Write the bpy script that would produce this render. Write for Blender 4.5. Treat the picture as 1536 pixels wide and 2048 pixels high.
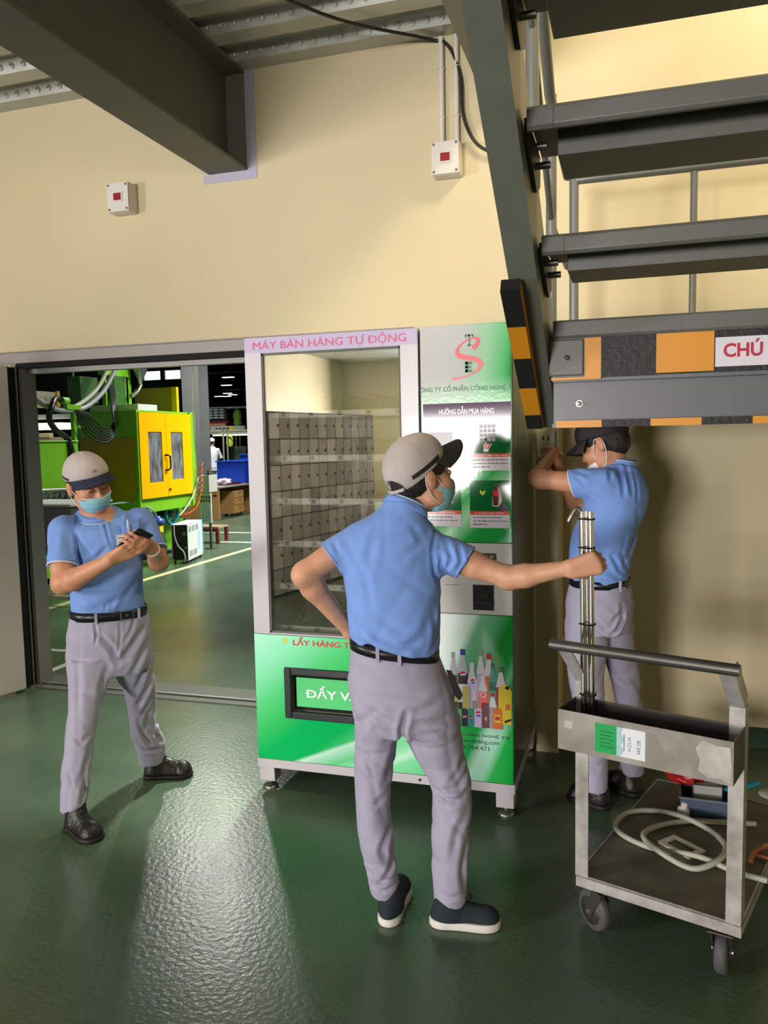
import bpy, bmesh, math, random
import numpy as np
from mathutils import Vector, Matrix, Quaternion

random.seed(7)
PI = math.pi
sc = bpy.context.scene
for _o in list(bpy.data.objects):
    bpy.data.objects.remove(_o)
COL = sc.collection

# ------------------------------------------------------------------ camera
cam_data = bpy.data.cameras.new('camera')
cam = bpy.data.objects.new('camera', cam_data)
COL.objects.link(cam)
cam_data.sensor_fit = 'VERTICAL'
cam_data.sensor_height = 36.0
cam_data.lens = 1590.55 / 2048 * 36.0
cam_data.clip_start = 0.05
cam_data.clip_end = 200
_yaw, _pitch, _roll = 0.300212, -0.0897559, -0.01999
_f = Vector((-math.sin(_yaw), math.cos(_yaw), 0))
_r = Vector((math.cos(_yaw), math.sin(_yaw), 0))
_f2 = _f * math.cos(_pitch) + Vector((0, 0, 1)) * math.sin(_pitch)
_u2 = Vector((0, 0, 1)) * math.cos(_pitch) - _f * math.sin(_pitch)
_r3 = _r * math.cos(_roll) + _u2 * math.sin(_roll)
_u3 = _u2 * math.cos(_roll) - _r * math.sin(_roll)
_m = Matrix((_r3, _u3, -_f2)).transposed().to_4x4()
_m.translation = Vector((0, 0, 1.6))
cam.matrix_world = _m
sc.camera = cam

# ------------------------------------------------------------------ view, world
sc.view_settings.view_transform = 'Standard'
sc.view_settings.look = 'None'
sc.view_settings.gamma = 1.0
sc.view_settings.use_curve_mapping = False
sc.view_settings.exposure = -0.32

world = bpy.data.worlds.new('world')
sc.world = world
world.use_nodes = True
world.node_tree.nodes['Background'].inputs[0].default_value = (0.75, 0.85, 1.0, 1)
world.node_tree.nodes['Background'].inputs[1].default_value = 0.25

sc.cycles.max_bounces = 8
sc.cycles.diffuse_bounces = 3
sc.cycles.glossy_bounces = 4
sc.cycles.transmission_bounces = 6
sc.cycles.transparent_max_bounces = 8
sc.cycles.sample_clamp_indirect = 6.0
sc.cycles.use_denoising = True
sc.cycles.caustics_reflective = False
sc.cycles.caustics_refractive = False


def area(name, loc, target, sx, sy, watts, color=(1, 1, 1), spread=PI):
    d = bpy.data.lights.new(name, 'AREA')
    d.shape = 'RECTANGLE'
    d.size, d.size_y = sx, sy
    d.energy = watts
    d.color = color
    d.spread = spread
    o = bpy.data.objects.new(name, d)
    COL.objects.link(o)
    o.location = loc
    o.rotation_euler = (Vector(target) - Vector(loc)).to_track_quat('-Z', 'Y').to_euler()
    return o


# daylight through the glazed entrance behind the camera
area('daylight_entrance', (-3.9, -13.9, 1.12), (-1.2, 3.3, 1.1), 3.4, 2.1, 2250, (1.0, 0.95, 0.93))
# fluorescent battens under the metal deck; the second is added to brighten the lockers
for _k, (_x, _y) in enumerate(((-3.1, 0.6), (-1.7, -1.9), (-3.4, -6.5), (1.6, -4.5))):
    area('batten_light', (_x, _y, 3.62), (_x, _y, 0), 1.2, 0.12, (15, 30, 30, 32)[_k], (1.0, 0.93, 0.78))
# lamp over the upper storey of the stairwell
area('stairwell_light', (1.9, 2.2, 5.6), (1.0, 4.3, 3.0), 0.8, 0.8, 215, (1.0, 0.87, 0.6))
# fill light added to brighten the deck's underside and the wall
area('deck_fill_light', (-0.9, 0.3, 2.95), (-1.25, 4.3, 3.75), 1.2, 0.1, 7, (1.0, 0.95, 0.85), 1.6)
# high bays of the factory hall
area('high_bay_near', (-2.1, 6.6, 4.6), (-1.75, 3.3, 0), 0.3, 0.3, 55, (0.97, 1.0, 0.93), 1.0)
area('high_bay_glare', (-6.2, 10.7, 5.05), (-3.0, 5.0, 0), 0.3, 0.3, 125, (1.0, 0.98, 0.9))
for _x, _y, _w in ((-3.6, 13.0, 420), (-8.5, 15.5, 300), (-2.6, 10.6, 330), (-12.0, 21.5, 420)):
    area('high_bay', (_x, _y, 5.2), (_x - 2.2, _y - 0.3, 0), 0.9, 0.9, _w, (0.97, 1.0, 0.95), 1.9)
# side light added from the left for the left man, no window there
area('side_light_left', (-7.3, -2.6, 1.7), (-2.0, 2.6, 0.9), 1.6, 1.4, 125, (1.0, 0.96, 0.93), 1.4)


# ------------------------------------------------------------------ helpers
def lin(h):
    if isinstance(h, str):
        h = h.lstrip('#')
        c = [int(h[i:i + 2], 16) / 255 for i in (0, 2, 4)]
    else:
        c = list(h)
    return tuple((v / 12.92 if v <= 0.04045 else ((v + 0.055) / 1.055) ** 2.4) for v in c) + (1,)


_mats = {}


def mat(name, color='888888', rough=0.5, metal=0.0, spec=0.5, coat=0.0, var=0.0, vscale=6.0, bump=0.0, bscale=60.0,
        emit=None, estr=0.0, trans=0.0, ior=1.45, alpha=1.0, rvar=0.0, stretch=(1, 1, 1), color2=None, sheen=0.0):
    if name in _mats:
        return _mats[name]
    m = bpy.data.materials.new(name)
    m.use_nodes = True
    nt = m.node_tree
    b = nt.nodes['Principled BSDF']
    c = lin(color)
    b.inputs['Base Color'].default_value = c
    b.inputs['Roughness'].default_value = rough
    b.inputs['Metallic'].default_value = metal
    b.inputs['Specular IOR Level'].default_value = spec
    b.inputs['Coat Weight'].default_value = coat
    b.inputs['IOR'].default_value = ior
    b.inputs['Transmission Weight'].default_value = trans
    b.inputs['Alpha'].default_value = alpha
    if sheen:
        b.inputs['Sheen Weight'].default_value = sheen
    if emit:
        b.inputs['Emission Color'].default_value = lin(emit)
        b.inputs['Emission Strength'].default_value = estr
    if var or rvar or bump:
        tc = nt.nodes.new('ShaderNodeTexCoord')
        mp = nt.nodes.new('ShaderNodeMapping')
        mp.inputs['Scale'].default_value = stretch
        nt.links.new(tc.outputs['Object'], mp.inputs['Vector'])
    if var or rvar:
        n = nt.nodes.new('ShaderNodeTexNoise')
        n.inputs['Scale'].default_value = vscale
        n.inputs['Detail'].default_value = 5
        nt.links.new(mp.outputs[0], n.inputs['Vector'])
        if var:
            cr = nt.nodes.new('ShaderNodeValToRGB')
            cr.color_ramp.elements[0].position = 0.3
            cr.color_ramp.elements[1].position = 0.7
            lo = lin(color2) if color2 else tuple(v * (1 - var) for v in c[:3]) + (1,)
            hi = c if color2 else tuple(min(1, v * (1 + var)) for v in c[:3]) + (1,)
            cr.color_ramp.elements[0].color = lo
            cr.color_ramp.elements[1].color = hi
            nt.links.new(n.outputs['Fac'], cr.inputs[0])
            nt.links.new(cr.outputs[0], b.inputs['Base Color'])
        if rvar:
            mr = nt.nodes.new('ShaderNodeMapRange')
            mr.inputs['To Min'].default_value = max(0.02, rough - rvar)
            mr.inputs['To Max'].default_value = min(1, rough + rvar)
            mr.inputs['From Min'].default_value = 0.3
            mr.inputs['From Max'].default_value = 0.7
            nt.links.new(n.outputs['Fac'], mr.inputs['Value'])
            nt.links.new(mr.outputs[0], b.inputs['Roughness'])
    if bump:
        n2 = nt.nodes.new('ShaderNodeTexNoise')
        n2.inputs['Scale'].default_value = bscale
        n2.inputs['Detail'].default_value = 3
        nt.links.new(mp.outputs[0], n2.inputs['Vector'])
        bp = nt.nodes.new('ShaderNodeBump')
        bp.inputs['Strength'].default_value = bump
        bp.inputs['Distance'].default_value = 0.01
        nt.links.new(n2.outputs['Fac'], bp.inputs['Height'])
        nt.links.new(bp.outputs[0], b.inputs['Normal'])
    _mats[name] = m
    return m


_MW = {}   # world matrix of every root (parts share their root's frame)


def tag(o, label=None, cat=None, group=None, kind=None):
    if label:
        o['label'] = label
    if cat:
        o['category'] = cat
    if group:
        o['group'] = group
    if kind:
        o['kind'] = kind
    return o


def thing(name, label, cat, loc=(0, 0, 0), rz=0.0, group=None):
    o = bpy.data.objects.new(name, None)
    o.empty_display_size = 0.1
    COL.objects.link(o)
    o.location = loc
    o.rotation_euler = (0, 0, rz)
    _MW[o.name] = Matrix.Translation(Vector(loc)) @ Matrix.Rotation(rz, 4, 'Z')
    return tag(o, label, cat, group)


class MB:
    """collects shapes (in world or local coordinates) into one mesh"""

    def __init__(s):
        s.v, s.f, s.mi, s.sm = [], [], [], []

    def add(s, vs, fs, mi=0, smooth=False, M=None):
        o = len(s.v)
        for p in vs:
            p = Vector(p)
            if M is not None:
                p = M @ p
            s.v.append(p)
        for f in fs:
            s.f.append([i + o for i in f])
            s.mi.append(mi)
            s.sm.append(smooth)
        return s

    def box(s, lo, hi, mi=0, M=None):
        x0, y0, z0 = [min(a, b) for a, b in zip(lo, hi)]
        x1, y1, z1 = [max(a, b) for a, b in zip(lo, hi)]
        vs = [(x0, y0, z0), (x1, y0, z0), (x1, y1, z0), (x0, y1, z0), (x0, y0, z1), (x1, y0, z1), (x1, y1, z1), (x0, y1, z1)]
        fs = [(0, 3, 2, 1), (4, 5, 6, 7), (0, 1, 5, 4), (1, 2, 6, 5), (2, 3, 7, 6), (3, 0, 4, 7)]
        return s.add(vs, fs, mi, False, M)

    def quad(s, a, b, c, d, mi=0):
        return s.add([a, b, c, d], [(0, 1, 2, 3)], mi)

    def prism(s, poly, axis, lo, hi, mi=0, M=None):
        """poly: 2D outline; axis 'x' -> (y,z), 'y' -> (x,z), 'z' -> (x,y)"""
        def P(p, t):
            return {'x': (t, p[0], p[1]), 'y': (p[0], t, p[1]), 'z': (p[0], p[1], t)}[axis]
        n = len(poly)
        vs = [P(p, lo) for p in poly] + [P(p, hi) for p in poly]
        fs = [tuple(range(n)), tuple(range(2 * n - 1, n - 1, -1))]
        for i in range(n):
            j = (i + 1) % n
            fs.append((i, i + n, j + n, j))
        return s.add(vs, fs, mi, False, M)

    def tube(s, path, r, mi=0, n=10, M=None, cap=True, smooth=True, closed=False):
        path = [Vector(p) for p in path]
        m = len(path)
        rs = r if isinstance(r, (list, tuple)) else [r] * m
        vs, fs = [], []
        T = []
        for i in range(m):
            if closed:
                t = path[(i + 1) % m] - path[(i - 1) % m]
            else:
                t = path[min(i + 1, m - 1)] - path[max(i - 1, 0)]
            T.append(t.normalized() if t.length > 1e-9 else Vector((0, 0, 1)))
        nrm = T[0].orthogonal().normalized()
        for i in range(m):
            if i:
                q = T[i - 1].rotation_difference(T[i])
                nrm = (q @ nrm).normalized()
                nrm = (nrm - T[i] * nrm.dot(T[i])).normalized()
            bn = T[i].cross(nrm)
            for k in range(n):
                a = 2 * PI * k / n
                vs.append(path[i] + (nrm * math.cos(a) + bn * math.sin(a)) * rs[i])
        for i in range(m if closed else m - 1):
            j = (i + 1) % m
            for k in range(n):
                l = (k + 1) % n
                fs.append((i * n + k, i * n + l, j * n + l, j * n + k))
        s.add(vs, fs, mi, smooth, M)
        if cap and not closed:
            s.add(vs[:n], [tuple(range(n - 1, -1, -1))], mi, False, M)
            s.add(vs[-n:], [tuple(range(n))], mi, False, M)
        return s

    def cyl(s, a, b, r, mi=0, n=20, M=None, r2=None):
        return s.tube([a, b], [r, r if r2 is None else r2], mi, n, M)

    def lathe(s, prof, base=(0, 0, 0), axis=(0, 0, 1), mi=0, n=24, M=None, smooth=True):
        ax = Vector(axis).normalized()
        e1 = ax.orthogonal().normalized()
        e2 = ax.cross(e1)
        b = Vector(base)
        vs, fs = [], []
        for (r, h) in prof:
            for k in range(n):
                a = 2 * PI * k / n
                vs.append(b + ax * h + (e1 * math.cos(a) + e2 * math.sin(a)) * r)
        for i in range(len(prof) - 1):
            for k in range(n):
                l = (k + 1) % n
                fs.append((i * n + k, i * n + l, (i + 1) * n + l, (i + 1) * n + k))
        s.add(vs, fs, mi, smooth, M)
        s.add(vs[:n], [tuple(range(n - 1, -1, -1))], mi, False, M)
        s.add(vs[-n:], [tuple(range(n))], mi, False, M)
        return s

    def text(s, body, x0, x1, z0, z1, y, mi=0, M=None, depth=0.0, cjk=False, stretch=True, bold=0.0, align='fill'):
        """lettering in the plane y=const read from -y: fills the box x0..x1, z0..z1"""
        cu = bpy.data.curves.new('t', 'FONT')
        cu.body = body.replace('Đ', 'D')
        cu.resolution_u = 3
        cu.offset = bold
        ob = bpy.data.objects.new('t', cu)
        COL.objects.link(ob)
        dg = bpy.context.evaluated_depsgraph_get()
        me = bpy.data.meshes.new_from_object(ob.evaluated_get(dg))
        co = [v.co.copy() for v in me.vertices]
        if co:
            ax, bx = min(c.x for c in co), max(c.x for c in co)
            ay, by = min(c.y for c in co), max(c.y for c in co)
            kx = (x1 - x0) / max(bx - ax, 1e-6)
            kz = (z1 - z0) / max(by - ay, 1e-6)
            vs = [(x0 + (c.x - ax) * kx, y, z0 + (c.y - ay) * kz) for c in co]
            s.add(vs, [tuple(p.vertices) for p in me.polygons], mi, False, M)
        # the bar of each barred D, placed from the advance of the letters before it
        if 'Đ' in body and co:
            def extent(t):
                cu.body = t
                ob.update_tag()
                m2 = bpy.data.meshes.new_from_object(ob.evaluated_get(bpy.context.evaluated_depsgraph_get()))
                e = (min(v.co.x for v in m2.vertices), max(v.co.x for v in m2.vertices), max(v.co.y for v in m2.vertices))
                bpy.data.meshes.remove(m2)
                return e
            d0, d1, dh = extent('D')
            for i, ch in enumerate(body):
                if ch == 'Đ':
                    right = extent(body[:i + 1].replace('Đ', 'D'))[1]
                    left = right - (d1 - d0)
                    bx0, bx1 = left - 0.16 * (d1 - d0), left + 0.48 * (d1 - d0)
                    bz0, bz1 = dh * 0.455, dh * 0.555
                    s.add([(x0 + (q - ax) * kx, y - 0.0003, z0 + (w - ay) * kz) for q, w in ((bx0, bz0), (bx1, bz0), (bx1, bz1), (bx0, bz1))], [(0, 1, 2, 3)], mi, False, M)
        bpy.data.objects.remove(ob)
        bpy.data.curves.remove(cu)
        bpy.data.meshes.remove(me)
        return s

    def mesh(s, name, mats, Minv=None):
        me = bpy.data.meshes.new(name)
        vs = [tuple(Minv @ p) if Minv is not None else tuple(p) for p in s.v]
        me.from_pydata(vs, [], s.f)
        for m in (mats if isinstance(mats, (list, tuple)) else [mats]):
            me.materials.append(m)
        me.polygons.foreach_set('material_index', s.mi)
        me.polygons.foreach_set('use_smooth', s.sm)
        me.update()
        return me

    def build(s, name, mats, parent=None, bevel=0.0, local=False, segs=2, fixn=True):
        Minv = None
        R = None
        if parent is not None:
            R = _MW[parent.name]
            if not local:
                Minv = R.inverted()
        me = s.mesh(name, mats, Minv)
        if fixn:
            bm = bmesh.new()
            bm.from_mesh(me)
            bmesh.ops.recalc_face_normals(bm, faces=bm.faces)
            bm.to_mesh(me)
            bm.free()
        o = bpy.data.objects.new(name, me)
        COL.objects.link(o)
        if parent is not None:
            o.parent = parent
            _MW[o.name] = R
        else:
            _MW[o.name] = Matrix.Identity(4)
        if bevel:
            b = o.modifiers.new('bevel', 'BEVEL')
            b.width = bevel
            b.segments = segs
            b.limit_method = 'ANGLE'
            b.angle_limit = 0.6
        return o


def struct(name, mb, mats, bevel=0.0):
    o = mb.build(name, mats, None, bevel)
    o['kind'] = 'structure'
    return o


def origin_to(o, loc):
    """move a top-level mesh's origin to loc without moving the mesh"""
    o.data.transform(Matrix.Translation(-Vector(loc)))
    o.location = loc
    _MW[o.name] = Matrix.Translation(Vector(loc))
    return o


def copy_tree(o, parent=None):
    c = o.copy()
    COL.objects.link(c)
    if parent is not None:
        c.parent = parent
        _MW[c.name] = _MW[parent.name]
    else:
        _MW[c.name] = _MW[o.name].copy()
    for ch in list(o.children):
        copy_tree(ch, c)
    return c


def arc(c, r, a0, a1, n, u=(1, 0, 0), v=(0, 0, 1)):
    c, u, v = Vector(c), Vector(u), Vector(v)
    return [c + (u * math.cos(a0 + (a1 - a0) * i / (n - 1)) + v * math.sin(a0 + (a1 - a0) * i / (n - 1))) * r for i in range(n)]


def smooth_path(pts, n=8):
    """Catmull-Rom through the points"""
    P = [Vector(p) for p in pts]
    P = [P[0] * 2 - P[1]] + P + [P[-1] * 2 - P[-2]]
    out = []
    for i in range(1, len(P) - 2):
        for k in range(n):
            t = k / n
            a, b, c, d = P[i - 1], P[i], P[i + 1], P[i + 2]
            out.append(0.5 * ((2 * b) + (c - a) * t + (2 * a - 5 * b + 4 * c - d) * t * t + (3 * b - a - 3 * c + d) * t ** 3))
    out.append(P[-2])
    return out


# ------------------------------------------------------------------ setting
WY = 4.32      # front face of the back wall
DECK = 3.72    # underside of the metal deck

# epoxy floor: green, glossy, a little cloudy and orange-peeled
def floor_material():
    m = bpy.data.materials.new('green_epoxy')
    m.use_nodes = True
    nt = m.node_tree
    b = nt.nodes['Principled BSDF']
    tc = nt.nodes.new('ShaderNodeTexCoord')
    n1 = nt.nodes.new('ShaderNodeTexNoise')
    n1.inputs['Scale'].default_value = 1.3
    n1.inputs['Detail'].default_value = 8
    n1.inputs['Roughness'].default_value = 0.65
    nt.links.new(tc.outputs['Object'], n1.inputs['Vector'])
    cr = nt.nodes.new('ShaderNodeValToRGB')
    cr.color_ramp.elements[0].position = 0.3
    cr.color_ramp.elements[1].position = 0.72
    cr.color_ramp.elements[0].color = lin('465b47')
    cr.color_ramp.elements[1].color = lin('596c56')
    nt.links.new(n1.outputs['Fac'], cr.inputs[0])
    # dark scuffs
    n3 = nt.nodes.new('ShaderNodeTexNoise')
    n3.inputs['Scale'].default_value = 55
    n3.inputs['Detail'].default_value = 4
    nt.links.new(tc.outputs['Object'], n3.inputs['Vector'])
    cr3 = nt.nodes.new('ShaderNodeValToRGB')
    cr3.color_ramp.elements[0].position = 0.25
    cr3.color_ramp.elements[1].position = 0.36
    cr3.color_ramp.elements[0].color = (0.55, 0.55, 0.55, 1)
    cr3.color_ramp.elements[1].color = (1, 1, 1, 1)
    nt.links.new(n3.outputs['Fac'], cr3.inputs[0])
    mx = nt.nodes.new('ShaderNodeMix')
    mx.data_type = 'RGBA'
    mx.blend_type = 'MULTIPLY'
    mx.inputs[0].default_value = 1.0
    nt.links.new(cr.outputs[0], mx.inputs[6])
    nt.links.new(cr3.outputs[0], mx.inputs[7])
    nt.links.new(mx.outputs[2], b.inputs['Base Color'])
    mr = nt.nodes.new('ShaderNodeMapRange')
    mr.inputs['From Min'].default_value = 0.3
    mr.inputs['From Max'].default_value = 0.7
    mr.inputs['To Min'].default_value = 0.19
    mr.inputs['To Max'].default_value = 0.31
    n4 = nt.nodes.new('ShaderNodeTexNoise')
    n4.inputs['Scale'].default_value = 0.9
    n4.inputs['Detail'].default_value = 1.5
    nt.links.new(tc.outputs['Object'], n4.inputs['Vector'])
    nt.links.new(n4.outputs['Fac'], mr.inputs['Value'])
    nt.links.new(mr.outputs[0], b.inputs['Roughness'])
    n2 = nt.nodes.new('ShaderNodeTexNoise')
    n2.inputs['Scale'].default_value = 52
    n2.inputs['Detail'].default_value = 4
    nt.links.new(tc.outputs['Object'], n2.inputs['Vector'])
    bp = nt.nodes.new('ShaderNodeBump')
    bp.inputs['Strength'].default_value = 0.22
    bp.inputs['Distance'].default_value = 0.006
    nt.links.new(n2.outputs['Fac'], bp.inputs['Height'])
    nt.links.new(bp.outputs[0], b.inputs['Normal'])
    b.inputs['Specular IOR Level'].default_value = 0.5
    return m


FLOOR = floor_material()
WALL = mat('cream_wall_paint', 'cfc19d', 0.6, var=0.03, vscale=1.5, bump=0.05, bscale=90)
WALL2 = mat('factory_wall_paint', '6c7372', 0.7, var=0.06, vscale=2)
GALV = mat('galvanised_deck', 'b4b6b0', 0.34, 0.4, var=0.12, vscale=5, rvar=0.08)
GREYP = mat('grey_gloss_paint', '73746c', 0.42, var=0.05, vscale=8)
DGREY = mat('dark_grey_paint', '55584f', 0.5, var=0.06, vscale=7, bump=0.05, bscale=120)
FRAMEP = mat('door_frame_paint', '8d8b88', 0.45, 0.2, var=0.05, vscale=4)
LEAFP = mat('door_leaf_paint', 'cfc4c0', 0.5, var=0.03)
BLACK = mat('black_gap', '0b0b0b', 0.8)
ALU = mat('brushed_aluminium', 'a9aaa8', 0.35, 0.8)
DARKCEIL = mat('factory_dark_ceiling', '141516', 0.9)

struct('floor', MB().box((-52, -15, -0.1), (5.6, 63, 0)), FLOOR)

# the back wall with the doorway cut out, as one solid
dx0, dx1, dz1, wt = -3.83, -1.15, 2.20, 0.12
w = MB()
w.box((-7.5, WY, 0), (dx0, WY + wt, 7.0))
w.box((dx1, WY, 0), (5.5, WY + wt, 7.0))
w.box((dx0, WY, dz1), (dx1, WY + wt, 7.0))
struct('wall_back', w, WALL)
# room behind the camera (seen in the glossy fronts)
struct('wall_left', MB().box((-7.6, -14.2, 0), (-7.5, WY, DECK)), WALL)
w = MB()
w.box((-7.5, -14.2, 0), (-5.7, -14.1, DECK)); w.box((-2.1, -14.2, 0), (5.5, -14.1, DECK)); w.box((-5.7, -14.2, 2.2), (-2.1, -14.1, DECK))
struct('wall_rear', w, WALL)
struct('wall_right', MB().box((5.5, -14.2, 0), (5.6, WY + wt, 7.0)), WALL)
# upper storey of the stairwell
struct('wall_stairwell', MB().box((-0.45, -1.2, DECK + 0.16), (5.5, -1.1, 7.0)).box((-0.5, -1.2, DECK + 0.16), (-0.4, WY, 7.0)), WALL)
struct('ceiling_stairwell', MB().box((-0.5, -1.2, 6.95), (5.5, WY, 7.05)), WALL)

# dark green skirting on the right part of the wall
struct('baseboard_back', MB().box((-1.15, WY - 0.012, 0), (5.5, WY, 0.105)), mat('dark_green_skirting', '2c4433', 0.3))

# corrugated galvanised deck: trapezoid ribs running along the wall
def deck(x0, x1, y0, y1):
    m = MB()
    prof = []
    y = y1
    pitch = 0.30
    while y > y0:
        prof += [(y, DECK), (y - 0.115, DECK), (y - 0.15, DECK + 0.062), (y - 0.265, DECK + 0.062)]
        y -= pitch
    prof.append((y, DECK))
    top = [(prof[-1][0], DECK + 0.15), (prof[0][0], DECK + 0.15)]
    m.prism(prof + top, 'x', x0, x1)
    return m


d = deck(-7.5, -0.38, -14.0, WY)
# dimples rolled into the sloped sides, near the wall where they show
for k in range(0, 9):
    yc = WY - 0.1325 - 0.30 * k
    for sgn, yy in ((1, yc), (-1, yc - 0.15)):
        if sgn < 0:
            continue
        x = -4.6
        while x < -0.45:
            nrm = Vector((0, -0.87, -0.49)) if sgn > 0 else Vector((0, 0.87, -0.49))
            c = Vector((x, yy, DECK + 0.031))
            d.lathe([(0.0175, -0.002), (0.0165, 0.004), (0.011, 0.0055), (0.0095, 0.002), (0.001, 0.001)], c, nrm, n=12)
            x += 0.078
struct('ceiling', d, GALV)
struct('ceiling_right', MB().box((-0.38, -14, DECK), (5.5, -1.2, DECK + 0.16)), GALV)

# doorway trim: jambs, header with its black track gap, floor track
t = MB()
t.box((dx0 - 0.035, WY - 0.012, 0), (dx0 + 0.0, WY + wt + 0.01, dz1 - 0.06))
t.box((dx0, WY + 0.012, 0), (dx0 + 0.03, WY + wt + 0.02, dz1 - 0.06))
struct('trim_1', t, FRAMEP, 0.003)
t = MB()
t.box((-4.6, WY - 0.02, dz1 - 0.055), (dx1, WY + 0.0, dz1 + 0.012))
t.box((-4.6, WY - 0.028, dz1 + 0.012), (dx1, WY, dz1 + 0.02))
struct('trim_2', t, mat('header_paint', '9f9894', 0.5), 0.003)
struct('trim_3', MB().box((dx0, WY + 0.0, dz1 - 0.085), (dx1, WY + wt, dz1), 1).box((dx0, WY + 0.07, dz1 - 0.115), (dx1, WY + wt + 0.01, dz1 - 0.085), 0), [FRAMEP, BLACK])
t = MB()
t.box((-4.2, WY - 0.06, 0), (dx1, WY + 0.0, 0.008), 0)
t.box((-4.2, WY + 0.0, 0), (dx1, WY + 0.035, 0.006), 1)
t.box((-4.2, WY + 0.035, 0), (dx1, WY + 0.05, 0.01), 2)
t.box((-4.2, WY + 0.05, 0), (dx1, WY + 0.24, 0.004), 0)
struct('trim_4', t, [mat('track_steel', '5d6154', 0.5, 0.2), BLACK, ALU])
# door leaf folded out towards the room
leaf = MB()
leafM = Matrix.Translation((-3.805, 4.195, 0)) @ Matrix.Rotation(math.radians(-107), 4, 'Z')
leaf.box((0.0, -0.02, 0.02), (1.1, 0.02, 2.12), 0, leafM)
leaf.box((-0.004, -0.022, 0.02), (0.0, 0.022, 2.12), 1, leafM)
leaf.box((-3.9, 4.215, 0.0), (-3.832, 4.306, 2.12), 1)  # filler post painted black to give the dark gap by the jamb
door = struct('door_1', leaf, [LEAFP, BLACK], 0.003)

# entrance far behind the camera (mirrored in the glass)
e = MB()
for x in (-5.7, -4.5, -3.3, -2.16):
    e.box((x, -14.12, 0), (x + 0.06, -14.06, 2.2))
for z in (0.0, 1.0, 2.14):
    e.box((-5.7, -14.12, z), (-2.1, -14.06, z + 0.06))
struct('window_1', e, mat('white_window_frame', 'd8d8d8', 0.4))

# ------------------------------------------------------------------ roof beam with end stiffener and cut-out edge
beam = thing('steel_beam', 'heavy dark grey steel I-beam running from the cream wall overhead at upper left', 'beam', (-2.235, WY, 3.17))
bx, hw, bz0, bz1 = -2.245, 0.125, 3.17, 3.72
b = MB()
b.box((bx - hw, -3.0, bz0), (bx + hw, WY, bz0 + 0.018))
b.box((bx - hw, -3.0, bz1 - 0.018), (bx + hw, WY, bz1))
b.box((bx - 0.008, -3.0, bz0 + 0.018), (bx + 0.008, WY, bz1 - 0.018))
b.build('beam_section', DGREY, beam, 0.003)
b = MB()
b.box((bx + 0.008, WY - 0.012, bz0 + 0.018), (bx + hw - 0.004, WY - 0.001, bz1 - 0.018))
b.box((bx - hw + 0.004, WY - 0.012, bz0 + 0.018), (bx - 0.008, WY - 0.001, bz1 - 0.018))
b.build('end_plate', GREYP, beam)
b = MB()
b.box((bx - hw - 0.035, WY - 0.004, bz0 - 0.05), (bx + hw + 0.06, WY, bz0))
b.box((bx + hw, WY - 0.004, bz0), (bx + hw + 0.06, WY, bz1))
b.build('sealing_collar', mat('lilac_sealant', 'b3aec2', 0.6), beam)

# deck edge beam along the stairwell
eb = MB()
eb.prism([(-0.755, 3.40), (-0.56, 3.40), (-0.56, 3.415), (-0.65, 3.42), (-0.65, 3.69), (-0.56, 3.70), (-0.56, 3.72), (-0.755, 3.72), (-0.755, 3.70), (-0.665, 3.69), (-0.665, 3.42), (-0.755, 3.415)], 'y', -1.2, WY)
o = eb.build('edge_beam', GREYP, None, 0.002)
origin_to(o, (-0.66, WY, 3.4))
tag(o, 'grey steel edge beam of the deck ending behind the stair stringer', 'beam')

# ------------------------------------------------------------------ boxes and conduits on the wall
def junction_box(x, z, label):
    t = thing('junction_box', label, 'electrical box', (x, WY, z), 0, 'white boxes with a red indicator')
    m = MB().box((x - 0.075, WY - 0.085, z - 0.085), (x + 0.075, WY, z + 0.085))
    m.build('box_body', mat('white_plastic', 'd9d4cc', 0.4), t, 0.008)
    c = MB().box((x - 0.073, WY - 0.096, z - 0.083), (x + 0.073, WY - 0.086, z + 0.083))
    for sx in (-1, 1):
        for sz in (-1, 1):
            c.cyl((x + sx * 0.06, WY - 0.099, z + sz * 0.07), (x + sx * 0.06, WY - 0.095, z + sz * 0.07), 0.007, 1, 10)
    c.build('cover', [mat('white_plastic'), mat('screw_grey', '6d6a66', 0.4, 0.6)], t, 0.004)
    i = MB().box((x - 0.038, WY - 0.101, z - 0.03), (x + 0.034, WY - 0.096, z + 0.034), 0)
    i.box((x - 0.024, WY - 0.104, z - 0.02), (x + 0.026, WY - 0.1005, z + 0.022), 1)
    i.build('indicator', [mat('white_plastic'), mat('dark_red_lens', '8e1220', 0.25)], t, 0.0015)
    return t


junction_box(-2.935, 3.08, 'white square electrical box alone on the cream wall above the doorway')
junction_box(-0.935, 3.07, 'white square electrical box below two conduits, near the stairs')
for dx, lab in ((-0.965, 'left of two thin white conduits dropping to the electrical box by the stairs'),
                (-0.885, 'right of two thin white conduits dropping to the electrical box by the stairs')):
    m = MB().tube([(dx, WY - 0.02, 3.165), (dx, WY - 0.02, DECK - 0.012)], 0.014, n=12)
    for z in (3.3, 3.55):
        m.tube(arc((dx, WY - 0.02, z), 0.0165, 0, 2 * PI, 13, (1, 0, 0), (0, 1, 0)), 0.003, n=6)
    o = m.build('conduit', mat('conduit_grey', 'd9d3c8', 0.45))
    origin_to(o, (dx, WY - 0.02, 3.165))
    tag(o, lab, 'conduit')
o = MB().tube(smooth_path([(-2.02, 2.2, 3.70), (-1.85, 3.0, 3.67), (-1.45, 3.8, 3.67), (-1.05, 4.26, 3.70), (-0.93, 4.29, 3.66), (-0.865, 4.295, 3.5), (-0.85, 4.295, 3.3), (-0.80, 4.295, 3.17), (-0.72, 4.295, 3.1), (-0.6, 4.295, 3.08), (-0.5, 4.295, 3.08)], 8), 0.0085, n=8).build('cable', mat('black_cable', '26241f', 0.5))
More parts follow.
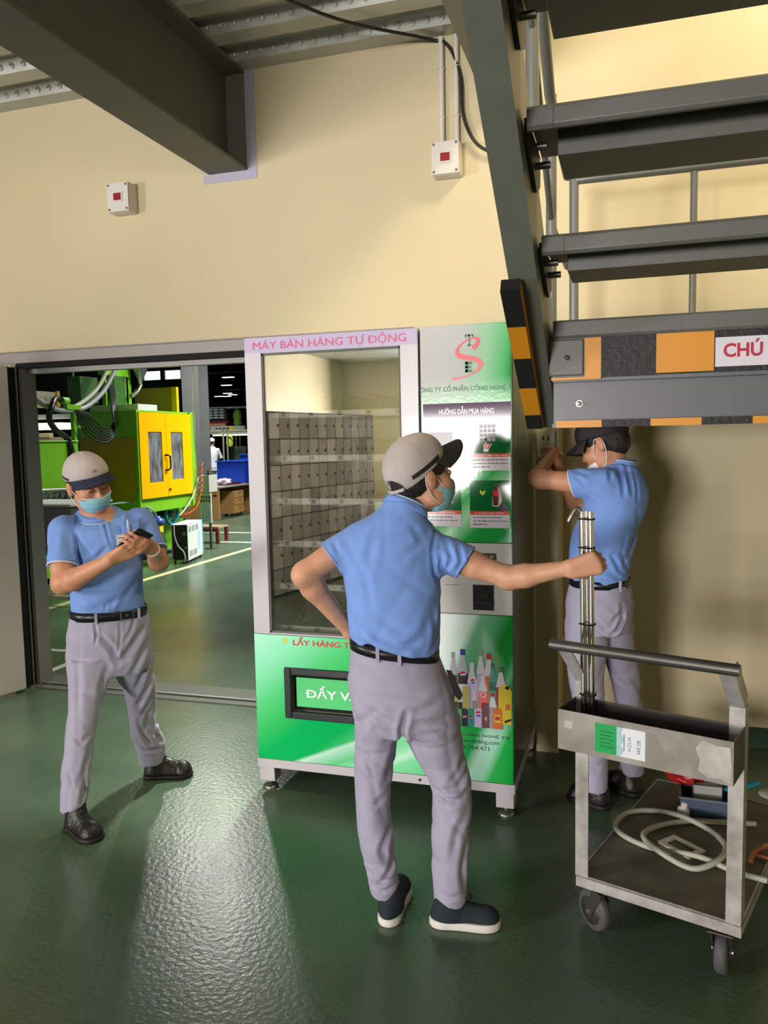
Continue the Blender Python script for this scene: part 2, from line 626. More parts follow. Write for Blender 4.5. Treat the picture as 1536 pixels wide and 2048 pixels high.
origin_to(o, (-0.85, 4.295, 3.2))
tag(o, 'dark cable sagging under the metal deck and down the wall beside the conduits', 'cable')
# wall socket the right man is working on
t = thing('wall_socket', 'small pale double wall socket under the stair landing', 'socket', (-0.39, 3.99, 1.56))
m = MB().box((-0.430, 3.95, 1.505), (-0.350, 3.99, 1.625))
m.build('backbox', mat('ivory_plastic', 'cfc9b4', 0.45), t, 0.004)
m = MB().box((-0.433, 3.942, 1.50), (-0.347, 3.95, 1.63), 0)
for zz in (1.595, 1.535):
    for dxx in (-0.012, 0.012):
        m.box((-0.390 + dxx - 0.003, 3.940, zz - 0.009), (-0.390 + dxx + 0.003, 3.943, zz + 0.009), 1)
m.build('faceplate', [mat('ivory_plastic'), BLACK], t, 0.001)

# bank of small lockers behind the camera on the left (mirrored in the vending machine glass)
lk = thing('locker_bank', 'bank of small shiny grey lockers mirrored in the vending machine glass', 'lockers', (-3.5, -0.92, 0), math.radians(-78.5))
LM = mat('locker_grey', 'e2dce0', 0.14, 0.35, bump=1.0, bscale=9, stretch=(1, 1, 0.35))
LM2 = mat('locker_carcass', '3b3a3c', 0.6)
MB().box((-0.02, -0.45, 0), (2.18, -0.012, 1.92)).build('carcass', LM2, lk, local=True)
_nt = LM.node_tree
_oi = _nt.nodes.new('ShaderNodeObjectInfo')
_cr = _nt.nodes.new('ShaderNodeValToRGB')
_cr.color_ramp.elements[0].color = (0.42, 0.40, 0.42, 1)
_cr.color_ramp.elements[1].color = (1.0, 0.96, 0.98, 1)
_nt.links.new(_oi.outputs['Random'], _cr.inputs[0])
_nt.links.new(_cr.outputs[0], _nt.nodes['Principled BSDF'].inputs['Base Color'])
for c in range(12):
    for r in range(7):
        m = MB().box((c * 0.18 + 0.006, -0.012, r * 0.27 + 0.02), (c * 0.18 + 0.174, 0.004, r * 0.27 + 0.28), 0)
        m.box((c * 0.18 + 0.14, 0.004, r * 0.27 + 0.14), (c * 0.18 + 0.155, 0.01, r * 0.27 + 0.17), 1)
        m.build('door', [LM, BLACK], lk, local=True)


# ------------------------------------------------------------------ vending machine
def print_green(name, kind):
    """the machine's printed film: green fields with pale swooshes (generated in object space, x across, z up)"""
    m = bpy.data.materials.new(name)
    m.use_nodes = True
    nt = m.node_tree
    b = nt.nodes['Principled BSDF']
    b.inputs['Roughness'].default_value = 0.1
    b.inputs['Specular IOR Level'].default_value = 0.33
    N, L = nt.nodes.new, nt.links.new
    tc = N('ShaderNodeTexCoord')
    sp = N('ShaderNodeSeparateXYZ')
    L(tc.outputs['Object'], sp.inputs[0])

    def math_(op, a, bb=None, c=None):
        n = N('ShaderNodeMath')
        n.operation = op
        for i, v in enumerate((a, bb, c)):
            if v is None:
                continue
            if isinstance(v, (int, float)):
                n.inputs[i].default_value = v
            else:
                L(v, n.inputs[i])
        return n.outputs[0]

    def ramp(fac, stops):
        r = N('ShaderNodeValToRGB')
        el = r.color_ramp.elements
        while len(el) < len(stops):
            el.new(0.5)
        for e, (p, c) in zip(el, stops):
            e.position = p
            e.color = lin(c) if isinstance(c, str) else c
        L(fac, r.inputs[0])
        return r.outputs[0]

    def mix(fac, a, bb):
        n = N('ShaderNodeMix')
        n.data_type = 'RGBA'
        L(fac, n.inputs[0])
        for i, v in ((6, a), (7, bb)):
            if isinstance(v, str):
                n.inputs[i].default_value = lin(v)
            else:
                L(v, n.inputs[i])
        return n.outputs[2]
    x, z = sp.outputs[0], sp.outputs[2]
    if kind in ('upper', 'lowr'):
        x = math_('SUBTRACT', x, 0.80)
    if kind == 'lower':     # x 0..1.18 across, z 0..0.74 (from the machine's left front foot)
        g = math_('ADD', math_('MULTIPLY', x, 0.55), math_('MULTIPLY', math_('SUBTRACT', 0.75, z), 0.75))
        base = ramp(g, [(0.0, 'b4f2da'), (0.15, '8ee6b8'), (0.27, '5ccf84'), (0.37, '3ac062'), (0.45, '0cb25c'), (0.56, '0cb058'), (0.78, '86e2a6'), (1.0, '30b660')])
        # swooshes: bands in v = z - k*x
        v = math_('SUBTRACT', z, math_('MULTIPLY', x, 0.42))
        s1 = ramp(math_('MULTIPLY_ADD', v, 2.0, 0.5), [(0.30, (0, 0, 0, 1)), (0.36, (.75, .75, .75, 1)), (0.42, (.2, .2, .2, 1)), (0.50, (.05, .05, .05, 1)), (0.58, (.5, .5, .5, 1)), (0.63, (.8, .8, .8, 1)), (0.66, (0, 0, 0, 1)), (0.9, (0, 0, 0, 1))])
        fade = ramp(z, [(0.10, (1, 1, 1, 1)), (0.36, (.6, .6, .6, 1)), (0.5, (0, 0, 0, 1))])
        col = mix(math_('MULTIPLY', s1, fade), base, 'dcf8f0')
    elif kind == 'flap':
        v = math_('SUBTRACT', z, math_('MULTIPLY', x, 0.35))
        col = ramp(math_('MULTIPLY_ADD', v, 3.0, 0.5), [(0.0, 'cff0e8'), (0.3, 'a2e2c4'), (0.5, '52c578'), (0.75, '2fba66'), (1.0, '62cf80')])
    elif kind == 'upper':   # right column, x 0..0.38, z 1.17..2.06
        t = math_('ADD', math_('MULTIPLY', x, 2.65), math_('MULTIPLY', math_('SUBTRACT', 1.9, z), 0.35))
        top = ramp(t, [(0.0, 'bdbbbb'), (0.45, 'babcba'), (0.72, '93c79e'), (0.92, '4fae68'), (1.0, '1f8a3f')])
        v = math_('SUBTRACT', z, math_('MULTIPLY', x, 0.9))
        low = ramp(math_('MULTIPLY_ADD', v, 1.4, -1.0), [(0.0, '0f7c2c'), (0.18, '7fc79a'), (0.26, '1d8f3d'), (0.42, '22973f'), (0.55, '9ed6ae'), (0.66, '2fa04c'), (0.85, 'a8dab8')])
        k = ramp(math_('MULTIPLY_ADD', z, 4.0, -6.5), [(0.3, (0, 0, 0, 1)), (0.9, (1, 1, 1, 1))])
        col = mix(k, low, top)
    else:                   # lower right column
        v = math_('SUBTRACT', x, math_('MULTIPLY', math_('SUBTRACT', z, 0.15), 0.42))
        a = ramp(math_('MULTIPLY_ADD', v, 2.2, 0.35), [(0.0, 'e9f3ee'), (0.16, 'cfe8dc'), (0.24, '6fb08a'), (0.40, '4f9e6c'), (0.52, '0f7a22'), (0.66, '1c8a35'), (0.72, '6db488'), (0.78, '2c8a4a'), (0.86, '57a473'), (1.0, '1d8a38')])
        bq = ramp(math_('MULTIPLY_ADD', v, 2.2, 0.2), [(0.0, '9fdcc0'), (0.35, '37b45c'), (0.5, '23a84a'), (0.60, 'b5e3cf'), (0.72, '9ad9ba'), (0.80, '23b04a'), (1.0, '18a840')])
        mid = ramp(math_('MULTIPLY_ADD', z, 4.0, -1.2), [(0.2, (0, 0, 0, 1)), (0.7, (1, 1, 1, 1))])
        col = mix(mid, bq, a)
    L(col, b.inputs['Base Color'])
    n2 = N('ShaderNodeTexNoise')
    n2.inputs['Scale'].default_value = 70
    L(tc.outputs['Object'], n2.inputs['Vector'])
    bp = N('ShaderNodeBump')
    bp.inputs['Strength'].default_value = 0.05
    bp.inputs['Distance'].default_value = 0.004
    L(n2.outputs['Fac'], bp.inputs['Height'])
    L(bp.outputs[0], b.inputs['Normal'])
    return m


VX0, VX1, VF, VB = -1.632, -0.452, 3.23, 3.98
vm = thing('vending_machine', 'tall green and white vending machine with glass front standing against the wall', 'vending machine', (VX0, VF, 0))
VW = mat('white_powder_coat', 'bfbabf', 0.3, coat=0.2)
VS = mat('machine_side_film', '4d5a49', 0.25, coat=0.3, var=0.06, vscale=3)
SEAM = -0.836
# cabinet shell: left bay is hollow
c = MB()
c.box((VX0, VF + 0.04, 0.150), (VX0 + 0.03, VB, 2.05))
c.box((SEAM - 0.03, VF + 0.04, 0.150), (SEAM, VB, 2.05))
c.box((VX0 + 0.03, VB - 0.03, 0.150), (SEAM - 0.03, VB, 2.05))
c.box((VX0 + 0.03, VF + 0.04, 2.02), (SEAM - 0.03, VB - 0.03, 2.05))
c.box((VX0 + 0.03, VF + 0.04, 0.150), (SEAM - 0.03, VB - 0.03, 0.70))
c.build('cabinet', mat('cabinet_inside', 'c9c6ba', 0.5), vm)
MB().box((SEAM + 0.004, VF + 0.022, 0.150), (VX1, VB, 2.062)).build('control_cabinet', VS, vm, 0.006)
# base frame
f = MB()
f.box((VX0 - 0.004, VF - 0.002, 0.108), (VX1 + 0.004, VF + 0.045, 0.148))
f.box((VX0 - 0.004, VB - 0.045, 0.108), (VX1 + 0.004, VB, 0.148))
f.box((VX0 - 0.004, VF + 0.045, 0.108), (VX0 + 0.041, VB - 0.045, 0.148))
f.box((VX1 - 0.041, VF + 0.045, 0.108), (VX1 + 0.004, VB - 0.045, 0.148))
f.cyl((-0.86, VF - 0.004, 0.128), (-0.86, VF + 0.001, 0.128), 0.006, 1, 10)
bf = f.build('base_frame', [VW, BLACK], vm, 0.002)
for lx in (VX0 + 0.002, VX1 - 0.078):
    for ly in (VF + 0.002, VB - 0.076):
        lg = MB().box((lx, ly, 0.042), (lx + 0.076, ly + 0.074, 0.108)).build('leg', VW, bf, 0.003)
        MB().lathe([(0.034, 0.0), (0.036, 0.006), (0.03, 0.012), (0.012, 0.018), (0.007, 0.02), (0.007, 0.045)], (lx + 0.038, ly + 0.037, 0.0)).build('levelling_foot', mat('zinc_foot', '9a9a92', 0.3, 0.8), bf)
# door of the display bay
GX0, GX1, GZ0, GZ1 = -1.553, -0.917, 0.742, 1.991
d = MB()
d.box((VX0, VF, 0.735), (GX0, VF + 0.045, 2.06))
d.box((GX1, VF, 0.735), (SEAM - 0.004, VF + 0.045, 2.06))
d.box((GX0, VF, GZ1), (GX1, VF + 0.045, 2.06))
d.box((GX0, VF, 0.735), (GX1, VF + 0.045, GZ0))
dr = d.build('display_door', VW, vm, 0.002)
MB().box((VX0 + 0.002, VF - 0.0012, 1.995), (SEAM - 0.006, VF - 0.0002, 2.058), 0).text('MÁY BÁN HÀNG TỰ ĐỘNG', -1.588, -0.888, 1.999, 2.052, VF - 0.0022, 1).build('header_film', [mat('lilac_film', 'b6a9cb', 0.2), mat('pink_red_ink', 'c23a63', 0.4)], dr)
g = MB().box((GX0, VF + 0.012, GZ0), (GX1, VF + 0.018, GZ1))
GLASS = bpy.data.materials.new('display_glass')
GLASS.use_nodes = True
_nt = GLASS.node_tree
_nt.nodes.clear()
_o = _nt.nodes.new('ShaderNodeOutputMaterial')
_t = _nt.nodes.new('ShaderNodeBsdfTransparent')
_t.inputs[0].default_value = (0.95, 0.96, 0.95, 1)
_g = _nt.nodes.new('ShaderNodeBsdfGlossy')
_g.inputs['Roughness'].default_value = 0.015
_g.inputs['Color'].default_value = (1, 1, 1, 1)
_mx = _nt.nodes.new('ShaderNodeMixShader')
_mx.inputs[0].default_value = 0.38
_nt.links.new(_t.outputs[0], _mx.inputs[1])
_nt.links.new(_g.outputs[0], _mx.inputs[2])
_nt.links.new(_mx.outputs[0], _o.inputs[0])
g.build('glass_pane', GLASS, dr)
k = MB()
k.box((GX0, VF + 0.006, GZ0), (GX0 + 0.008, VF + 0.03, GZ1)); k.box((GX1 - 0.008, VF + 0.006, GZ0), (GX1, VF + 0.03, GZ1))
k.box((GX0, VF + 0.006, GZ1 - 0.008), (GX1, VF + 0.03, GZ1)); k.box((GX0, VF + 0.006, GZ0), (GX1, VF + 0.03, GZ0 + 0.008))
k.build('gasket', mat('grey_rubber', '5a5b59', 0.6), dr)
# trays with price rails and wire spirals
SPR = mat('spiral_wire', '8f8f8c', 0.3, 0.8)
for z in (1.715, 1.518, 1.324, 1.13, 0.932, 0.735):
    m = MB().box((GX0 - 0.03, VF + 0.10, z - 0.008), (GX1 + 0.03, VB - 0.06, z), 0)
    m.box((GX0 - 0.03, VF + 0.085, z - 0.004), (GX1 + 0.03, VF + 0.10, z + 0.022), 1)
    for q in range(5):
        xx = GX0 + 0.05 + q * 0.135
        m.box((xx, VF + 0.0835, z + 0.0), (xx + 0.02, VF + 0.0852, z + 0.019), 2)
    tr = m.build('tray', [mat('tray_steel', '8b8b88', 0.4, 0.5), mat('price_rail', 'f2efe8', 0.4), mat('price_tag_grey', '77736f', 0.5)], vm)
    m = MB()
    for q in range(5):
        xx = GX0 + 0.06 + q * 0.135
        m.tube([(xx + 0.042 * math.cos(a), VF + 0.13 + 0.055 * a / (2 * PI), z + 0.05 + 0.042 * math.sin(a)) for a in [i * PI / 5 for i in range(70)]], 0.0022, n=5)
    m.build('spiral', SPR, tr)
# lower front: film sheet over both bays
lower = print_green('lower_film', 'lower')
lowr = print_green('lower_right_film', 'lowr')
upper = print_green('upper_right_film', 'upper')
YEL = mat('drop_yellow', 'cfc23a', 0.4)
RED = mat('red_ink', 'd2262c', 0.35)
LIL = mat('pale_ink', 'e6eef0', 0.35)
SX0, SX1, SZ0, SZ1 = -1.487, -0.90, 0.352, 0.588   # delivery hatch
p = MB()
p.box((VX0, VF, 0.150), (SX0 + 0.01, VF + 0.045, 0.733)); p.box((SX1 - 0.01, VF, 0.150), (SEAM, VF + 0.045, 0.733))
p.box((SX0 + 0.01, VF, SZ1 - 0.01), (SX1 - 0.01, VF + 0.045, 0.733)); p.box((SX0 + 0.01, VF, 0.150), (SX1 - 0.01, VF + 0.045, SZ0 + 0.01))
p.text('LẤY HÀNG TẠI', -1.441, -1.13, 0.684, 0.731, VF - 0.001, 1, bold=0.02)
drop = [(-1.4785 + 0.0105 * math.cos(a), 0.706 + 0.0105 * math.sin(a)) for a in [PI + 0.3 + i * (PI - 0.6) / 9 for i in range(10)]] + [(-1.470, 0.716), (-1.4785, 0.727), (-1.487, 0.716)]
p.prism(drop, 'y', VF - 0.001, VF + 0.001, 2)
lp = p.build('lower_panel', [lower, RED, YEL], vm)
# delivery hatch: black frame, dark recess, printed flap
HB = mat('black_plastic', '26272b', 0.35)
h = MB()
h.box((SX0, VF - 0.012, SZ0), (SX0 + 0.034, VF + 0.01, SZ1)); h.box((SX1 - 0.034, VF - 0.012, SZ0), (SX1, VF + 0.01, SZ1))
h.box((SX0 + 0.034, VF - 0.012, SZ1 - 0.034), (SX1 - 0.034, VF + 0.01, SZ1)); h.box((SX0 + 0.034, VF - 0.012, SZ0), (SX1 - 0.034, VF + 0.01, SZ0 + 0.034))
hb = h.build('delivery_hatch', HB, vm, 0.006)
MB().box((SX0 + 0.03, VF + 0.035, SZ0 + 0.03), (SX1 - 0.03, VF + 0.044, SZ1 - 0.03)).build('recess', BLACK, hb)
MB().box((-1.436, VF + 0.012, 0.405), (-0.95, VF + 0.02, 0.540), 0).text('ĐẨY VÀO', -1.386, -1.075, 0.449, 0.508, VF + 0.0105, 1, bold=0.025).build('flap', [print_green('flap_film', 'flap'), LIL], hb)
# right column front
cf = MB().box((SEAM + 0.006, VF - 0.004, 0.150), (VX1 - 0.002, VF + 0.022, 0.868)).build('lower_right_panel', lowr, vm, 0.004)
PAYM = mat('grey_pay_panel', 'b9b6b2', 0.35, coat=0.2)
pp = MB().box((SEAM + 0.006, VF - 0.004, 0.870), (VX1 - 0.002, VF + 0.022, 1.170)).build('payment_panel', PAYM, vm, 0.004)
up = MB().box((SEAM + 0.006, VF - 0.004, 1.172), (VX1 - 0.002, VF + 0.022, 2.062)).build('upper_right_panel', upper, vm, 0.004)
FP = VF - 0.0048
# keypad and note slot
m = MB().box((-0.603, VF - 0.008, 1.05), (-0.523, VF - 0.003, 1.129), 0)
for q in range(3):
    for r in range(4):
        m.box((-0.594 + q * 0.024, VF - 0.0105, 1.058 + r * 0.017), (-0.578 + q * 0.024, VF - 0.0078, 1.07 + r * 0.017), 1)
m.build('keypad', [mat('keypad_dark', '43423f', 0.4), mat('key_metal', '8b8a84', 0.35, 0.4)], pp)
m = MB().box((-0.618, VF - 0.007, 0.89), (-0.533, VF - 0.003, 0.996), 0)
m.box((-0.612, VF - 0.014, 0.918), (-0.539, VF - 0.006, 0.93), 1)
m.box((-0.600, VF - 0.012, 0.945), (-0.550, VF - 0.006, 0.958), 1)
m.build('note_acceptor', [BLACK, mat('black_plastic')], pp)
m = MB().box((-0.735, VF - 0.006, 0.992), (-0.675, VF - 0.0035, 0.9935)).build('coin_line', mat('keypad_dark'), pp)

# logo and lettering of the upper film
INKG, INKR, INKD = mat('ink_grey', '6f6f6c', 0.4), mat('ink_logo_red', 'd01c2c', 0.3), mat('ink_dark_green', '0d5a3c', 0.4)
lg = MB()
S = [(-0.609, 1.962), (-0.594, 1.978), (-0.586, 1.995), (-0.597, 2.005), (-0.632, 1.997), (-0.663, 1.976), (-0.674, 1.952), (-0.664, 1.937), (-0.633, 1.927), (-0.600, 1.921), (-0.578, 1.904), (-0.586, 1.881), (-0.614, 1.862), (-0.654, 1.850), (-0.693, 1.845)]
W = [0.009, 0.009, 0.007, 0.0035, 0.002, 0.004, 0.0075, 0.0105, 0.0095, 0.0095, 0.010, 0.0065, 0.003, 0.003, 0.0045]
sp_ = smooth_path([(a, 0, b_) for a, b_ in S], 5)
ws = np.interp(np.linspace(0, len(S) - 1, len(sp_)), range(len(S)), W)
ol, orr = [], []
for i, q in enumerate(sp_):
    t_ = (sp_[min(i + 1, len(sp_) - 1)] - sp_[max(i - 1, 0)]).normalized()
    n_ = Vector((-t_.z, 0, t_.x))
    ol.append(q + n_ * ws[i]); orr.append(q - n_ * ws[i])
vs = [(q.x, FP - 0.0006, q.z) for q in ol] + [(q.x, FP - 0.0006, q.z) for q in orr]
n = len(ol)
lg.add(vs, [(i, i + 1, n + i + 1, n + i) for i in range(n - 1)], 0)
def serif_T(m, x0, x1, z0, z1, y, mi):
    w_, h_ = x1 - x0, z1 - z0
    xc = (x0 + x1) / 2
    for a, b_, c_, d_ in ((x0, z1 - 0.16 * h_, x1, z1), (x0, z1 - 0.3 * h_, x0 + 0.1 * w_, z1), (x1 - 0.1 * w_, z1 - 0.3 * h_, x1, z1), (xc - 0.11 * w_, z0, xc + 0.11 * w_, z1), (xc - 0.24 * w_, z0, xc + 0.24 * w_, z0 + 0.1 * h_)):
        m.quad((a, y, b_), (c_, y, b_), (c_, y, d_), (a, y, d_), mi)
serif_T(lg, -0.640, -0.607, 1.974, 2.020, FP - 0.0012, 1)
for a, b_, c_, d_ in ((-0.641, 1.869, -0.629, 1.911), (-0.641, 1.869, -0.613, 1.879), (-0.641, 1.885, -0.617, 1.894), (-0.641, 1.901, -0.613, 1.911)):
    lg.quad((a, FP - 0.0012, b_), (c_, FP - 0.0012, b_), (c_, FP - 0.0012, d_), (a, FP - 0.0012, d_), 2)
lg.build('logo', [INKR, INKG, INKD], up)
m = MB().text('ÔNG TY CỔ PHẦN CÔNG NGHỆ T', -0.832, -0.4535, 1.790, 1.823, FP, 0, bold=0.012)
m.build('company_lettering', INKD, up)
PUR, WHT = mat('purple_print', '46234a', 0.07, spec=0.32), mat('white_ink', 'e9e4ea', 0.3)
m = MB().box((-0.820, FP - 0.0006, 1.686), (-0.457, FP, 1.746), 0).text('HƯỚNG DẪN MUA HÀNG', -0.752, -0.525, 1.701, 1.733, FP - 0.0012, 1, bold=0.015)
m.build('instruction_banner', [PUR, WHT], up)
PDG, POR, PWH, INKB = mat('print_dark_green', '0f5a2c', 0.1, spec=0.33), mat('print_orange', 'c2492a', 0.2), mat('print_white', 'c9c4cd', 0.2), mat('ink_black', '2b2830', 0.4)
PINK, SKINP, SLV = mat('print_pink', 'c98a94', 0.3), mat('print_skin', 'd0a28e', 0.3), mat('print_navy', '252638', 0.3)
def picture(x0, x1, zt, zo, zw, zb, head, lines, art):
    m = MB()
    m.box((x0, FP - 0.0006, zo), (x1, FP, zt), 0)
    m.box((x0, FP - 0.0008, zw), (x1, FP, zo), 1)
    m.box((x0, FP - 0.0008, zb), (x1, FP, zw), 2)
    m.text(head, x0 + 0.02, x0 + 0.02 + min(0.0075 * len(head), x1 - x0 - 0.03), zw + 0.0025, zo - 0.002, FP - 0.0014, 3)
    for i, ln in enumerate(lines):
        z = zw - 0.0085 - i * 0.0145
        m.text(ln, x0 + 0.013, x0 + 0.013 + min(0.0041 * len(ln), x1 - x0 - 0.02), z - 0.0065, z + 0.002, FP - 0.0014, 4, bold=0.02)
    art(m, x0, x1, zo, zt)
    m.build('instruction_picture', [PDG, POR, PWH, WHT, INKB, PINK, SKINP, SLV, mat('cola_dark', '3a1010', 0.3), mat('cap_red', 'b81d2c', 0.3), mat('lime_print', 'a9b53a', 0.4), mat('keypad_print', '8a8690', 0.3)], up)
def q4(m, x0, z0, x1, z1, mi, y=-0.0014):
    m.quad((x0, FP + y, z0), (x1, FP + y, z0), (x1, FP + y, z1), (x0, FP + y, z1), mi)
def art_keys(m, x0, x1, z0, z1):
    for i in range(4):
        for j in range(4):
            q4(m, x0 + 0.04 + i * 0.017, z1 - 0.022 - j * 0.018, x0 + 0.054 + i * 0.017, z1 - 0.008 - j * 0.018, 11)
    q4(m, x0 + 0.055, z0, x0 + 0.078, z0 + 0.008, 7)
    q4(m, x0 + 0.056, z0 + 0.008, x0 + 0.077, z0 + 0.016, 3)
    q4(m, x0 + 0.056, z0 + 0.016, x0 + 0.079, z0 + 0.04, 5)
    m.add([(x0 + 0.079, FP - 0.0014, z0 + 0.016), (x0 + 0.092, FP - 0.0014, z0 + 0.04), (x0 + 0.086, FP - 0.0014, z0 + 0.041), (x0 + 0.076, FP - 0.0014, z0 + 0.03)], [(0, 1, 2, 3)], 5)
    q4(m, x0 + 0.063, z0 + 0.04, x0 + 0.069, z0 + 0.062, 5)
def art_bottle(m, x0, x1, z0, z1):
    m.prism([(x0 + 0.042, z1 - 0.038), (x0 + 0.053, z1 - 0.047), (x0 + 0.064, z1 - 0.038), (x0 + 0.064, z1 - 0.052), (x0 + 0.053, z1 - 0.062), (x0 + 0.042, z1 - 0.052)], 'y', FP - 0.0015, FP - 0.0005, 10)
    m.prism([(x0 + 0.124, z0), (x0 + 0.163, z0), (x0 + 0.163, z0 + 0.012), (x0 + 0.139, z0 + 0.035), (x0 + 0.117, z0 + 0.019)], 'y', FP - 0.0015, FP - 0.0005, 7)
    m.prism([(x0 + 0.092, z0 + 0.02), (x0 + 0.118, z0 + 0.018), (x0 + 0.134, z0 + 0.04), (x0 + 0.128, z0 + 0.08), (x0 + 0.118, z0 + 0.098), (x0 + 0.106, z0 + 0.1), (x0 + 0.094, z0 + 0.06)], 'y', FP - 0.0019, FP - 0.0005, 6)
    m.prism([(x0 + 0.097, z0 + 0.024), (x0 + 0.116, z0 + 0.024), (x0 + 0.119, z0 + 0.05), (x0 + 0.118, z0 + 0.08), (x0 + 0.111, z0 + 0.105), (x0 + 0.104, z0 + 0.105), (x0 + 0.096, z0 + 0.08), (x0 + 0.095, z0 + 0.05)], 'y', FP - 0.0023, FP - 0.0005, 8)
    m.prism([(x0 + 0.095, z0 + 0.062), (x0 + 0.119, z0 + 0.062), (x0 + 0.118, z0 + 0.086), (x0 + 0.096, z0 + 0.086)], 'y', FP - 0.0027, FP - 0.0005, 9)
    m.prism([(x0 + 0.104, z0 + 0.104), (x0 + 0.112, z0 + 0.104), (x0 + 0.112, z0 + 0.112), (x0 + 0.104, z0 + 0.112)], 'y', FP - 0.0027, FP - 0.0005, 9)
def art_tray(m, x0, x1, z0, z1):
    q4(m, x0 + 0.03, z0 + 0.03, x0 + 0.13, z0 + 0.09, 11)
    q4(m, x0 + 0.055, z0, x0 + 0.078, z0 + 0.02, 7)
    q4(m, x0 + 0.056, z0 + 0.02, x0 + 0.077, z0 + 0.045, 5)
picture(-0.827, -0.663, 1.664, 1.539, 1.524, 1.469, '', [], art_tray)
picture(-0.625, -0.460, 1.664, 1.539, 1.524, 1.469, '2. ĐƯA TIỀN VÀO MÁY', ['Máy nhận tiền từ 1000 VNĐ đến 50.000 VNĐ', 'Quý khách lưu ý để tiền thẳng, không bị', 'nhàu hay quăn mép'], art_keys)
picture(-0.828, -0.664, 1.429, 1.305, 1.289, 1.238, '3. LẤY TIỀN THỪA', ['Nhấn nút, để nhận tiền thừa,', 'Máy sẽ trả lại tiền thừa mệnh giá'], art_tray)
picture(-0.627, -0.463, 1.429, 1.303, 1.288, 1.234, '4. NHẬN SẢN PHẨM', ['Lấy sản phẩm ở ngăn chứa hàng', 'Chờ sản phẩm và gài, nút đựng sau 2', 'phút nhận hàng'], art_bottle)
# printed drinks on the lower right film
bt = MB()
bm_ = [mat('print_clear', 'a9a4b4', 0.2), mat('print_cola', '34131c', 0.2), mat('print_blue', '232a86', 0.25), mat('cap_red'), mat('print_orange2', 'c8622e', 0.25), mat('print_coral', 'd8615e', 0.25), mat('print_teal', '3c8a78', 0.25), mat('print_dark_teal', '14583c', 0.25), mat('print_yellow', 'c9b62c', 0.25), mat('print_lilac', 'b9b0d6', 0.25), mat('print_maroon', '6a3840', 0.25), mat('print_white'), mat('print_beige', 'b0a866', 0.25), mat('print_grey', '8c8f88', 0.3), mat('print_navy'), mat('print_red_brown', '7c1c1c', 0.25), BLACK]
_by = [0.0]
def shape(poly, mi):
    _by[0] += 0.00006
    bt.prism(poly, 'y', FP - 0.0004 - _by[0], FP, mi)
def bottle(x0, x1, z0, z1, body, neck, cap, liquid=None, zl=None, label=None):
    w_, h_ = x1 - x0, z1 - z0
    xc = (x0 + x1) / 2
    shape([(x0, z0), (x1, z0), (x1, z0 + 0.62 * h_), (xc + 0.22 * w_, z0 + 0.86 * h_), (xc + 0.2 * w_, z1), (xc - 0.2 * w_, z1), (xc - 0.22 * w_, z0 + 0.86 * h_), (x0, z0 + 0.62 * h_)], neck)
    shape([(x0, z0), (x1, z0), (x1, z0 + 0.6 * h_), (x0, z0 + 0.6 * h_)], body)
    shape([(xc - 0.24 * w_, z1 - 0.1 * h_), (xc + 0.24 * w_, z1 - 0.1 * h_), (xc + 0.24 * w_, z1), (xc - 0.24 * w_, z1)], cap)
    if label is not None:
        shape([(x0, z0 + 0.12 * h_), (x1, z0 + 0.12 * h_), (x1, z0 + 0.42 * h_), (x0, z0 + 0.42 * h_)], label)
def globe(xc, zc, r):
    shape([(xc + r * math.cos(a), zc + r * math.sin(a)) for a in [i * PI / 8 for i in range(16)]], 11)
    shape([(xc + r * math.cos(a), zc + r * math.sin(a)) for a in [0.3 + i * (PI - 0.2) / 9 for i in range(10)]], 3)
    shape([(xc + r * math.cos(a), zc + r * math.sin(a)) for a in [PI + 0.5 + i * (PI - 0.8) / 9 for i in range(10)]], 2)
bottle(-0.722, -0.690, 0.46, 0.705, 1, 0, 13, label=12)
bottle(-0.686, -0.643, 0.46, 0.720, 1, 0, 2, label=11); globe(-0.664, 0.612, 0.013)
bottle(-0.606, -0.570, 0.47, 0.720, 0, 11, 13)
bottle(-0.645, -0.606, 0.45, 0.665, 9, 11, 11); globe(-0.622, 0.585, 0.01)
bottle(-0.574, -0.534, 0.47, 0.706, 4, 11, 3)
bottle(-0.555, -0.522, 0.47, 0.665, 7, 6, 7, label=6)
bottle(-0.524, -0.484, 0.44, 0.652, 15, 11, 7)
bottle(-0.598, -0.561, 0.44, 0.615, 5, 11, 11); shape([(-0.579 + 0.013 * math.cos(a), 0.53 + 0.013 * math.sin(a)) for a in [i * PI / 8 for i in range(16)]], 11); shape([(-0.579 + 0.009 * math.cos(a), 0.53 + 0.009 * math.sin(a)) for a in [i * PI / 8 for i in range(16)]], 5)
shape([(-0.518, 0.41), (-0.461, 0.41), (-0.459, 0.55), (-0.472, 0.58), (-0.500, 0.58), (-0.514, 0.56)], 8)
shape([(-0.489, 0.566), (-0.477, 0.578), (-0.468, 0.57), (-0.474, 0.556)], 16); shape([(-0.49, 0.425), (-0.462, 0.437), (-0.462, 0.428), (-0.488, 0.415)], 16); shape([(-0.486, 0.47), (-0.466, 0.475), (-0.466, 0.5), (-0.486, 0.495)], 4)
shape([(-0.668, 0.44), (-0.634, 0.44), (-0.634, 0.545), (-0.638, 0.562), (-0.664, 0.562), (-0.668, 0.545)], 12)
bottle(-0.625, -0.604, 0.44, 0.545, 13, 11, 11)
bottle(-0.556, -0.522, 0.39, 0.54, 13, 11, 3)
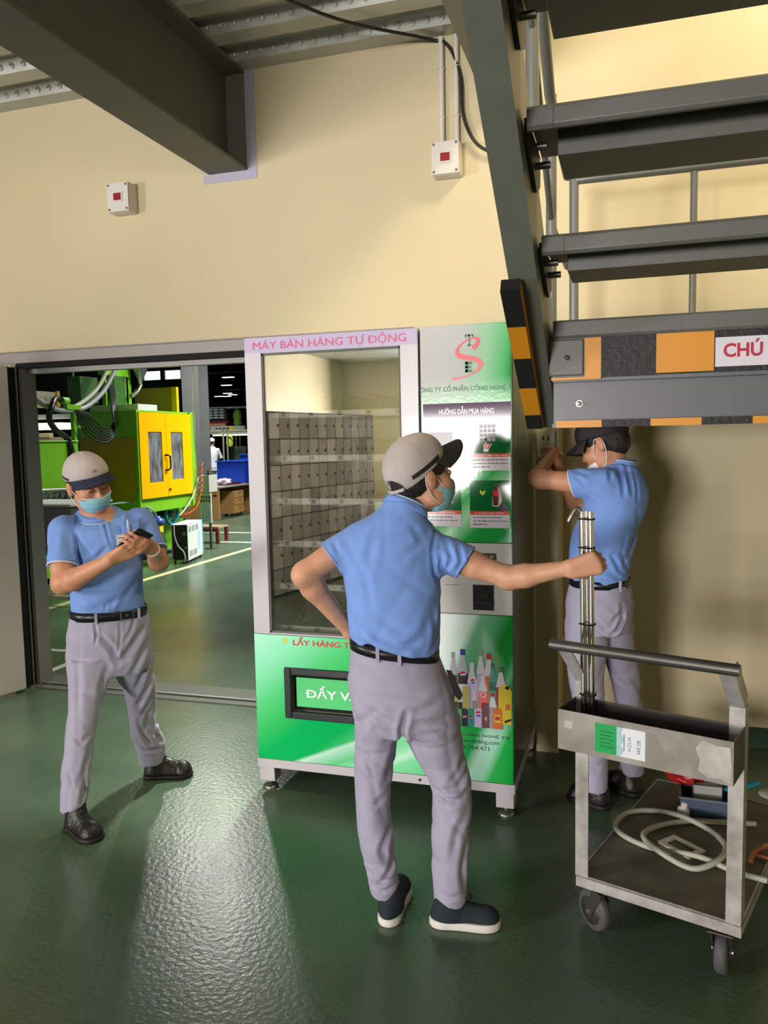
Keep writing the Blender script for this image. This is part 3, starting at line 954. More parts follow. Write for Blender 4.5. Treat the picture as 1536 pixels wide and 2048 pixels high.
for x0, x1, z1, mi in ((-0.671, -0.645, 0.465, 14), (-0.645, -0.617, 0.467, 6), (-0.617, -0.580, 0.470, 9), (-0.586, -0.553, 0.497, 10), (-0.553, -0.535, 0.47, 13), (-0.538, -0.499, 0.476, 4)):
    shape([(x0, 0.388), (x1, 0.388), (x1, z1 - 0.008), (x1 - 0.004, z1), (x0 + 0.004, z1), (x0, z1 - 0.008)], mi)
globe(-0.600, 0.447, 0.012); globe(-0.658, 0.43, 0.009); globe(-0.632, 0.425, 0.008)
shape([(-0.532, 0.415), (-0.506, 0.415), (-0.506, 0.45), (-0.532, 0.45)], 8); shape([(-0.529, 0.425), (-0.509, 0.425), (-0.509, 0.442), (-0.529, 0.442)], 3)
shape([(-0.575, 0.43), (-0.565, 0.415), (-0.562, 0.44)], 12)
bt.build('drinks_print', bm_, cf)
m = MB().text('CỔ PHẦN CÔNG NGHỆ TSE', -0.79, -0.466, 0.343, 0.364, FP - 0.0004, 0, bold=0.01)
m.text('www.tsevending.com', -0.735, -0.514, 0.312, 0.335, FP - 0.0004, 0)
m.text('0976.764.471', -0.715, -0.556, 0.288, 0.306, FP - 0.0004, 0)
m.build('contact_lettering', mat('ink_dark_teal', '1c4a40', 0.4), cf)


# ------------------------------------------------------------------ steel stair with landing over the right man
TREADM = mat('stair_paint', '5b5c56', 0.42, var=0.05, vscale=9, bump=0.04, bscale=140)
HZY, HZB = mat('hazard_orange', 'd08a12', 0.4, var=0.05, vscale=6), mat('hazard_black', '151514', 0.55, bump=0.25, bscale=60)
st = thing('steel_staircase', 'dark grey open steel staircase with hazard striped landing edge at upper right', 'staircase', (0.5, 3.3, 1.636))
# left stringer: channel open towards the treads
def on(y):     # underside height of the stringer
    return 2.083 - 0.665 * (y - 2.053)
dv = Vector((0, 1, -0.665)).normalized()
nv = Vector((0, 0.665, 1)).normalized()
def slopebox(m, x0, x1, ya, yb, o0, o1, mi=0):
    """box along the flight between two offsets above the stringer's underside"""
    vs = []
    for y in (ya, yb):
        for x in (x0, x1):
            for o in (o0, o1):
                b_ = Vector((x, y, on(y))) + nv * o
                vs.append(b_)
    fs = [(0, 1, 3, 2), (4, 6, 7, 5), (0, 4, 5, 1), (2, 3, 7, 6), (0, 2, 6, 4), (1, 5, 7, 3)]
    m.add(vs, fs, mi)
YA, YB = 0.3, 2.73
m = MB()
slopebox(m, -0.309, -0.235, YA, YB, 0, 0.012)
slopebox(m, -0.245, -0.235, YA, YB - 0.01, 0.012, 0.215)
slopebox(m, -0.309, -0.235, YA, YB - 0.08, 0.215, 0.227)
m.build('stringer', mat('stringer_paint', '666a60', 0.45, var=0.05, vscale=8, bump=0.05, bscale=140), st)
m = MB()
slopebox(m, 1.27, 1.355, YA, YB, 0, 0.012)
slopebox(m, 1.345, 1.355, YA, YB - 0.01, 0.012, 0.215)
m.build('stringer', mat('stringer_paint'), st)
# hazard striped guard bar under the stringer's left edge
m = MB()
y, i = 2.43, 0
ends = [2.114, 2.2385, 2.360, 2.4865, 2.614, 2.684]
for i in range(5):
    vs = []
    for yy in (ends[i], ends[i + 1]):
        zz = 1.98 - 0.617 * (yy - 2.114)
        for x, up_ in ((-0.326, 0), (-0.275, 0), (-0.275, 0.04), (-0.326, 0.04)):
            vs.append(Vector((x, yy, zz)) + Vector((0, 0.525, 0.851)) * up_)
    m.add(vs, [(0, 3, 2, 1), (4, 5, 6, 7), (0, 1, 5, 4), (3, 7, 6, 2), (0, 4, 7, 3), (1, 2, 6, 5)], i % 2)
    # the right side of the bar is taped orange all along
    m.add([vs[1] + Vector((0.001, 0, 0)), vs[5] + Vector((0.001, 0, 0)), vs[6] + Vector((0.001, 0, 0)), vs[2] + Vector((0.001, 0, 0))], [(0, 1, 2, 3)], 1)
m.build('guard_bar', [HZB, HZY], st)
# treads
TX1 = 1.30
def tread(y0, z0):
    """near edge y0, top z0; folded lip, recessed rib, flat underside"""
    m = MB()
    prof = [(y0 - 0.004, z0 - 0.006), (y0 + 0.004, z0 + 0.002), (y0 + 0.315, z0 + 0.002), (y0 + 0.315, z0 - 0.068), (y0 + 0.115, z0 - 0.072), (y0 + 0.112, z0 - 0.008), (y0 + 0.022, z0 - 0.008), (y0 + 0.02, z0 - 0.044), (y0 + 0.012, z0 - 0.05), (y0 + 0.002, z0 - 0.05), (y0 - 0.004, z0 - 0.042)]
    m.prism(prof[:4] + prof[4:], 'x', -0.165, TX1)
    tr = m.build('tread', TREADM, st, 0.002)
    e = MB()
    e.prism([prof[0], prof[1], (y0 + 0.315, z0 + 0.002), (y0 + 0.315, z0 - 0.006), (y0 + 0.022, z0 - 0.008)] + prof[7:], 'x', -0.222, -0.165)
    e.build('tread_end', TREADM, tr)
    b_ = MB()
    b_.prism([(y0 + 0.03, z0 - 0.01), (y0 + 0.30, z0 - 0.01), (y0 + 0.30, z0 - 0.085), (y0 + 0.22, z0 - 0.12), (y0 + 0.05, z0 - 0.055)], 'x', -0.232, -0.224)
    for yy, zz in ((0.12, -0.045), (0.21, -0.06)):
        b_.cyl((-0.235, y0 + yy, z0 + zz), (-0.19, y0 + yy, z0 + zz), 0.009, 1, 8)
    b_.build('bracket', [mat('bracket_dark', '3b3c36', 0.5), mat('bolt_steel', '77706a', 0.4, 0.7)], tr)
for k in range(5):
    tread(1.84 - 0.305 * (k - 1), 2.324 + 0.205 * (k - 1))
# landing: nosing, taped front plate, channel with taped flange, deck plate, joists
LX1, LY = 1.9, 2.47
m = MB()
m.prism([(LY - 0.006, 1.94), (LY - 0.002, 1.946), (4.3, 1.946), (4.3, 1.938), (LY + 0.02, 1.938), (LY + 0.012, 1.896), (LY - 0.002, 1.892), (LY - 0.006, 1.9)], 'x', -0.222, LX1)
m.build('landing_plate', TREADM, st)
m = MB()
m.box((-0.083, LY + 0.004, 1.775), (0.072, LY + 0.016, 1.893), 0)
m.box((-0.13, LY + 0.004, 1.775), (-0.083, LY + 0.016, 1.893), 1)
m.box((0.072, LY + 0.0035, 1.780), (0.228, LY + 0.016, 1.894), 1)
m.box((0.228, LY + 0.004, 1.776), (LX1, LY + 0.016, 1.895), 0)
m.box((-0.228, LY + 0.004, 1.777), (-0.13, LY + 0.016, 1.893), 2)
m.box((-0.228, LY + 0.0035, 1.770), (-0.083, LY + 0.018, 1.777), 1)
fp = m.build('front_plate', [HZB, HZY, TREADM], st)
MB().box((-0.235, LY - 0.004, 1.782), (-0.133, LY + 0.004, 1.889), 0).build('corner_plate', TREADM, fp, 0.004)
MB().lathe([(0.013, 0), (0.013, 0.003), (0.009, 0.003), (0.009, 0.009), (0.002, 0.011)], (-0.181, LY - 0.004, 1.835), (0, -1, 0), n=6, smooth=False).build('bolt', mat('bolt_dark', '4b4c48', 0.4, 0.5), fp)
m = MB().box((0.231, LY - 0.0005, 1.79), (0.46, LY + 0.003, 1.872), 0)
m.text('CHÚ Ý', 0.252, 0.402, 1.815, 1.864, LY - 0.0012, 1, bold=0.03)
m.build('warning_sign', [mat('sign_white', 'd7d2da', 0.25), mat('sign_crimson', 'b01742', 0.4)], fp)
m = MB()
m.box((-0.225, LY + 0.05, 1.635), (LX1, LY + 0.06, 1.770), 0)
m.box((-0.225, LY + 0.0, 1.628), (LX1, LY + 0.06, 1.6385), 0)
m.box((-0.225, LY + 0.016, 1.765), (LX1, LY + 0.06, 1.776), 0)
ch = m.build('channel_beam', [mat('channel_paint', '5e6165', 0.38, var=0.04, vscale=6)], st)
m = MB()
xs = [-0.213, -0.08, 0.058, 0.197, 0.332, 0.47, 0.61, 0.75, 0.89]
for i in range(8):
    m.box((xs[i], LY - 0.0025, 1.627), (xs[i + 1], LY + 0.0, 1.648), i % 2)
m.build('flange_tape', [HZY, HZB], ch)
MB().lathe([(0.011, 0), (0.011, 0.004), (0.008, 0.004), (0.008, 0.012), (0.002, 0.014)], (-0.148, LY + 0.05, 1.70), (0, -1, 0), n=6, smooth=False).build('bolt', mat('bolt_bright', 'a9a9a6', 0.3, 0.8), ch)
m = MB()
for xx in (-0.20, 0.5, 1.2):
    m.box((xx, LY + 0.06, 1.76), (xx + 0.05, 4.25, 1.938))
m.build('joist', TREADM, st)
# railing: square corner posts and round balusters
RAIL = mat('rail_paint', '7a7b76', 0.35, 0.2)
def post(x, y_, z0, z1, r=0.016):
    MB().tube([(x, y_, z0), (x, y_, z1)], r, n=12).build('railing_post', RAIL, st)
post(0.265, 3.9, 1.946, 2.76); post(1.0, 3.9, 1.946, 2.76)
post(-0.255, 3.9, 1.946, 2.80, 0.022)
post(-0.285, 3.1, 1.95, 2.85, 0.02); post(-0.285, 2.5, 2.1, 3.2, 0.02); post(-0.285, 1.9, 2.5, 3.6, 0.02)
m = MB().tube([(-0.255, 3.9, 2.78), (1.9, 3.9, 2.78)], 0.02, n=12)
m.tube([(-0.285, 3.9, 2.80), (-0.285, 3.05, 2.83), (-0.285, 1.2, 4.07)], 0.02, n=12)
m.tube([(-0.285, 3.85, 2.38), (-0.285, 3.1, 2.40), (-0.285, 1.2, 3.66)], 0.012, n=12)
m.build('handrail', RAIL, st)


# ------------------------------------------------------------------ tool cart
CARTP = mat('cart_worn_paint', 'bab7b3', 0.4, 0.2, var=0.22, vscale=14, color2='8a857e')
CARTD = mat('cart_bare_steel', '63625e', 0.35, 0.75, var=0.2, vscale=10)
CARTPL = mat('cart_platform', '75705f', 0.55, 0.1, var=0.2, vscale=9, color2='544f42')
ct = thing('platform_cart', 'worn grey steel platform trolley with push bar and tray, full of clutter', 'trolley', (-0.155, 2.507, 0), math.radians(-18.5))
CW, CL_, CZ = 0.495, 0.86, 0.20
m = MB()
m.box((0, 0, CZ - 0.006), (CW, CL_, CZ))
m.build('platform', CARTPL, ct, local=True)
m = MB()
m.box((0, 0, CZ - 0.038), (CW, 0.006, CZ + 0.002)); m.box((0, CL_ - 0.006, CZ - 0.038), (CW, CL_, CZ + 0.002))
m.box((0, 0.006, CZ - 0.038), (0.006, CL_ - 0.006, CZ + 0.002)); m.box((CW - 0.006, 0.006, CZ - 0.038), (CW, CL_ - 0.006, CZ + 0.002))
m.box((0.006, 0.2, CZ - 0.036), (CW - 0.006, 0.23, CZ - 0.006)); m.box((0.006, 0.62, CZ - 0.036), (CW - 0.006, 0.65, CZ - 0.006))
m.build('frame', CARTP, ct, local=True)
# angle-iron uprights, bent outwards at the top
for sx in (0, 1):
    m = MB()
    xa = 0.0 if sx == 0 else CW
    dirx = 1 if sx == 0 else -1
    yz = [(0.0, CZ), (0.0, 0.84), (-0.135, 0.968)]
    for i in range(2):
        (ya, za), (yb, zb) = yz[i], yz[i + 1]
        t_ = Vector((0, yb - ya, zb - za)).normalized()
        n_ = Vector((0, -t_.z, t_.y))
        for (xo0, xo1, o0, o1) in ((0, 0.042, 0, 0.005), (0, 0.005, -0.04, 0.0)):
            vs = []
            for (yy, zz) in ((ya, za), (yb, zb)):
                for xx in (xa + dirx * xo0, xa + dirx * xo1):
                    for oo in (o0, o1):
                        vs.append(Vector((xx, yy, zz)) + n_ * oo)
            m.add(vs, [(0, 1, 3, 2), (4, 6, 7, 5), (0, 4, 5, 1), (2, 3, 7, 6), (0, 2, 6, 4), (1, 5, 7, 3)])
    m.build('upright', CARTP, ct, local=True)
m = MB().tube([(-0.022, -0.142, 0.982), (CW + 0.012, -0.142, 0.982)], 0.0165, n=16)
m.build('push_bar', CARTD, ct, local=True)
m = MB()
tz0, tz1 = 0.665, 0.787
m.box((0, -0.142, tz0), (CW, -0.140, tz1), 0)
m.box((0, -0.002, tz0), (CW, 0.0, tz1), 1); m.box((0, -0.14, tz0), (0.002, -0.002, tz1), 1); m.box((CW - 0.002, -0.14, tz0), (CW, -0.002, tz1), 1)
m.box((0, -0.14, tz0), (CW, -0.002, tz0 + 0.003), 1)
trM = mat('tray_front', 'a5a29a', 0.38, 0.3, var=0.3, vscale=9, color2='7d766c')
tray = m.build('tray', [trM, CARTD], ct, local=True)
# green and white label, turned on its side, and bare scraped patches; the bright one at the right end is painted sheen
m = MB()
m.box((0.116, -0.1432, 0.682), (0.19, -0.142, 0.768), 0)
m.box((0.19, -0.1432, 0.682), (0.262, -0.142, 0.768), 1)
# wavy edge between the two halves
m.prism([(0.18, 0.682), (0.19, 0.682), (0.202, 0.70), (0.192, 0.715), (0.204, 0.733), (0.193, 0.75), (0.2, 0.768), (0.18, 0.768)], 'y', -0.1436, -0.142, 2)
Rm = Matrix.Translation((0.252, 0, 0.0)) @ Matrix.Rotation(math.radians(-90), 4, (0, 1, 0))
def side_text(body, xs0, xs1, zs0, zs1, mi):
    # lettering rotated a quarter turn: reads upwards from the right
    t_ = MB().text(body, 0, 1, 0, 1, 0, 0)
    vs = [(xs1 - p.z * (xs1 - xs0), -0.1440, zs0 + p.x * (zs1 - zs0)) for p in t_.v]
    m.add(vs, t_.f, mi)
side_text('비크', 0.238, 0.250, 0.700, 0.740, 3)
side_text('AQUA', 0.212, 0.224, 0.700, 0.745, 4)
for i in range(5):
    m.box((0.13, -0.1437, 0.70 + i * 0.011), (0.172 - 0.006 * (i % 2), -0.142, 0.7035 + i * 0.011), 5)
m.box((0.201, -0.1437, 0.70), (0.203, -0.142, 0.75), 3)
m.build('label', [mat('label_green', '1f9a50', 0.35), mat('label_white', 'd5d8dc', 0.35), mat('label_pale_blue', '9fbfc6', 0.35), mat('label_navy', '34496e', 0.4), mat('label_steel_blue', '5f8fae', 0.4), mat('label_dark_green', '126a38', 0.4)], tray, local=True)
for poly, mm in (([(0.265, 0.69), (0.30, 0.685), (0.315, 0.72), (0.292, 0.765), (0.268, 0.768)], mat('scrape_grey', '7f7a72', 0.5)), ([(0.405, 0.69), (0.43, 0.676), (0.462, 0.68), (0.488, 0.67), (0.490, 0.72), (0.486, 0.77), (0.45, 0.768), (0.415, 0.777), (0.398, 0.75), (0.41, 0.72)], mat('scrape_sheen', 'c2bfb9', 0.3, 0.4, var=0.2, vscale=20)), ([(0.02, 0.735), (0.045, 0.733), (0.046, 0.755), (0.021, 0.757)], mat('scrape_sheen', 'c2bfb9', 0.3, 0.4, var=0.2, vscale=20))):
    MB().prism(poly, 'y', -0.1426, -0.142, 0).build('scrape_sheen_patch', mm, tray, local=True)
# swivel castors
def castor(x, y, a):
    cs = MB()
    M_ = Matrix.Translation((x, y, 0)) @ Matrix.Rotation(a, 4, 'Z')
    cs.box((-0.03, -0.035, 0.150), (0.03, 0.035, 0.156), 0, M_)
    for sy in (-1, 1):
        cs.prism([(-0.025, 0.150), (0.025, 0.150), (0.05, 0.06), (0.03, 0.05)], 'y', sy * 0.024 - 0.0015, sy * 0.024 + 0.0015, 0, M_)
    cs.lathe([(0.008, -0.03), (0.008, 0.03)], (0.04, 0, 0.066), (0, 1, 0), 2, 8, M_)
    c_ = cs.build('castor', [mat('castor_fork', '5f5d58', 0.4, 0.7), BLACK, mat('bolt_bright')], ct, local=True)
    w_ = MB()
    w_.lathe([(0.03, -0.018), (0.058, -0.018), (0.066, -0.012), (0.066, 0.012), (0.058, 0.018), (0.03, 0.018)], (0.04, 0, 0.066), (0, 1, 0), 0, 28, M_)
    w_.lathe([(0.012, -0.02), (0.045, -0.0185), (0.045, 0.0185), (0.012, 0.02)], (0.04, 0, 0.066), (0, 1, 0), 1, 24, M_)
    w_.build('wheel', [mat('castor_rubber', '4b4a4a', 0.6), mat('castor_hub', '33322f', 0.5)], c_, local=True)
castor(0.075, 0.04, math.radians(150)); castor(0.435, 0.03, math.radians(95)); castor(0.07, 0.79, math.radians(120)); castor(0.43, 0.79, math.radians(100))

# things lying on the cart (world coordinates)
PZ = CZ + 0.0
# grey plastic hose in two loose turns
hp = smooth_path([(0.42, 2.60, PZ + .012), (0.33, 2.63, PZ + .012), (0.22, 2.665, PZ + .03), (0.07, 2.72, PZ + .012), (-0.035, 2.82, PZ + .012), (-0.005, 2.95, PZ + .012), (0.09, 3.00, PZ + .012), (0.19, 2.94, PZ + .03), (0.28, 2.85, PZ + .03), (0.315, 2.75, PZ + .03), (0.28, 2.65, PZ + .03), (0.2, 2.615, PZ + .012), (0.10, 2.66, PZ + .034), (0.055, 2.76, PZ + .03), (0.10, 2.875, PZ + .012), (0.21, 2.945, PZ + .012), (0.33, 2.97, PZ + .012), (0.44, 2.985, PZ + .012)], 8)
o = MB().tube(hp, 0.0095, n=10).build('hose', mat('grey_hose', 'a9aa9c', 0.45))
origin_to(o, (0.14, 2.8, PZ)); tag(o, 'grey flexible hose lying coiled in loops on the cart platform', 'hose')
# white switch frame
Mf = Matrix.Translation((0.178, 2.765, PZ)) @ Matrix.Rotation(math.radians(-42), 4, 'Z')
m = MB()
for a, b_ in (((-0.065, -0.042), (0.065, -0.026)), ((-0.065, 0.026), (0.065, 0.042)), ((-0.065, -0.026), (-0.045, 0.026)), ((0.045, -0.026), (0.065, 0.026))):
    m.box((a[0], a[1], 0.0), (b_[0], b_[1], 0.01), 0, Mf)
o = m.build('cover_frame', mat('frame_white', 'f3f1ea', 0.4), None, 0.003)
origin_to(o, (0.178, 2.765, PZ)); tag(o, 'small white plastic switch cover frame inside the hose loops', 'cover frame')
# blue-grey open tool tray with things in it
tb = thing('tool_box', 'open dark blue plastic tool box at the far end of the cart', 'tool box', (0.28, 3.06, PZ), math.radians(-3))
TB = mat('tool_box_blue', '38475a', 0.45)
m = MB()
m.box((-0.09, -0.06, 0), (0.13, 0.07, 0.006)); m.box((-0.09, -0.06, 0.006), (0.13, -0.055, 0.07)); m.box((-0.09, 0.065, 0.006), (0.13, 0.07, 0.07)); m.box((-0.09, -0.055, 0.006), (-0.085, 0.065, 0.07)); m.box((0.125, -0.055, 0.006), (0.13, 0.065, 0.07))
m.build('tray_body', TB, tb, 0.003, local=True)
m = MB(); m.box((-0.095, -0.066, 0.07), (0.135, -0.055, 0.076)); m.box((-0.095, 0.065, 0.07), (0.135, 0.076, 0.076)); m.box((-0.095, -0.055, 0.07), (-0.085, 0.065, 0.076)); m.box((0.125, -0.055, 0.07), (0.135, 0.065, 0.076))
m.build('rim', mat('tool_box_rim', '5a6a7c', 0.4), tb, 0.002, local=True)
m = MB().box((0.235, 3.05, PZ + 0.03), (0.335, 3.13, PZ + 0.036), 0)
for (a, b_) in (((0.235, 3.05), (0.335, 3.053)), ((0.235, 3.127), (0.335, 3.13)), ((0.235, 3.05), (0.238, 3.13)), ((0.332, 3.05), (0.335, 3.13))):
    m.box((a[0], a[1], PZ + 0.03), (b_[0], b_[1], PZ + 0.105), 0)
o = m.build('clear_container', mat('cloudy_plastic', 'b8b8b2', 0.25, alpha=0.6))
origin_to(o, (0.285, 3.09, PZ + 0.03)); tag(o, 'cloudy clear plastic box standing in the blue tool box', 'container')
# red cloth-like pouch: lumpy
def lump(name, c, r, mats, label, cat, seed, amp=0.25, seg=20):
    rnd = random.Random(seed)
    ph = [(rnd.uniform(2, 7), rnd.uniform(0, 6), rnd.uniform(0, 6)) for _ in range(5)]
    vs, fs = [], []
    for i in range(seg + 1):
        th = PI * i / seg
        for k in range(2 * seg):
            a = PI * k / seg
            f_ = 1 + amp * sum(math.sin(p[0] * th + p[1]) * math.cos(round(p[0]) * a + p[2]) for p in ph) / 3
            vs.append((c[0] + r[0] * f_ * math.sin(th) * math.cos(a), c[1] + r[1] * f_ * math.sin(th) * math.sin(a), max(c[2] - r[2] * 0.98, c[2] + r[2] * f_ * math.cos(th))))
    n_ = 2 * seg
    for i in range(seg):
        for k in range(n_):
            fs.append((i * n_ + k, i * n_ + (k + 1) % n_, (i + 1) * n_ + (k + 1) % n_, (i + 1) * n_ + k))
    m_ = MB().add(vs, fs, 0, True)
    o_ = m_.build(name, mats)
    origin_to(o_, (c[0], c[1], c[2] - r[2]))
    tag(o_, label, cat)
    return o_
lump('red_pouch', (0.215, 3.155, PZ + 0.095), (0.07, 0.05, 0.028), mat('red_vinyl', 'b02320', 0.3, bump=0.5, bscale=45), 'crumpled shiny red pouch lying over the blue tool box', 'pouch', 3)
m = MB().lathe([(0.0, 0), (0.021, 0.001), (0.022, 0.006), (0.022, 0.034), (0.012, 0.04), (0.012, 0.055), (0.002, 0.056)], (0.195, 3.0, PZ), (0.15, 0.05, 1), n=18)
o = m.build('plastic_bottle', mat('white_plastic')); origin_to(o, (0.195, 3.0, PZ)); tag(o, 'small white capped bottle in front of the blue tool box', 'bottle')
m = MB()
m.tube([(0.345, 3.10, PZ + 0.078), (0.42, 3.115, PZ + 0.09), (0.47, 3.14, PZ + 0.10)], [0.008, 0.011, 0.009], n=10)
m.tube([(0.345, 3.12, PZ + 0.078), (0.42, 3.15, PZ + 0.085), (0.475, 3.17, PZ + 0.086)], [0.008, 0.011, 0.009], n=10)
o = m.build('pliers', mat('teal_grip', '157a86', 0.4)); origin_to(o, (0.41, 3.13, PZ + 0.08)); tag(o, 'pliers with teal handles sticking out of the tool box', 'pliers')
m = MB().tube(smooth_path([(0.385, 2.705, PZ + 0.012), (0.405, 2.76, PZ + 0.02), (0.43, 2.80, PZ + 0.012), (0.45, 2.82, PZ + 0.02)], 6), 0.0085, n=8)
m.tube([(0.40, 2.76, PZ + 0.012), (0.448, 2.745, PZ + 0.01)], 0.007, n=8)
o = m.build('screwdriver', mat('rusty_orange', '9a5a32', 0.5)); origin_to(o, (0.42, 2.77, PZ)); tag(o, 'rust coloured hand tool behind the right cart upright', 'hand tool')
# pale floor disc at the far right
o = MB().lathe([(0.06, 0), (0.06, 0.003), (0.02, 0.006)], (0.62, 3.75, 0.0), n=28).build('floor_cap', mat('pale_disc', 'b5b7ad', 0.4))
tag(origin_to(o, (0.62, 3.75, 0)), 'flat pale round cap on the floor by the skirting', 'cap')
# pipe stub and clamp behind the machine near the floor
o = MB().tube([(-0.325, 4.12, 0.10), (-0.2, 4.12, 0.10), (-0.1, 4.12, 0.10)], 0.035, n=14).build('pipe', mat('dark_pipe', '4b4d48', 0.35, 0.6))
tag(origin_to(o, (-0.2, 4.12, 0.1)), 'short dark pipe near the floor between machine and right man', 'pipe')

# bundle of bright steel tubes held by the middle man, standing in the cart tray
tu = thing('tube_bundle', 'tied bundle of bright thin steel tubes standing in the cart tray', 'tubes', (-0.115, 2.46, 0.67))
TUB = mat('polished_tube', 'cfc9c4', 0.16, 1.0)
def tube_pt(x_, y_, z):
    return (x_, y_, z)
for dx, dy in ((-0.0125, 0.0), (0.0125, -0.004), (0.0, 0.012)):
    MB().tube([(-0.115 + dx, 2.46 + dy, 0.67), (-0.1235 + dx, 2.46 + dy, 1.375)], 0.0088, n=16).build('tube', TUB, tu)
for z in (1.352, 1.265, 1.03, 0.81):
    cx_ = -0.115 - 0.0085 * (z - 0.67) / 0.705
    pts = [(cx_ + 0.0235 * math.cos(a), 2.4615 + 0.0195 * math.sin(a), z + 0.001 * math.sin(2 * a)) for a in [i * 2 * PI / 20 for i in range(20)]]
    MB().tube(pts, 0.0026, n=6, closed=True).build('cable_tie', BLACK, tu)
MB().tube(smooth_path([(-0.135, 2.46, 1.36), (-0.15, 2.455, 1.385), (-0.165, 2.45, 1.365), (-0.175, 2.45, 1.345)], 6), [0.007] * 19, n=8).build('hook_fitting', mat('hook_steel', '8f8c86', 0.3, 0.8), tu)


# ------------------------------------------------------------------ organic shapes: distance fields -> one continuous surface
class Field:
    """distance field on a regular grid; shapes are blended into it and the zero surface is meshed"""

    def __init__(s, lo, hi, h):
        s.lo = np.array(lo, np.float32)
        s.h = h
        s.n = np.ceil((np.array(hi) - np.array(lo)) / h).astype(int) + 1
        s.D = np.full(tuple(s.n), 0.2, np.float32)

    def block(s, lo, hi, pad):
        i0 = np.maximum(np.floor((np.array(lo) - pad - s.lo) / s.h).astype(int), 0)
        i1 = np.minimum(np.ceil((np.array(hi) + pad - s.lo) / s.h).astype(int) + 1, s.n)
        if np.any(i1 <= i0):
            return None, None
        sl = tuple(slice(a, b) for a, b in zip(i0, i1))
        ax = [s.lo[k] + s.h * np.arange(i0[k], i1[k], dtype=np.float32) for k in range(3)]
        return sl, (ax[0][:, None, None], ax[1][None, :, None], ax[2][None, None, :])

    def merge(s, sl, d, k, op):
        A = s.D[sl]
        if op == 'add':
            if k > 0:
                hh = np.maximum(k - np.abs(A - d), 0) / k
                s.D[sl] = np.minimum(A, d) - hh * hh * k * 0.25
            else:
                s.D[sl] = np.minimum(A, d)
        elif op == 'sub':
            d = -d
            if k > 0:
                hh = np.maximum(k - np.abs(A - d), 0) / k
                s.D[sl] = np.maximum(A, d) + hh * hh * k * 0.25
            else:
                s.D[sl] = np.maximum(A, d)

    def cone(s, a, b, ra, rb=None, k=0.015, op='add'):
        rb = ra if rb is None else rb
        a, b = np.array(a, np.float32), np.array(b, np.float32)
        R = max(ra, rb)
        sl, g = s.block(np.minimum(a, b) - R, np.maximum(a, b) + R, k + 3 * s.h)
        if sl is None:
            return s
        ab = b - a
        L2 = float(ab @ ab) + 1e-12
        t = np.clip(((g[0] - a[0]) * ab[0] + (g[1] - a[1]) * ab[1] + (g[2] - a[2]) * ab[2]) / L2, 0, 1)
        d = np.sqrt((g[0] - a[0] - t * ab[0]) ** 2 + (g[1] - a[1] - t * ab[1]) ** 2 + (g[2] - a[2] - t * ab[2]) ** 2) - (ra + (rb - ra) * t)
        s.merge(sl, d.astype(np.float32), k, op)
        return s

    def chain(s, pts, rs, k=0.012):
        for i in range(len(pts) - 1):
            s.cone(pts[i], pts[i + 1], rs[i], rs[i + 1], k)
        return s

    def ell(s, c, r, R=None, k=0.015, op='add'):
        """ellipsoid, R: 3x3 matrix whose rows are the local axes"""
        c = np.array(c, np.float32)
        R = np.eye(3) if R is None else np.array(R)
        ext = np.sqrt(((R * np.array(r)[:, None]) ** 2).sum(0))
        sl, g = s.block(c - ext, c + ext, k + 3 * s.h)
        if sl is None:
            return s
        q = [R[i][0] * (g[0] - c[0]) + R[i][1] * (g[1] - c[1]) + R[i][2] * (g[2] - c[2]) for i in range(3)]
        k0 = np.sqrt((q[0] / r[0]) ** 2 + (q[1] / r[1]) ** 2 + (q[2] / r[2]) ** 2) + 1e-6
        k1 = np.sqrt((q[0] / r[0] ** 2) ** 2 + (q[1] / r[1] ** 2) ** 2 + (q[2] / r[2] ** 2) ** 2) + 1e-6
        s.merge(sl, (k0 * (k0 - 1) / k1).astype(np.float32), k, op)
        return s

    def loft(s, st, k=0.02, cap=0.012, p=2.0, rot=0.0):
        """stations (z, a, b, half_a, half_b), interpolated smoothly along z; rot turns the section"""
        st = sorted(st)
        zs = np.array([q[0] for q in st])
        A = np.array([q[1:] for q in st])
        R = float(max(A[:, 2].max(), A[:, 3].max()))
        lo = (A[:, 0].min() - R, A[:, 1].min() - R, zs[0])
        hi = (A[:, 0].max() + R, A[:, 1].max() + R, zs[-1])
        sl, g = s.block(lo, hi, k + 3 * s.h)
        if sl is None:
            return s
        z = g[2][0, 0, :]
        zc = np.clip(z, zs[0], zs[-1])
        # smooth (cubic) interpolation of every column
        cols = []
        for j in range(4):
            y = A[:, j]
            m = np.gradient(y, zs) if len(zs) > 2 else np.full(len(zs), (y[-1] - y[0]) / (zs[-1] - zs[0]))
            i = np.clip(np.searchsorted(zs, zc) - 1, 0, len(zs) - 2)
            hh = zs[i + 1] - zs[i]
            t = (zc - zs[i]) / hh
            cols.append((2 * t ** 3 - 3 * t ** 2 + 1) * y[i] + (t ** 3 - 2 * t ** 2 + t) * hh * m[i] + (-2 * t ** 3 + 3 * t ** 2) * y[i + 1] + (t ** 3 - t ** 2) * hh * m[i + 1])
        ca, cb, ha, hb = [c.astype(np.float32)[None, None, :] for c in cols]
        da, db = g[0] - ca, g[1] - cb
        if rot:
            cr_, sr_ = math.cos(rot), math.sin(rot)
            da, db = da * cr_ + db * sr_, -da * sr_ + db * cr_
        if p == 2.0:
            k0 = np.sqrt((da / ha) ** 2 + (db / hb) ** 2) + 1e-6
            k1 = np.sqrt((da / ha ** 2) ** 2 + (db / hb ** 2) ** 2) + 1e-6
            d = k0 * (k0 - 1) / k1
        else:
            k0 = (np.abs(da / ha) ** p + np.abs(db / hb) ** p) ** (1 / p) + 1e-6
            rr = np.sqrt(da ** 2 + db ** 2)
            d = rr * (1 - 1 / k0)
        e = np.maximum(z - zs[-1], zs[0] - z).astype(np.float32)[None, None, :] + cap
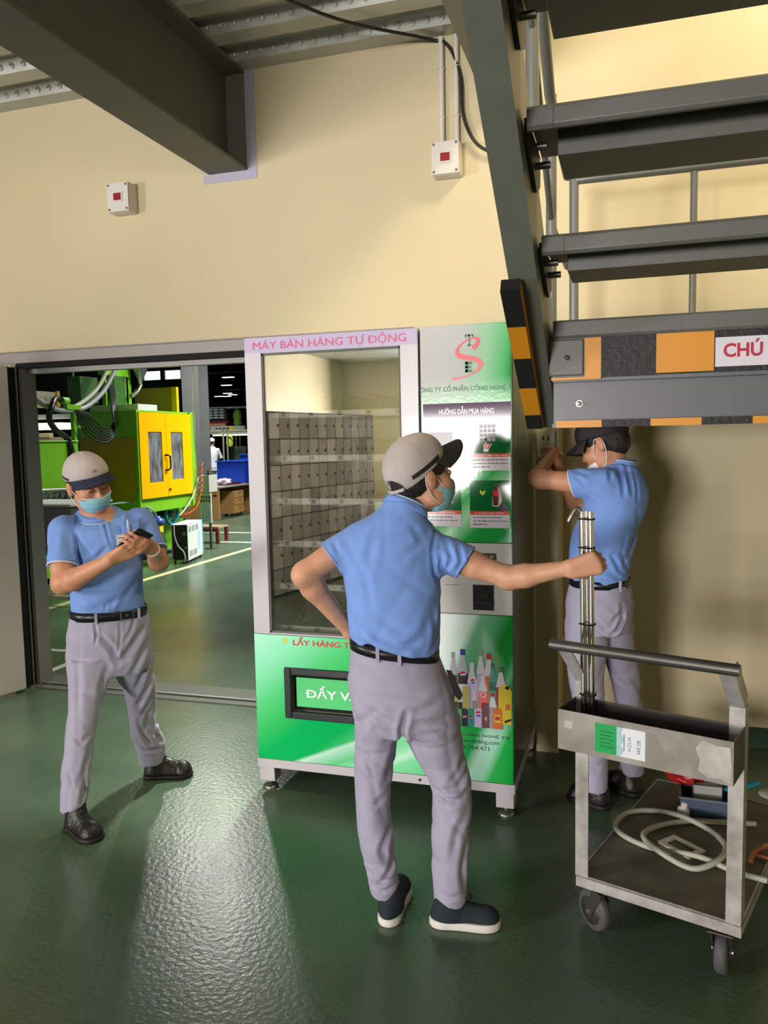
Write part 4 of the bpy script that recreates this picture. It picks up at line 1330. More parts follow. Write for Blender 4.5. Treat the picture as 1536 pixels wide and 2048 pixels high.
        d = np.where(e > 0, np.where(d + cap > 0, np.sqrt(np.maximum(d + cap, 0) ** 2 + e ** 2) - cap, e - cap), np.maximum(d, e - cap))
        s.merge(sl, d.astype(np.float32), k, 'add')
        return s

    def sleeve(s, pts, rs, cp, cn, k=0.03):
        """a tube of cloth cut off flat at its hem, then sewn into this field"""
        G = Field(s.lo, s.lo + s.h * (s.n - 1), s.h)
        G.n = s.n
        G.D = np.full(tuple(s.n), 0.2, np.float32)
        G.chain(pts, rs)
        G.plane(cp, cn)
        hh = np.maximum(k - np.abs(s.D - G.D), 0) / k
        s.D = (np.minimum(s.D, G.D) - hh * hh * k * 0.25).astype(np.float32)
        return s

    def plane(s, p, n, lo=None, hi=None, k=0.004):
        """keep the side the normal points away from (optionally only inside a box)"""
        n = np.array(n, np.float32)
        n = n / np.linalg.norm(n)
        hi_ = s.lo + s.h * (s.n - 1)
        sl, g = s.block(s.lo if lo is None else lo, hi_ if hi is None else hi, 0)
        d = (g[0] - p[0]) * n[0] + (g[1] - p[1]) * n[1] + (g[2] - p[2]) * n[2]
        A = s.D[sl]
        hh = np.maximum(k - np.abs(A - d), 0) / k
        s.D[sl] = np.maximum(A, d) + hh * hh * k * 0.25
        return s

    def fold(s, pts, w, depth, side=0, ridge=0.7):
        """a cloth crease along a polyline of (a, z), on the camera side (side<0), the far side (>0) or both"""
        P = np.array(pts, np.float32)
        lo = (P[:, 0].min() - 3 * w, s.lo[1], P[:, 1].min() - 3 * w)
        hi = (P[:, 0].max() + 3 * w, s.lo[1] + s.h * s.n[1], P[:, 1].max() + 3 * w)
        sl, g = s.block(lo, hi, 0)
        if sl is None:
            return s
        a, z = g[0][:, 0, 0][:, None], g[2][0, 0, :][None, :]
        best = np.full((a.shape[0], z.shape[1]), 9.0, np.float32)
        tt = np.zeros_like(best)
        m = len(P) - 1
        for i in range(m):
            d0 = P[i + 1] - P[i]
            t = np.clip(((a - P[i][0]) * d0[0] + (z - P[i][1]) * d0[1]) / (float(d0 @ d0) + 1e-9), 0, 1)
            d = np.sqrt((a - P[i][0] - t * d0[0]) ** 2 + (z - P[i][1] - t * d0[1]) ** 2)
            u = d < best
            best = np.where(u, d, best)
            tt = np.where(u, (i + t) / m, tt)
        tap = np.sin(PI * np.clip(tt * 0.9 + 0.05, 0, 1)) ** 0.6
        f = depth * tap * (np.exp(-(best / w) ** 2) - ridge * np.exp(-((best - 1.7 * w) / w) ** 2))
        B = g[1]
        if side:
            mid = side_mid(s)
            msk = 1 / (1 + np.exp(np.clip((B - mid) * side * -120, -40, 40)))
        else:
            msk = 1.0
        s.D[sl] += (f[:, None, :] * msk).astype(np.float32)
        return s

    def noise(s, amp, freq, seed, stretch=(1, 1, 1), lo=None, hi=None):
        rnd = np.random.RandomState(seed)
        hi_ = s.lo + s.h * (s.n - 1)
        sl, g = s.block(s.lo if lo is None else lo, hi_ if hi is None else hi, 0)
        acc = np.zeros(s.D[sl].shape, np.float32)
        for i in range(6):
            v = rnd.normal(size=3)
            v = v / np.linalg.norm(v) * freq * rnd.uniform(0.6, 1.6) * np.array(stretch)
            ph = rnd.uniform(0, 6.28)
            q = g[0] * v[0] + g[1] * v[1] + g[2] * v[2] + ph
            q2 = g[0] * v[1] * 0.6 - g[1] * v[0] * 0.6 + g[2] * v[2] * 0.3
            acc += np.sin(q + 0.9 * np.sin(q2))
        s.D[sl] += amp * acc / 3
        return s

    def wrinkle(s, amp, freq, seed, stretch=(1, 1, 1)):
        """sharp little creases: folded sines running in a few directions"""
        rnd = np.random.RandomState(seed)
        sl, g = s.block(s.lo, s.lo + s.h * (s.n - 1), 0)
        acc = np.zeros(s.D.shape, np.float32)
        for i in range(4):
            v = rnd.normal(size=3)
            v = v / np.linalg.norm(v) * freq * rnd.uniform(0.7, 1.4) * np.array(stretch)
            w = rnd.normal(size=3) * freq * 0.35
            q = g[0] * v[0] + g[1] * v[1] + g[2] * v[2] + rnd.uniform(0, 6)
            q2 = g[0] * w[0] + g[1] * w[1] + g[2] * w[2] + rnd.uniform(0, 6)
            acc += (1 - np.abs(np.sin(q + 1.3 * np.sin(q2)))) ** 3 * (0.5 + 0.5 * np.sin(q2 * 1.7 + i))
        s.D += (amp * acc).astype(np.float32)
        return s

    def mesh(s):
        D, h = s.D, s.h
        S = D < 0
        nx, ny, nz = D.shape
        c = [S[i:nx - 1 + i, j:ny - 1 + j, k:nz - 1 + k] for i in (0, 1) for j in (0, 1) for k in (0, 1)]
        cnt = np.zeros((nx - 1, ny - 1, nz - 1), np.uint8)
        for q in c:
            cnt += q
        mixed = (cnt > 0) & (cnt < 8)
        idx = np.argwhere(mixed)
        vid = np.full(mixed.shape, -1, np.int64)
        vid[mixed] = np.arange(len(idx))
        pos = np.zeros((len(idx), 3))
        num = np.zeros(len(idx))
        corner = [(i, j, k) for i in (0, 1) for j in (0, 1) for k in (0, 1)]
        vals = [D[idx[:, 0] + o[0], idx[:, 1] + o[1], idx[:, 2] + o[2]] for o in corner]
        for p in range(8):
            for q in range(p + 1, 8):
                dd = [abs(corner[p][t] - corner[q][t]) for t in range(3)]
                if sum(dd) != 1:
                    continue
                a, b = vals[p], vals[q]
                m = (a < 0) != (b < 0)
                t = np.where(m, a / np.where(m, a - b, 1), 0)
                for ax in range(3):
                    pos[:, ax] += np.where(m, corner[p][ax] + t * (corner[q][ax] - corner[p][ax]), 0)
                num += m
        pos = s.lo + h * (idx + pos / num[:, None])
        quads = []
        for ax in range(3):
            o = [0, 0, 0]
            o[ax] = 1
            A = S[:nx - o[0], :ny - o[1], :nz - o[2]]
            B = S[o[0]:, o[1]:, o[2]:]
            u, v = [t for t in range(3) if t != ax]
            e = np.argwhere(A != B)
            e = e[(e[:, u] > 0) & (e[:, v] > 0) & (e[:, u] < D.shape[u] - 1) & (e[:, v] < D.shape[v] - 1)]
            flip = A[e[:, 0], e[:, 1], e[:, 2]]
            def cell(du, dv):
                t = e.copy()
                t[:, u] += du
                t[:, v] += dv
                return vid[t[:, 0], t[:, 1], t[:, 2]]
            q = np.stack([cell(-1, -1), cell(0, -1), cell(0, 0), cell(-1, 0)], 1)
            if ax == 1:
                flip = ~flip
            q[~flip] = q[~flip][:, ::-1]
            quads.append(q)
        return pos, np.concatenate(quads)


def side_mid(f):
    return getattr(f, 'mid', float(f.lo[1] + f.h * f.n[1] / 2))


class Person:
    """local frame: a to the right as seen from the camera, b away from it, z up; origin between the feet"""

    def __init__(s, label, org, cat='person', name='person'):
        s.o = Vector((org[0], org[1], 0))
        s.v = Vector((org[0], org[1], 0)).normalized()
        s.a = Vector((s.v.y, -s.v.x, 0))
        s.root = thing(name, label, cat, s.o)
        s.A = np.array([[s.a.x, s.a.y, 0], [s.v.x, s.v.y, 0], [0, 0, 1]])
        s.M = Matrix(((s.a.x, s.v.x, 0, 0), (s.a.y, s.v.y, 0, 0), (0, 0, 1, 0), (0, 0, 0, 1)))
        s.W = Matrix.Translation(s.o) @ s.M

    def skin(s, field, name, mats, parent=None, iters=1, minpart=0):
        pos, q = field.mesh()
        # light relaxation takes the grid out of the surface
        n = len(pos)
        for _ in range(iters):
            acc = np.zeros_like(pos)
            cn = np.zeros(n)
            for i in range(4):
                e0, e1 = q[:, i], q[:, (i + 1) % 4]
                for ax in range(3):
                    acc[:, ax] += np.bincount(e0, pos[e1, ax], n) + np.bincount(e1, pos[e0, ax], n)
                cn += np.bincount(e0, minlength=n) + np.bincount(e1, minlength=n)
            pos = 0.45 * pos + 0.55 * acc / np.maximum(cn, 1)[:, None]
        loc = pos @ s.A
        me = bpy.data.meshes.new(name)
        me.vertices.add(n)
        me.vertices.foreach_set('co', loc.astype(np.float32).ravel())
        me.loops.add(len(q) * 4)
        me.loops.foreach_set('vertex_index', q.astype(np.int32).ravel())
        me.polygons.add(len(q))
        me.polygons.foreach_set('loop_start', np.arange(0, len(q) * 4, 4, dtype=np.int32))
        me.polygons.foreach_set('use_smooth', np.ones(len(q), bool))
        me.update(calc_edges=True)
        me.validate()
        for m in (mats if isinstance(mats, (list, tuple)) else [mats]):
            me.materials.append(m)
        o = bpy.data.objects.new(name, me)
        COL.objects.link(o)
        o.parent = parent or s.root
        _MW[o.name] = _MW[s.root.name]
        return o

    def part(s, mb, name, mats, parent=None, bevel=0.0):
        """a part built from shapes given in the person's frame"""
        mb.v = [s.W @ p for p in mb.v]
        return mb.build(name, mats, parent or s.root, bevel)


class Head:
    def __init__(s, c, yaw, pitch, roll=0.0):
        """c: centre between the ears; yaw 0 looks towards the camera (-b), +90 towards +a; pitch<0 looks down"""
        y, p = math.radians(yaw), math.radians(pitch)
        F = Vector((math.sin(y) * math.cos(p), -math.cos(y) * math.cos(p), math.sin(p)))
        S = F.cross(Vector((0, 0, 1))).normalized()       # the head's own right-hand side
        U = S.cross(F).normalized()
        q = Quaternion(F, math.radians(roll))
        s.F, s.S, s.U = F, q @ S, q @ U
        s.c = Vector(c)
        s.R = np.array([s.F, s.S, s.U])

    def p(s, f, r, u):
        return s.c + s.F * f + s.S * r + s.U * u

    def add(s, B, neck_to, neck_r=0.052):
        """the head's shapes blended into the body field"""
        e = lambda c, r, k=0.012, op='add': B.ell(s.p(*c), r, s.R, k, op)
        e((-0.012, 0, 0.035), (0.094, 0.074, 0.088), 0.02)
        e((0.028, 0, -0.042), (0.066, 0.060, 0.074), 0.03)
        e((0.066, 0, -0.098), (0.026, 0.028, 0.020), 0.03)
        for g in (-1, 1):
            e((0.050, g * 0.040, -0.030), (0.034, 0.028, 0.030), 0.02)
            e((0.010, g * 0.054, -0.070), (0.03, 0.012, 0.026), 0.025)
        e((0.078, 0, 0.026), (0.016, 0.050, 0.014), 0.016)
        for g in (-1, 1):
            e((0.100, g * 0.031, 0.004), (0.014, 0.018, 0.010), 0.010, 'sub')
            e((0.083, g * 0.031, 0.000), (0.012, 0.0155, 0.0115), 0.004)
        B.cone(s.p(0.084, 0, 0.012), s.p(0.106, 0, -0.032), 0.008, 0.0105, 0.012)
        for g in (-1, 1):
            e((0.096, g * 0.012, -0.036), (0.010, 0.008, 0.008), 0.006)
        e((0.088, 0, -0.066), (0.014, 0.025, 0.0065), 0.006)
        e((0.086, 0, -0.076), (0.013, 0.021, 0.0065), 0.006)
        for g in (-1, 1):
            Re = np.array([s.F, s.S * 1.0, s.U])
            e((-0.014, g * 0.0765, -0.010), (0.019, 0.010, 0.032), 0.006)
            e((-0.018, g * 0.081, -0.004), (0.018, 0.006, 0.026), 0.004)
            e((-0.006, g * 0.0905, -0.008), (0.009, 0.006, 0.016), 0.004, 'sub')
        B.cone(s.p(-0.022, 0, -0.05), neck_to, neck_r, neck_r * 1.1, 0.03)

    def hair_field(s, h, low=-0.052, grow=0.0075):
        lo = np.array(s.c) - 0.17
        H = Field(lo, np.array(s.c) + 0.17, h)
        H.ell(s.p(-0.014, 0, 0.033), (0.094 + grow, 0.074 + grow, 0.088 + grow), s.R, 0.01)
        H.ell(s.p(-0.045, 0, -0.02), (0.055 + grow, 0.060, 0.055), s.R, 0.02)
        # face opening, ears, nape
        H.plane(s.p(0.0, 0, low), -np.array(s.U) + 0.25 * np.array(s.F), k=0.006)
        for g in (-1, 1):
            H.ell(s.p(0.02, g * 0.085, -0.035), (0.06, 0.03, 0.045), s.R, 0.006, 'sub')
        H.ell(s.p(0.10, 0, -0.035), (0.075, 0.09, 0.09), s.R, 0.006, 'sub')
        H.noise(0.0016, 260, 5, (1, 1, 0.4))
        return H

    def cap_field(s, h, front=0.048, back=0.006, hole=False):
        lo = np.array(s.c) - 0.19
        H = Field(lo, np.array(s.c) + 0.19, h)
        H.ell(s.p(-0.010, 0, 0.040), (0.110, 0.090, 0.099), s.R, 0.01)
        H.ell(s.p(0.035, 0, 0.062), (0.070, 0.074, 0.066), s.R, 0.02)
        n = -np.array(s.U) + (front - back) / 0.2 * np.array(s.F)
        H.plane(s.p(0.1, 0, front), n, k=0.003)
        if hole:
            H.ell(s.p(-0.125, 0, back + 0.012), (0.05, 0.042, 0.036), s.R, 0.003, 'sub')
        # seams of the six panels
        for i in range(3):
            t = i * PI / 3 + PI / 6
            nn = np.array(s.F) * math.sin(t) + np.array(s.S) * math.cos(t)
            hi_ = H.lo + H.h * (H.n - 1)
            sl, g = H.block(H.lo, hi_, 0)
            c0 = s.p(-0.01, 0, 0)
            dd = np.abs((g[0] - c0[0]) * nn[0] + (g[1] - c0[1]) * nn[1] + (g[2] - c0[2]) * nn[2])
            H.D[sl] += 0.0014 * np.exp(-(dd / 0.003) ** 2)
        H.ell(s.p(-0.008, 0, 0.139), (0.008, 0.008, 0.005), s.R, 0.002)
        H.noise(0.0012, 38, 11)
        return H

    def brim(s, mb, z=0.046, length=0.072, droop=0.022, th=0.004, w=1.12, mi=0):
        n, m = 24, 7
        vs, fs = [], []
        for lay in (0, 1):
            for i in range(n + 1):
                t = math.radians(-w * 62 + w * 124 * i / n)
                reach = length * math.cos(t * 0.83) ** 0.55
                for j in range(m + 1):
                    rr = j / m
                    f = -0.010 + (0.108) * math.cos(t) + reach * rr * (0.35 + 0.65 * math.cos(t))
                    r = 0.0885 * math.sin(t) + reach * rr * 0.25 * math.sin(t)
                    u = z - droop * rr ** 1.4 - 3.2 * r * r * (0.5 + 0.7 * rr) + (-th if lay else 0)
                    vs.append(s.p(f, r, u))
        W = m + 1
        K = (n + 1) * W
        for i in range(n):
            for j in range(m):
                a = i * W + j
                fs.append((a, a + 1, a + W + 1, a + W))
                fs.append((K + a, K + a + W, K + a + W + 1, K + a + 1))
        for i in range(n):
            a = i * W + m
            fs.append((a, K + a, K + a + W, a + W))
            a = i * W
            fs.append((a, a + W, K + a + W, K + a))
        for a in (range(m)):
            fs.append((a, K + a, K + a + 1, a + 1))
            b_ = n * W + a
            fs.append((b_, b_ + 1, K + b_ + 1, K + b_))
        mb.add(vs, fs, mi, True)
        return mb

    def mask_field(s, h, top=-0.022, low=-0.118, back=0.012):
        lo = np.array(s.c) - 0.17
        H = Field(lo, np.array(s.c) + 0.17, h)
        H.ell(s.p(0.030, 0, -0.050), (0.076, 0.069, 0.083), s.R, 0.02)
        H.ell(s.p(0.082, 0, -0.045), (0.030, 0.030, 0.036), s.R, 0.03)
        H.plane(s.p(0.1, 0, top), np.array(s.U) + 0.1 * np.array(s.F), k=0.003)
        H.plane(s.p(0.1, 0, low), -np.array(s.U), k=0.003)
        H.plane(s.p(back, 0, 0), -np.array(s.F), k=0.003)
        # pleats
        sl, g = H.block(H.lo, H.lo + H.h * (H.n - 1), 0)
        u = (g[0] - s.c[0]) * s.U[0] + (g[1] - s.c[1]) * s.U[1] + (g[2] - s.c[2]) * s.U[2]
        H.D[sl] += 0.0016 * np.exp(-((u - (top + low) / 2 - 0.012) / 0.0035) ** 2) + 0.0016 * np.exp(-((u - (top + low) / 2 + 0.012) / 0.0035) ** 2)
        return H


def hand(B, W, d, n, thumb, size=1.0, curls=((20, 30, 25),) * 4, spread=0.10, tcurl=0.4, tbase=0.3):
    """palm of four metacarpals, four unequal jointed fingers, thumb from the side near the wrist"""
    W, d, n = Vector(W), Vector(d).normalized(), Vector(n)
    n = (n - d * n.dot(d)).normalized()
    t = d.cross(n).normalized() * thumb          # towards the thumb side
    z = size
    W2 = W + d * 0.006 * z
    offs = (0.029, 0.0095, -0.0095, -0.027)
    lens = ((0.043, 0.025, 0.020), (0.047, 0.029, 0.021), (0.044, 0.027, 0.020), (0.034, 0.020, 0.018))
    mc = (0.084, 0.086, 0.082, 0.075)
    for i in range(4):
        k0 = W2 + d * mc[i] * z + t * offs[i] * z
        B.cone(W2 + t * offs[i] * 0.55 * z + n * 0.002, k0, 0.0155 * z, 0.0115 * z, 0.014 * z)
        q, dirv = k0, (d + t * offs[i] / 0.03 * spread).normalized()
        r = (0.0098, 0.0088, 0.0080, 0.0068)
        if i == 3:
            r = tuple(x * 0.88 for x in r)
        ang = 0.0
        for j in range(3):
            ang += math.radians(curls[i][j])
            dv_ = (dirv * math.cos(ang) + n * math.sin(ang)).normalized()
            q2 = q + dv_ * lens[i][j] * z
            B.cone(q, q2, r[j] * z, r[j + 1] * z, 0.004 * z)
            q = q2
    # thumb
    p0 = W2 + d * 0.014 * z + t * 0.018 * z + n * 0.006 * z
    p1 = p0 + (d * 0.72 + t * (0.75 - 0.3 * tbase) + n * (0.15 + 0.5 * tbase)).normalized() * 0.042 * z
    p2 = p1 + (d * 0.85 + t * (0.35 - 0.7 * tcurl) + n * (0.1 + 0.6 * tcurl)).normalized() * 0.033 * z
    p3 = p2 + (d * 0.85 + t * (0.1 - 1.1 * tcurl) + n * (0.1 + 0.5 * tcurl)).normalized() * 0.026 * z
    B.cone(p0, p1, 0.0155 * z, 0.0115 * z, 0.012 * z)
    B.cone(p1, p2, 0.0108 * z, 0.0098 * z, 0.005 * z)
    B.cone(p2, p3, 0.0098 * z, 0.0080 * z, 0.004 * z)
    return B


def ring(center, axis, ra, rb, up, r, n=36, tilt=None):
    """path of an elliptical ring round an axis: ra along 'up', rb across"""
    ax = Vector(axis).normalized()
    u = Vector(up)
    u = (u - ax * u.dot(ax)).normalized()
    w = ax.cross(u)
    c = Vector(center)
    return [c + u * math.cos(2 * PI * i / n) * ra + w * math.sin(2 * PI * i / n) * rb for i in range(n)]


def band(mb, stations, th, n=48, mi=0, p=2.0, tilt=0.0):
    """closed belt-like strip: stations (z_bottom, z_top, a, b, half_a, half_b)"""
    zb, zt, a, b, ha, hb = stations
    vs, fs = [], []
    for (z, o) in ((zb, 0), (zt, 0), (zt, -th), (zb, -th)):
        for i in range(n):
            t = 2 * PI * i / n
            c_, s_ = math.cos(t), math.sin(t)
            vs.append((a + (ha + o) * abs(c_) ** (2 / p) * (1 if c_ >= 0 else -1), b + (hb + o) * abs(s_) ** (2 / p) * (1 if s_ >= 0 else -1), z + tilt * (ha + o) * c_))
    for l in range(4):
        for i in range(n):
            j = (i + 1) % n
            l2 = (l + 1) % 4
            fs.append((l * n + i, l * n + j, l2 * n + j, l2 * n + i))
    mb.add(vs, fs, mi, True)
    return mb


SHIRT = mat('polo_blue', '7295d6', 0.8, var=0.05, vscale=25, bump=0.12, bscale=420, sheen=0.1)
PANTS = mat('trouser_grey', '9e9aae', 0.8, var=0.05, vscale=18, bump=0.12, bscale=380, sheen=0.1)
SKIN = mat('skin', 'bf8767', 0.5, var=0.06, vscale=30)
SKIN2 = mat('skin_light', 'c99678', 0.5, var=0.06, vscale=30)
HAIR = mat('black_hair', '17130f', 0.55, bump=0.5, bscale=300, stretch=(1, 1, 0.3))
CAPG = mat('cap_grey', 'b3a8a6', 0.85, var=0.04, vscale=20, bump=0.12, bscale=400)
CAPB = mat('cap_black', '23211f', 0.8, bump=0.12, bscale=400)
CAPN = mat('cap_navy', '1b2038', 0.8, bump=0.12, bscale=400)
BELT = mat('belt_leather', '15161b', 0.35)
MASK = mat('mask_blue', '84bccb', 0.75, bump=0.08, bscale=300)
MASKW = mat('mask_white', 'd8d8d6', 0.75)
PIPING = mat('white_piping', 'd6dbe6', 0.7)
BOOT = mat('black_boot', '1d1b19', 0.38, bump=0.25, bscale=110)
BOOTS = mat('boot_sole', '121110', 0.6)
SNEAK = mat('dark_sneaker', '1b262c', 0.85, bump=0.2, bscale=300)
SOLE = mat('white_sole', 'd5d0c8', 0.55)


def drape(P, ob, pts, off=0.0012):
    """points of the person's frame laid onto the surface of one of the person's meshes"""
    from mathutils.bvhtree import BVHTree
    bvh = BVHTree.FromPolygons([v.co for v in ob.data.vertices], [tuple(p.vertices) for p in ob.data.polygons])
    out = []
    R3 = P.M.to_3x3()
    for q in pts:
        loc, nrm, _, _ = bvh.find_nearest(R3 @ Vector(q))
        c = ob.data.vertices
        ctr = R3 @ Vector(q)
        if nrm.dot(loc - BC(ob)) < 0:
            nrm = -nrm
        out.append(R3.transposed() @ (loc + nrm * off))
    return out


_bc = {}


def BC(ob):
    if ob.name not in _bc:
        s_ = Vector((0, 0, 0))
        for v in ob.data.vertices:
            s_ += v.co
        _bc[ob.name] = s_ / len(ob.data.vertices)
    return _bc[ob.name]


def shoe(P, heel, toe, kind, lift=0.0, w=0.048, height=0.085):
    """heel and toe points on the ground in the person's frame"""
    h_, t_ = Vector((heel[0], heel[1], 0)), Vector((toe[0], toe[1], 0))
    d = (t_ - h_)
    L = d.length
    d.normalize()
    r = Vector((d.y, -d.x, 0))
    U = Vector((0, 0, 1))
    R = np.array([d, r, U])
    q = lambda f, s_, u: h_ + d * f * L + r * s_ + U * (u + lift)
    lo = np.minimum(np.array(h_), np.array(t_)) - 0.08
    hi = np.maximum(np.array(h_), np.array(t_)) + 0.08
    lo[2], hi[2] = -0.01 + lift, 0.17 + lift
    so = 0.028 if kind == 'sneaker' else 0.02
    S = Field(lo, hi, 0.0042)
    for f, ww in ((0.15, w * 0.80), (0.3, w * 0.78), (0.5, w * 0.84), (0.70, w * 1.0), (0.84, w * 0.86)):
        S.ell(q(f, 0, so * 0.5), (0.05 if f not in (0.15, 0.84) else 0.15 * L + 0.002, ww, 0.09), R, 0.03)
    S.plane(q(0, 0, so), (0, 0, 1), k=0.006)
    S.plane(q(0, 0, 0.0), (0, 0, -1), k=0.006)
    Fd = Field(lo, hi, 0.0042)
    th = 0.058 if kind == 'boot' else 0.046
    Fd.ell(q(0.80, 0, so * 0.8), (0.19 * L, w * 0.92, th), R, 0.02)
    Fd.ell(q(0.5, 0, so * 0.8), (0.28 * L, w * 0.82, th * 1.30), R, 0.03)
    Fd.ell(q(0.22, 0, so * 0.8), (0.22 * L, w * 0.76, th * 1.25), R, 0.03)
    Fd.cone(q(0.26, 0, 0.05), q(0.26, 0, height + (0.035 if kind == 'boot' else 0.0)), 0.040, 0.042, 0.03)
    Fd.plane(q(0, 0, so * 0.9), (0, 0, -1), k=0.004)
    if kind == 'boot':
        # toe cap seam and padding creases
        sl, g = Fd.block(lo, hi, 0)
        f_ = (g[0] - h_[0]) * d[0] + (g[1] - h_[1]) * d[1]
        Fd.D[sl] += (0.003 * np.exp(-((f_ - 0.70 * L) / 0.004) ** 2) + 0.002 * np.exp(-((f_ - 0.40 * L) / 0.005) ** 2)).astype(np.float32)
        Fd.noise(0.0012, 60, 3)
    o = P.skin(Fd, 'shoe', BOOT if kind == 'boot' else SNEAK)
    P.skin(S, 'sole', BOOTS if kind == 'boot' else SOLE, o)
    m = MB()
    for i in range(4):
        f = 0.44 + 0.075 * i
        top = th * (1.36 - 0.16 * i) + so * 0.8 - 0.004
        pts = [q(f + 0.02, s_ * w * 0.42, top - 0.012 * s_ * s_ + 0.003) for s_ in (-1, -0.5, 0, 0.5, 1)]
        m.tube(pts, 0.0028, n=6)
    if kind == 'sneaker':
        c = q(0.42, 0, th * 1.4 + so * 0.8)
        m.tube(smooth_path([c, c + U * 0.012 + d * 0.02 + r * 0.012, c + U * 0.006 + d * 0.045 + r * 0.014, c + d * 0.035], 5), 0.0024, n=6)
        m.tube(smooth_path([c, c + U * 0.012 + d * 0.02 - r * 0.012, c + U * 0.002 + d * 0.04 - r * 0.02, c + d * 0.03], 5), 0.0024, n=6)
    P.part(m, 'shoelace', BLACK if kind == 'boot' else mat('dark_lace', '23262a', 0.8), o)
    return o


# ------------------------------------------------------------------ middle man, seen from behind, holding the tubes
P = Person('person in blue polo seen from behind, hand on hip, holding upright steel tubes', (-0.66, 2.44))
hd = Head((0.030, 0.030, 1.482), 122, 6, -3)
hc = Head((0.030, 0.030, 1.484), 128, 26, -8)
B = Field((-0.42, -0.26, 0.02), (0.62, 0.24, 1.64), 0.0047)
hd.add(B, (-0.028, 0.012, 1.36), 0.047)
B.loft([(0.90, -0.062, 0.0, 0.115, 0.085), (1.05, -0.067, 0.0, 0.120, 0.090), (1.2, -0.072, 0.0, 0.125, 0.085), (1.27, -0.068, 0.0, 0.110, 0.065), (1.33, -0.05, 0.0, 0.05, 0.04)], 0.03)
B.loft([(0.72, -0.04, 0.0, 0.11, 0.075), (0.78, -0.045, 0.0, 0.12, 0.085), (0.92, -0.065, 0.0, 0.115, 0.085)], 0.03)
B.chain([(-0.115, 0, 0.75), (-0.14, 0.0, 0.55), (-0.146, -0.004, 0.40), (-0.125, 0.02, 0.12), (-0.105, 0.04, 0.06)], (0.055, 0.042, 0.036, 0.026, 0.024), 0.01)
B.chain([(0.03, 0, 0.75), (0.085, 0.005, 0.56), (0.112, 0.0, 0.45), (0.105, -0.005, 0.28), (0.103, 0.0, 0.06)], (0.06, 0.048, 0.042, 0.036, 0.026), 0.01)
# arms
B.chain([(-0.185, 0.0, 1.285), (-0.345, -0.045, 1.185), (-0.322, -0.02, 1.135), (-0.225, 0.055, 0.985)], (0.048, 0.037, 0.038, 0.024), 0.02)
B.ell((-0.352, -0.05, 1.175), (0.03, 0.03, 0.03), None, 0.02)
hand(B, (-0.222, 0.058, 0.978), (0.55, 0.55, -0.6), (0.55, -0.3, 0.1), 1, 0.92, ((25, 35, 20),) * 4)
B.chain([(0.045, 0.0, 1.258), (0.185, -0.03, 1.204), (0.295, -0.055, 1.166), (0.345, -0.07, 1.172), (0.475, -0.118, 1.203)], (0.040, 0.041, 0.034, 0.035, 0.0235), 0.02)
B.ell((0.30, -0.055, 1.150), (0.028, 0.024, 0.02), None, 0.02)
hand(B, (0.466, -0.137, 1.201), (0.97, -0.12, 0.26), (0.05, 1.0, 0.05), -1, 0.98, ((62, 78, 50), (66, 80, 50), (68, 82, 50), (70, 82, 50)), 0.02, 0.75, 0.7)
body = P.skin(B, 'body', SKIN2, iters=1)
# shirt
F = Field((-0.36, -0.20, 0.85), (0.27, 0.20, 1.45), 0.0062)
F.mid = 0.0
F.loft([(0.885, -0.063, 0.0, 0.128, 0.102), (0.93, -0.063, 0.0, 0.140, 0.115), (0.972, -0.066, 0.0, 0.144, 0.120), (1.043, -0.067, 0.0, 0.148, 0.118), (1.114, -0.066, 0.0, 0.152, 0.118), (1.17, -0.071, 0.0, 0.154, 0.118), (1.226, -0.074, 0.0, 0.155, 0.115), (1.285, -0.071, 0.0, 0.150, 0.105), (1.325, -0.064, 0.0, 0.128, 0.088), (1.355, -0.05, 0.002, 0.098, 0.080), (1.385, -0.034, 0.006, 0.072, 0.072), (1.415, -0.026, 0.01, 0.062, 0.064)], 0.02, 0.008, 2.3)
F.plane((-0.0655, 0, 0.938), (-0.20, 0, -1.0))
F.sleeve([(-0.165, 0.0, 1.275), (-0.33, -0.045, 1.206)], (0.064, 0.046), (-0.262, -0.03, 1.234), (-0.80, -0.15, -0.58))
F.sleeve([(0.03, 0.0, 1.262), (0.25, -0.045, 1.179)], (0.066, 0.049), (0.165, -0.03, 1.209), (0.84, -0.17, -0.52))
F.plane((-0.02, 0, 1.404), (0.45, 0.25, 0.9), (-0.12, -0.2, 1.33), (0.1, 0.2, 1.45))
for pts, w_, dp in (
        ([(-0.20, 1.28), (-0.15, 1.18), (-0.13, 1.08)], 0.012, 0.004), ([(0.075, 1.335), (0.058, 1.25), (0.065, 1.18), (0.08, 1.15)], 0.006, 0.006),
        ([(0.10, 1.29), (0.12, 1.23), (0.10, 1.19)], 0.008, 0.006), ([(0.14, 1.27), (0.15, 1.22), (0.135, 1.19)], 0.008, 0.007), ([(0.09, 1.24), (0.085, 1.2), (0.11, 1.17)], 0.007, 0.006),
        ([(-0.19, 0.98), (-0.12, 0.95), (-0.03, 0.935)], 0.012, 0.006), ([(-0.15, 1.02), (-0.06, 0.97), (0.03, 0.955)], 0.014, 0.006), ([(0.065, 1.10), (0.03, 1.0), (-0.04, 0.95)], 0.014, 0.005),
        ([(-0.2, 1.05), (-0.16, 0.98), (-0.10, 0.93)], 0.010, 0.005), ([(0.05, 1.32), (0.01, 1.27), (-0.04, 1.24)], 0.012, 0.003), ([(-0.1, 1.35), (-0.13, 1.28), (-0.14, 1.2)], 0.014, 0.003), ([(0.0, 1.33), (0.03, 1.28)], 0.01, 0.004), ([(0.06, 1.06), (0.07, 0.98), (0.05, 0.93)], 0.009, 0.005), ([(-0.25, 1.29), (-0.23, 1.25)], 0.008, 0.005)):
    F.fold(pts, w_, dp)
F.noise(0.0022, 17, 4, (1.2, 1, 0.5))
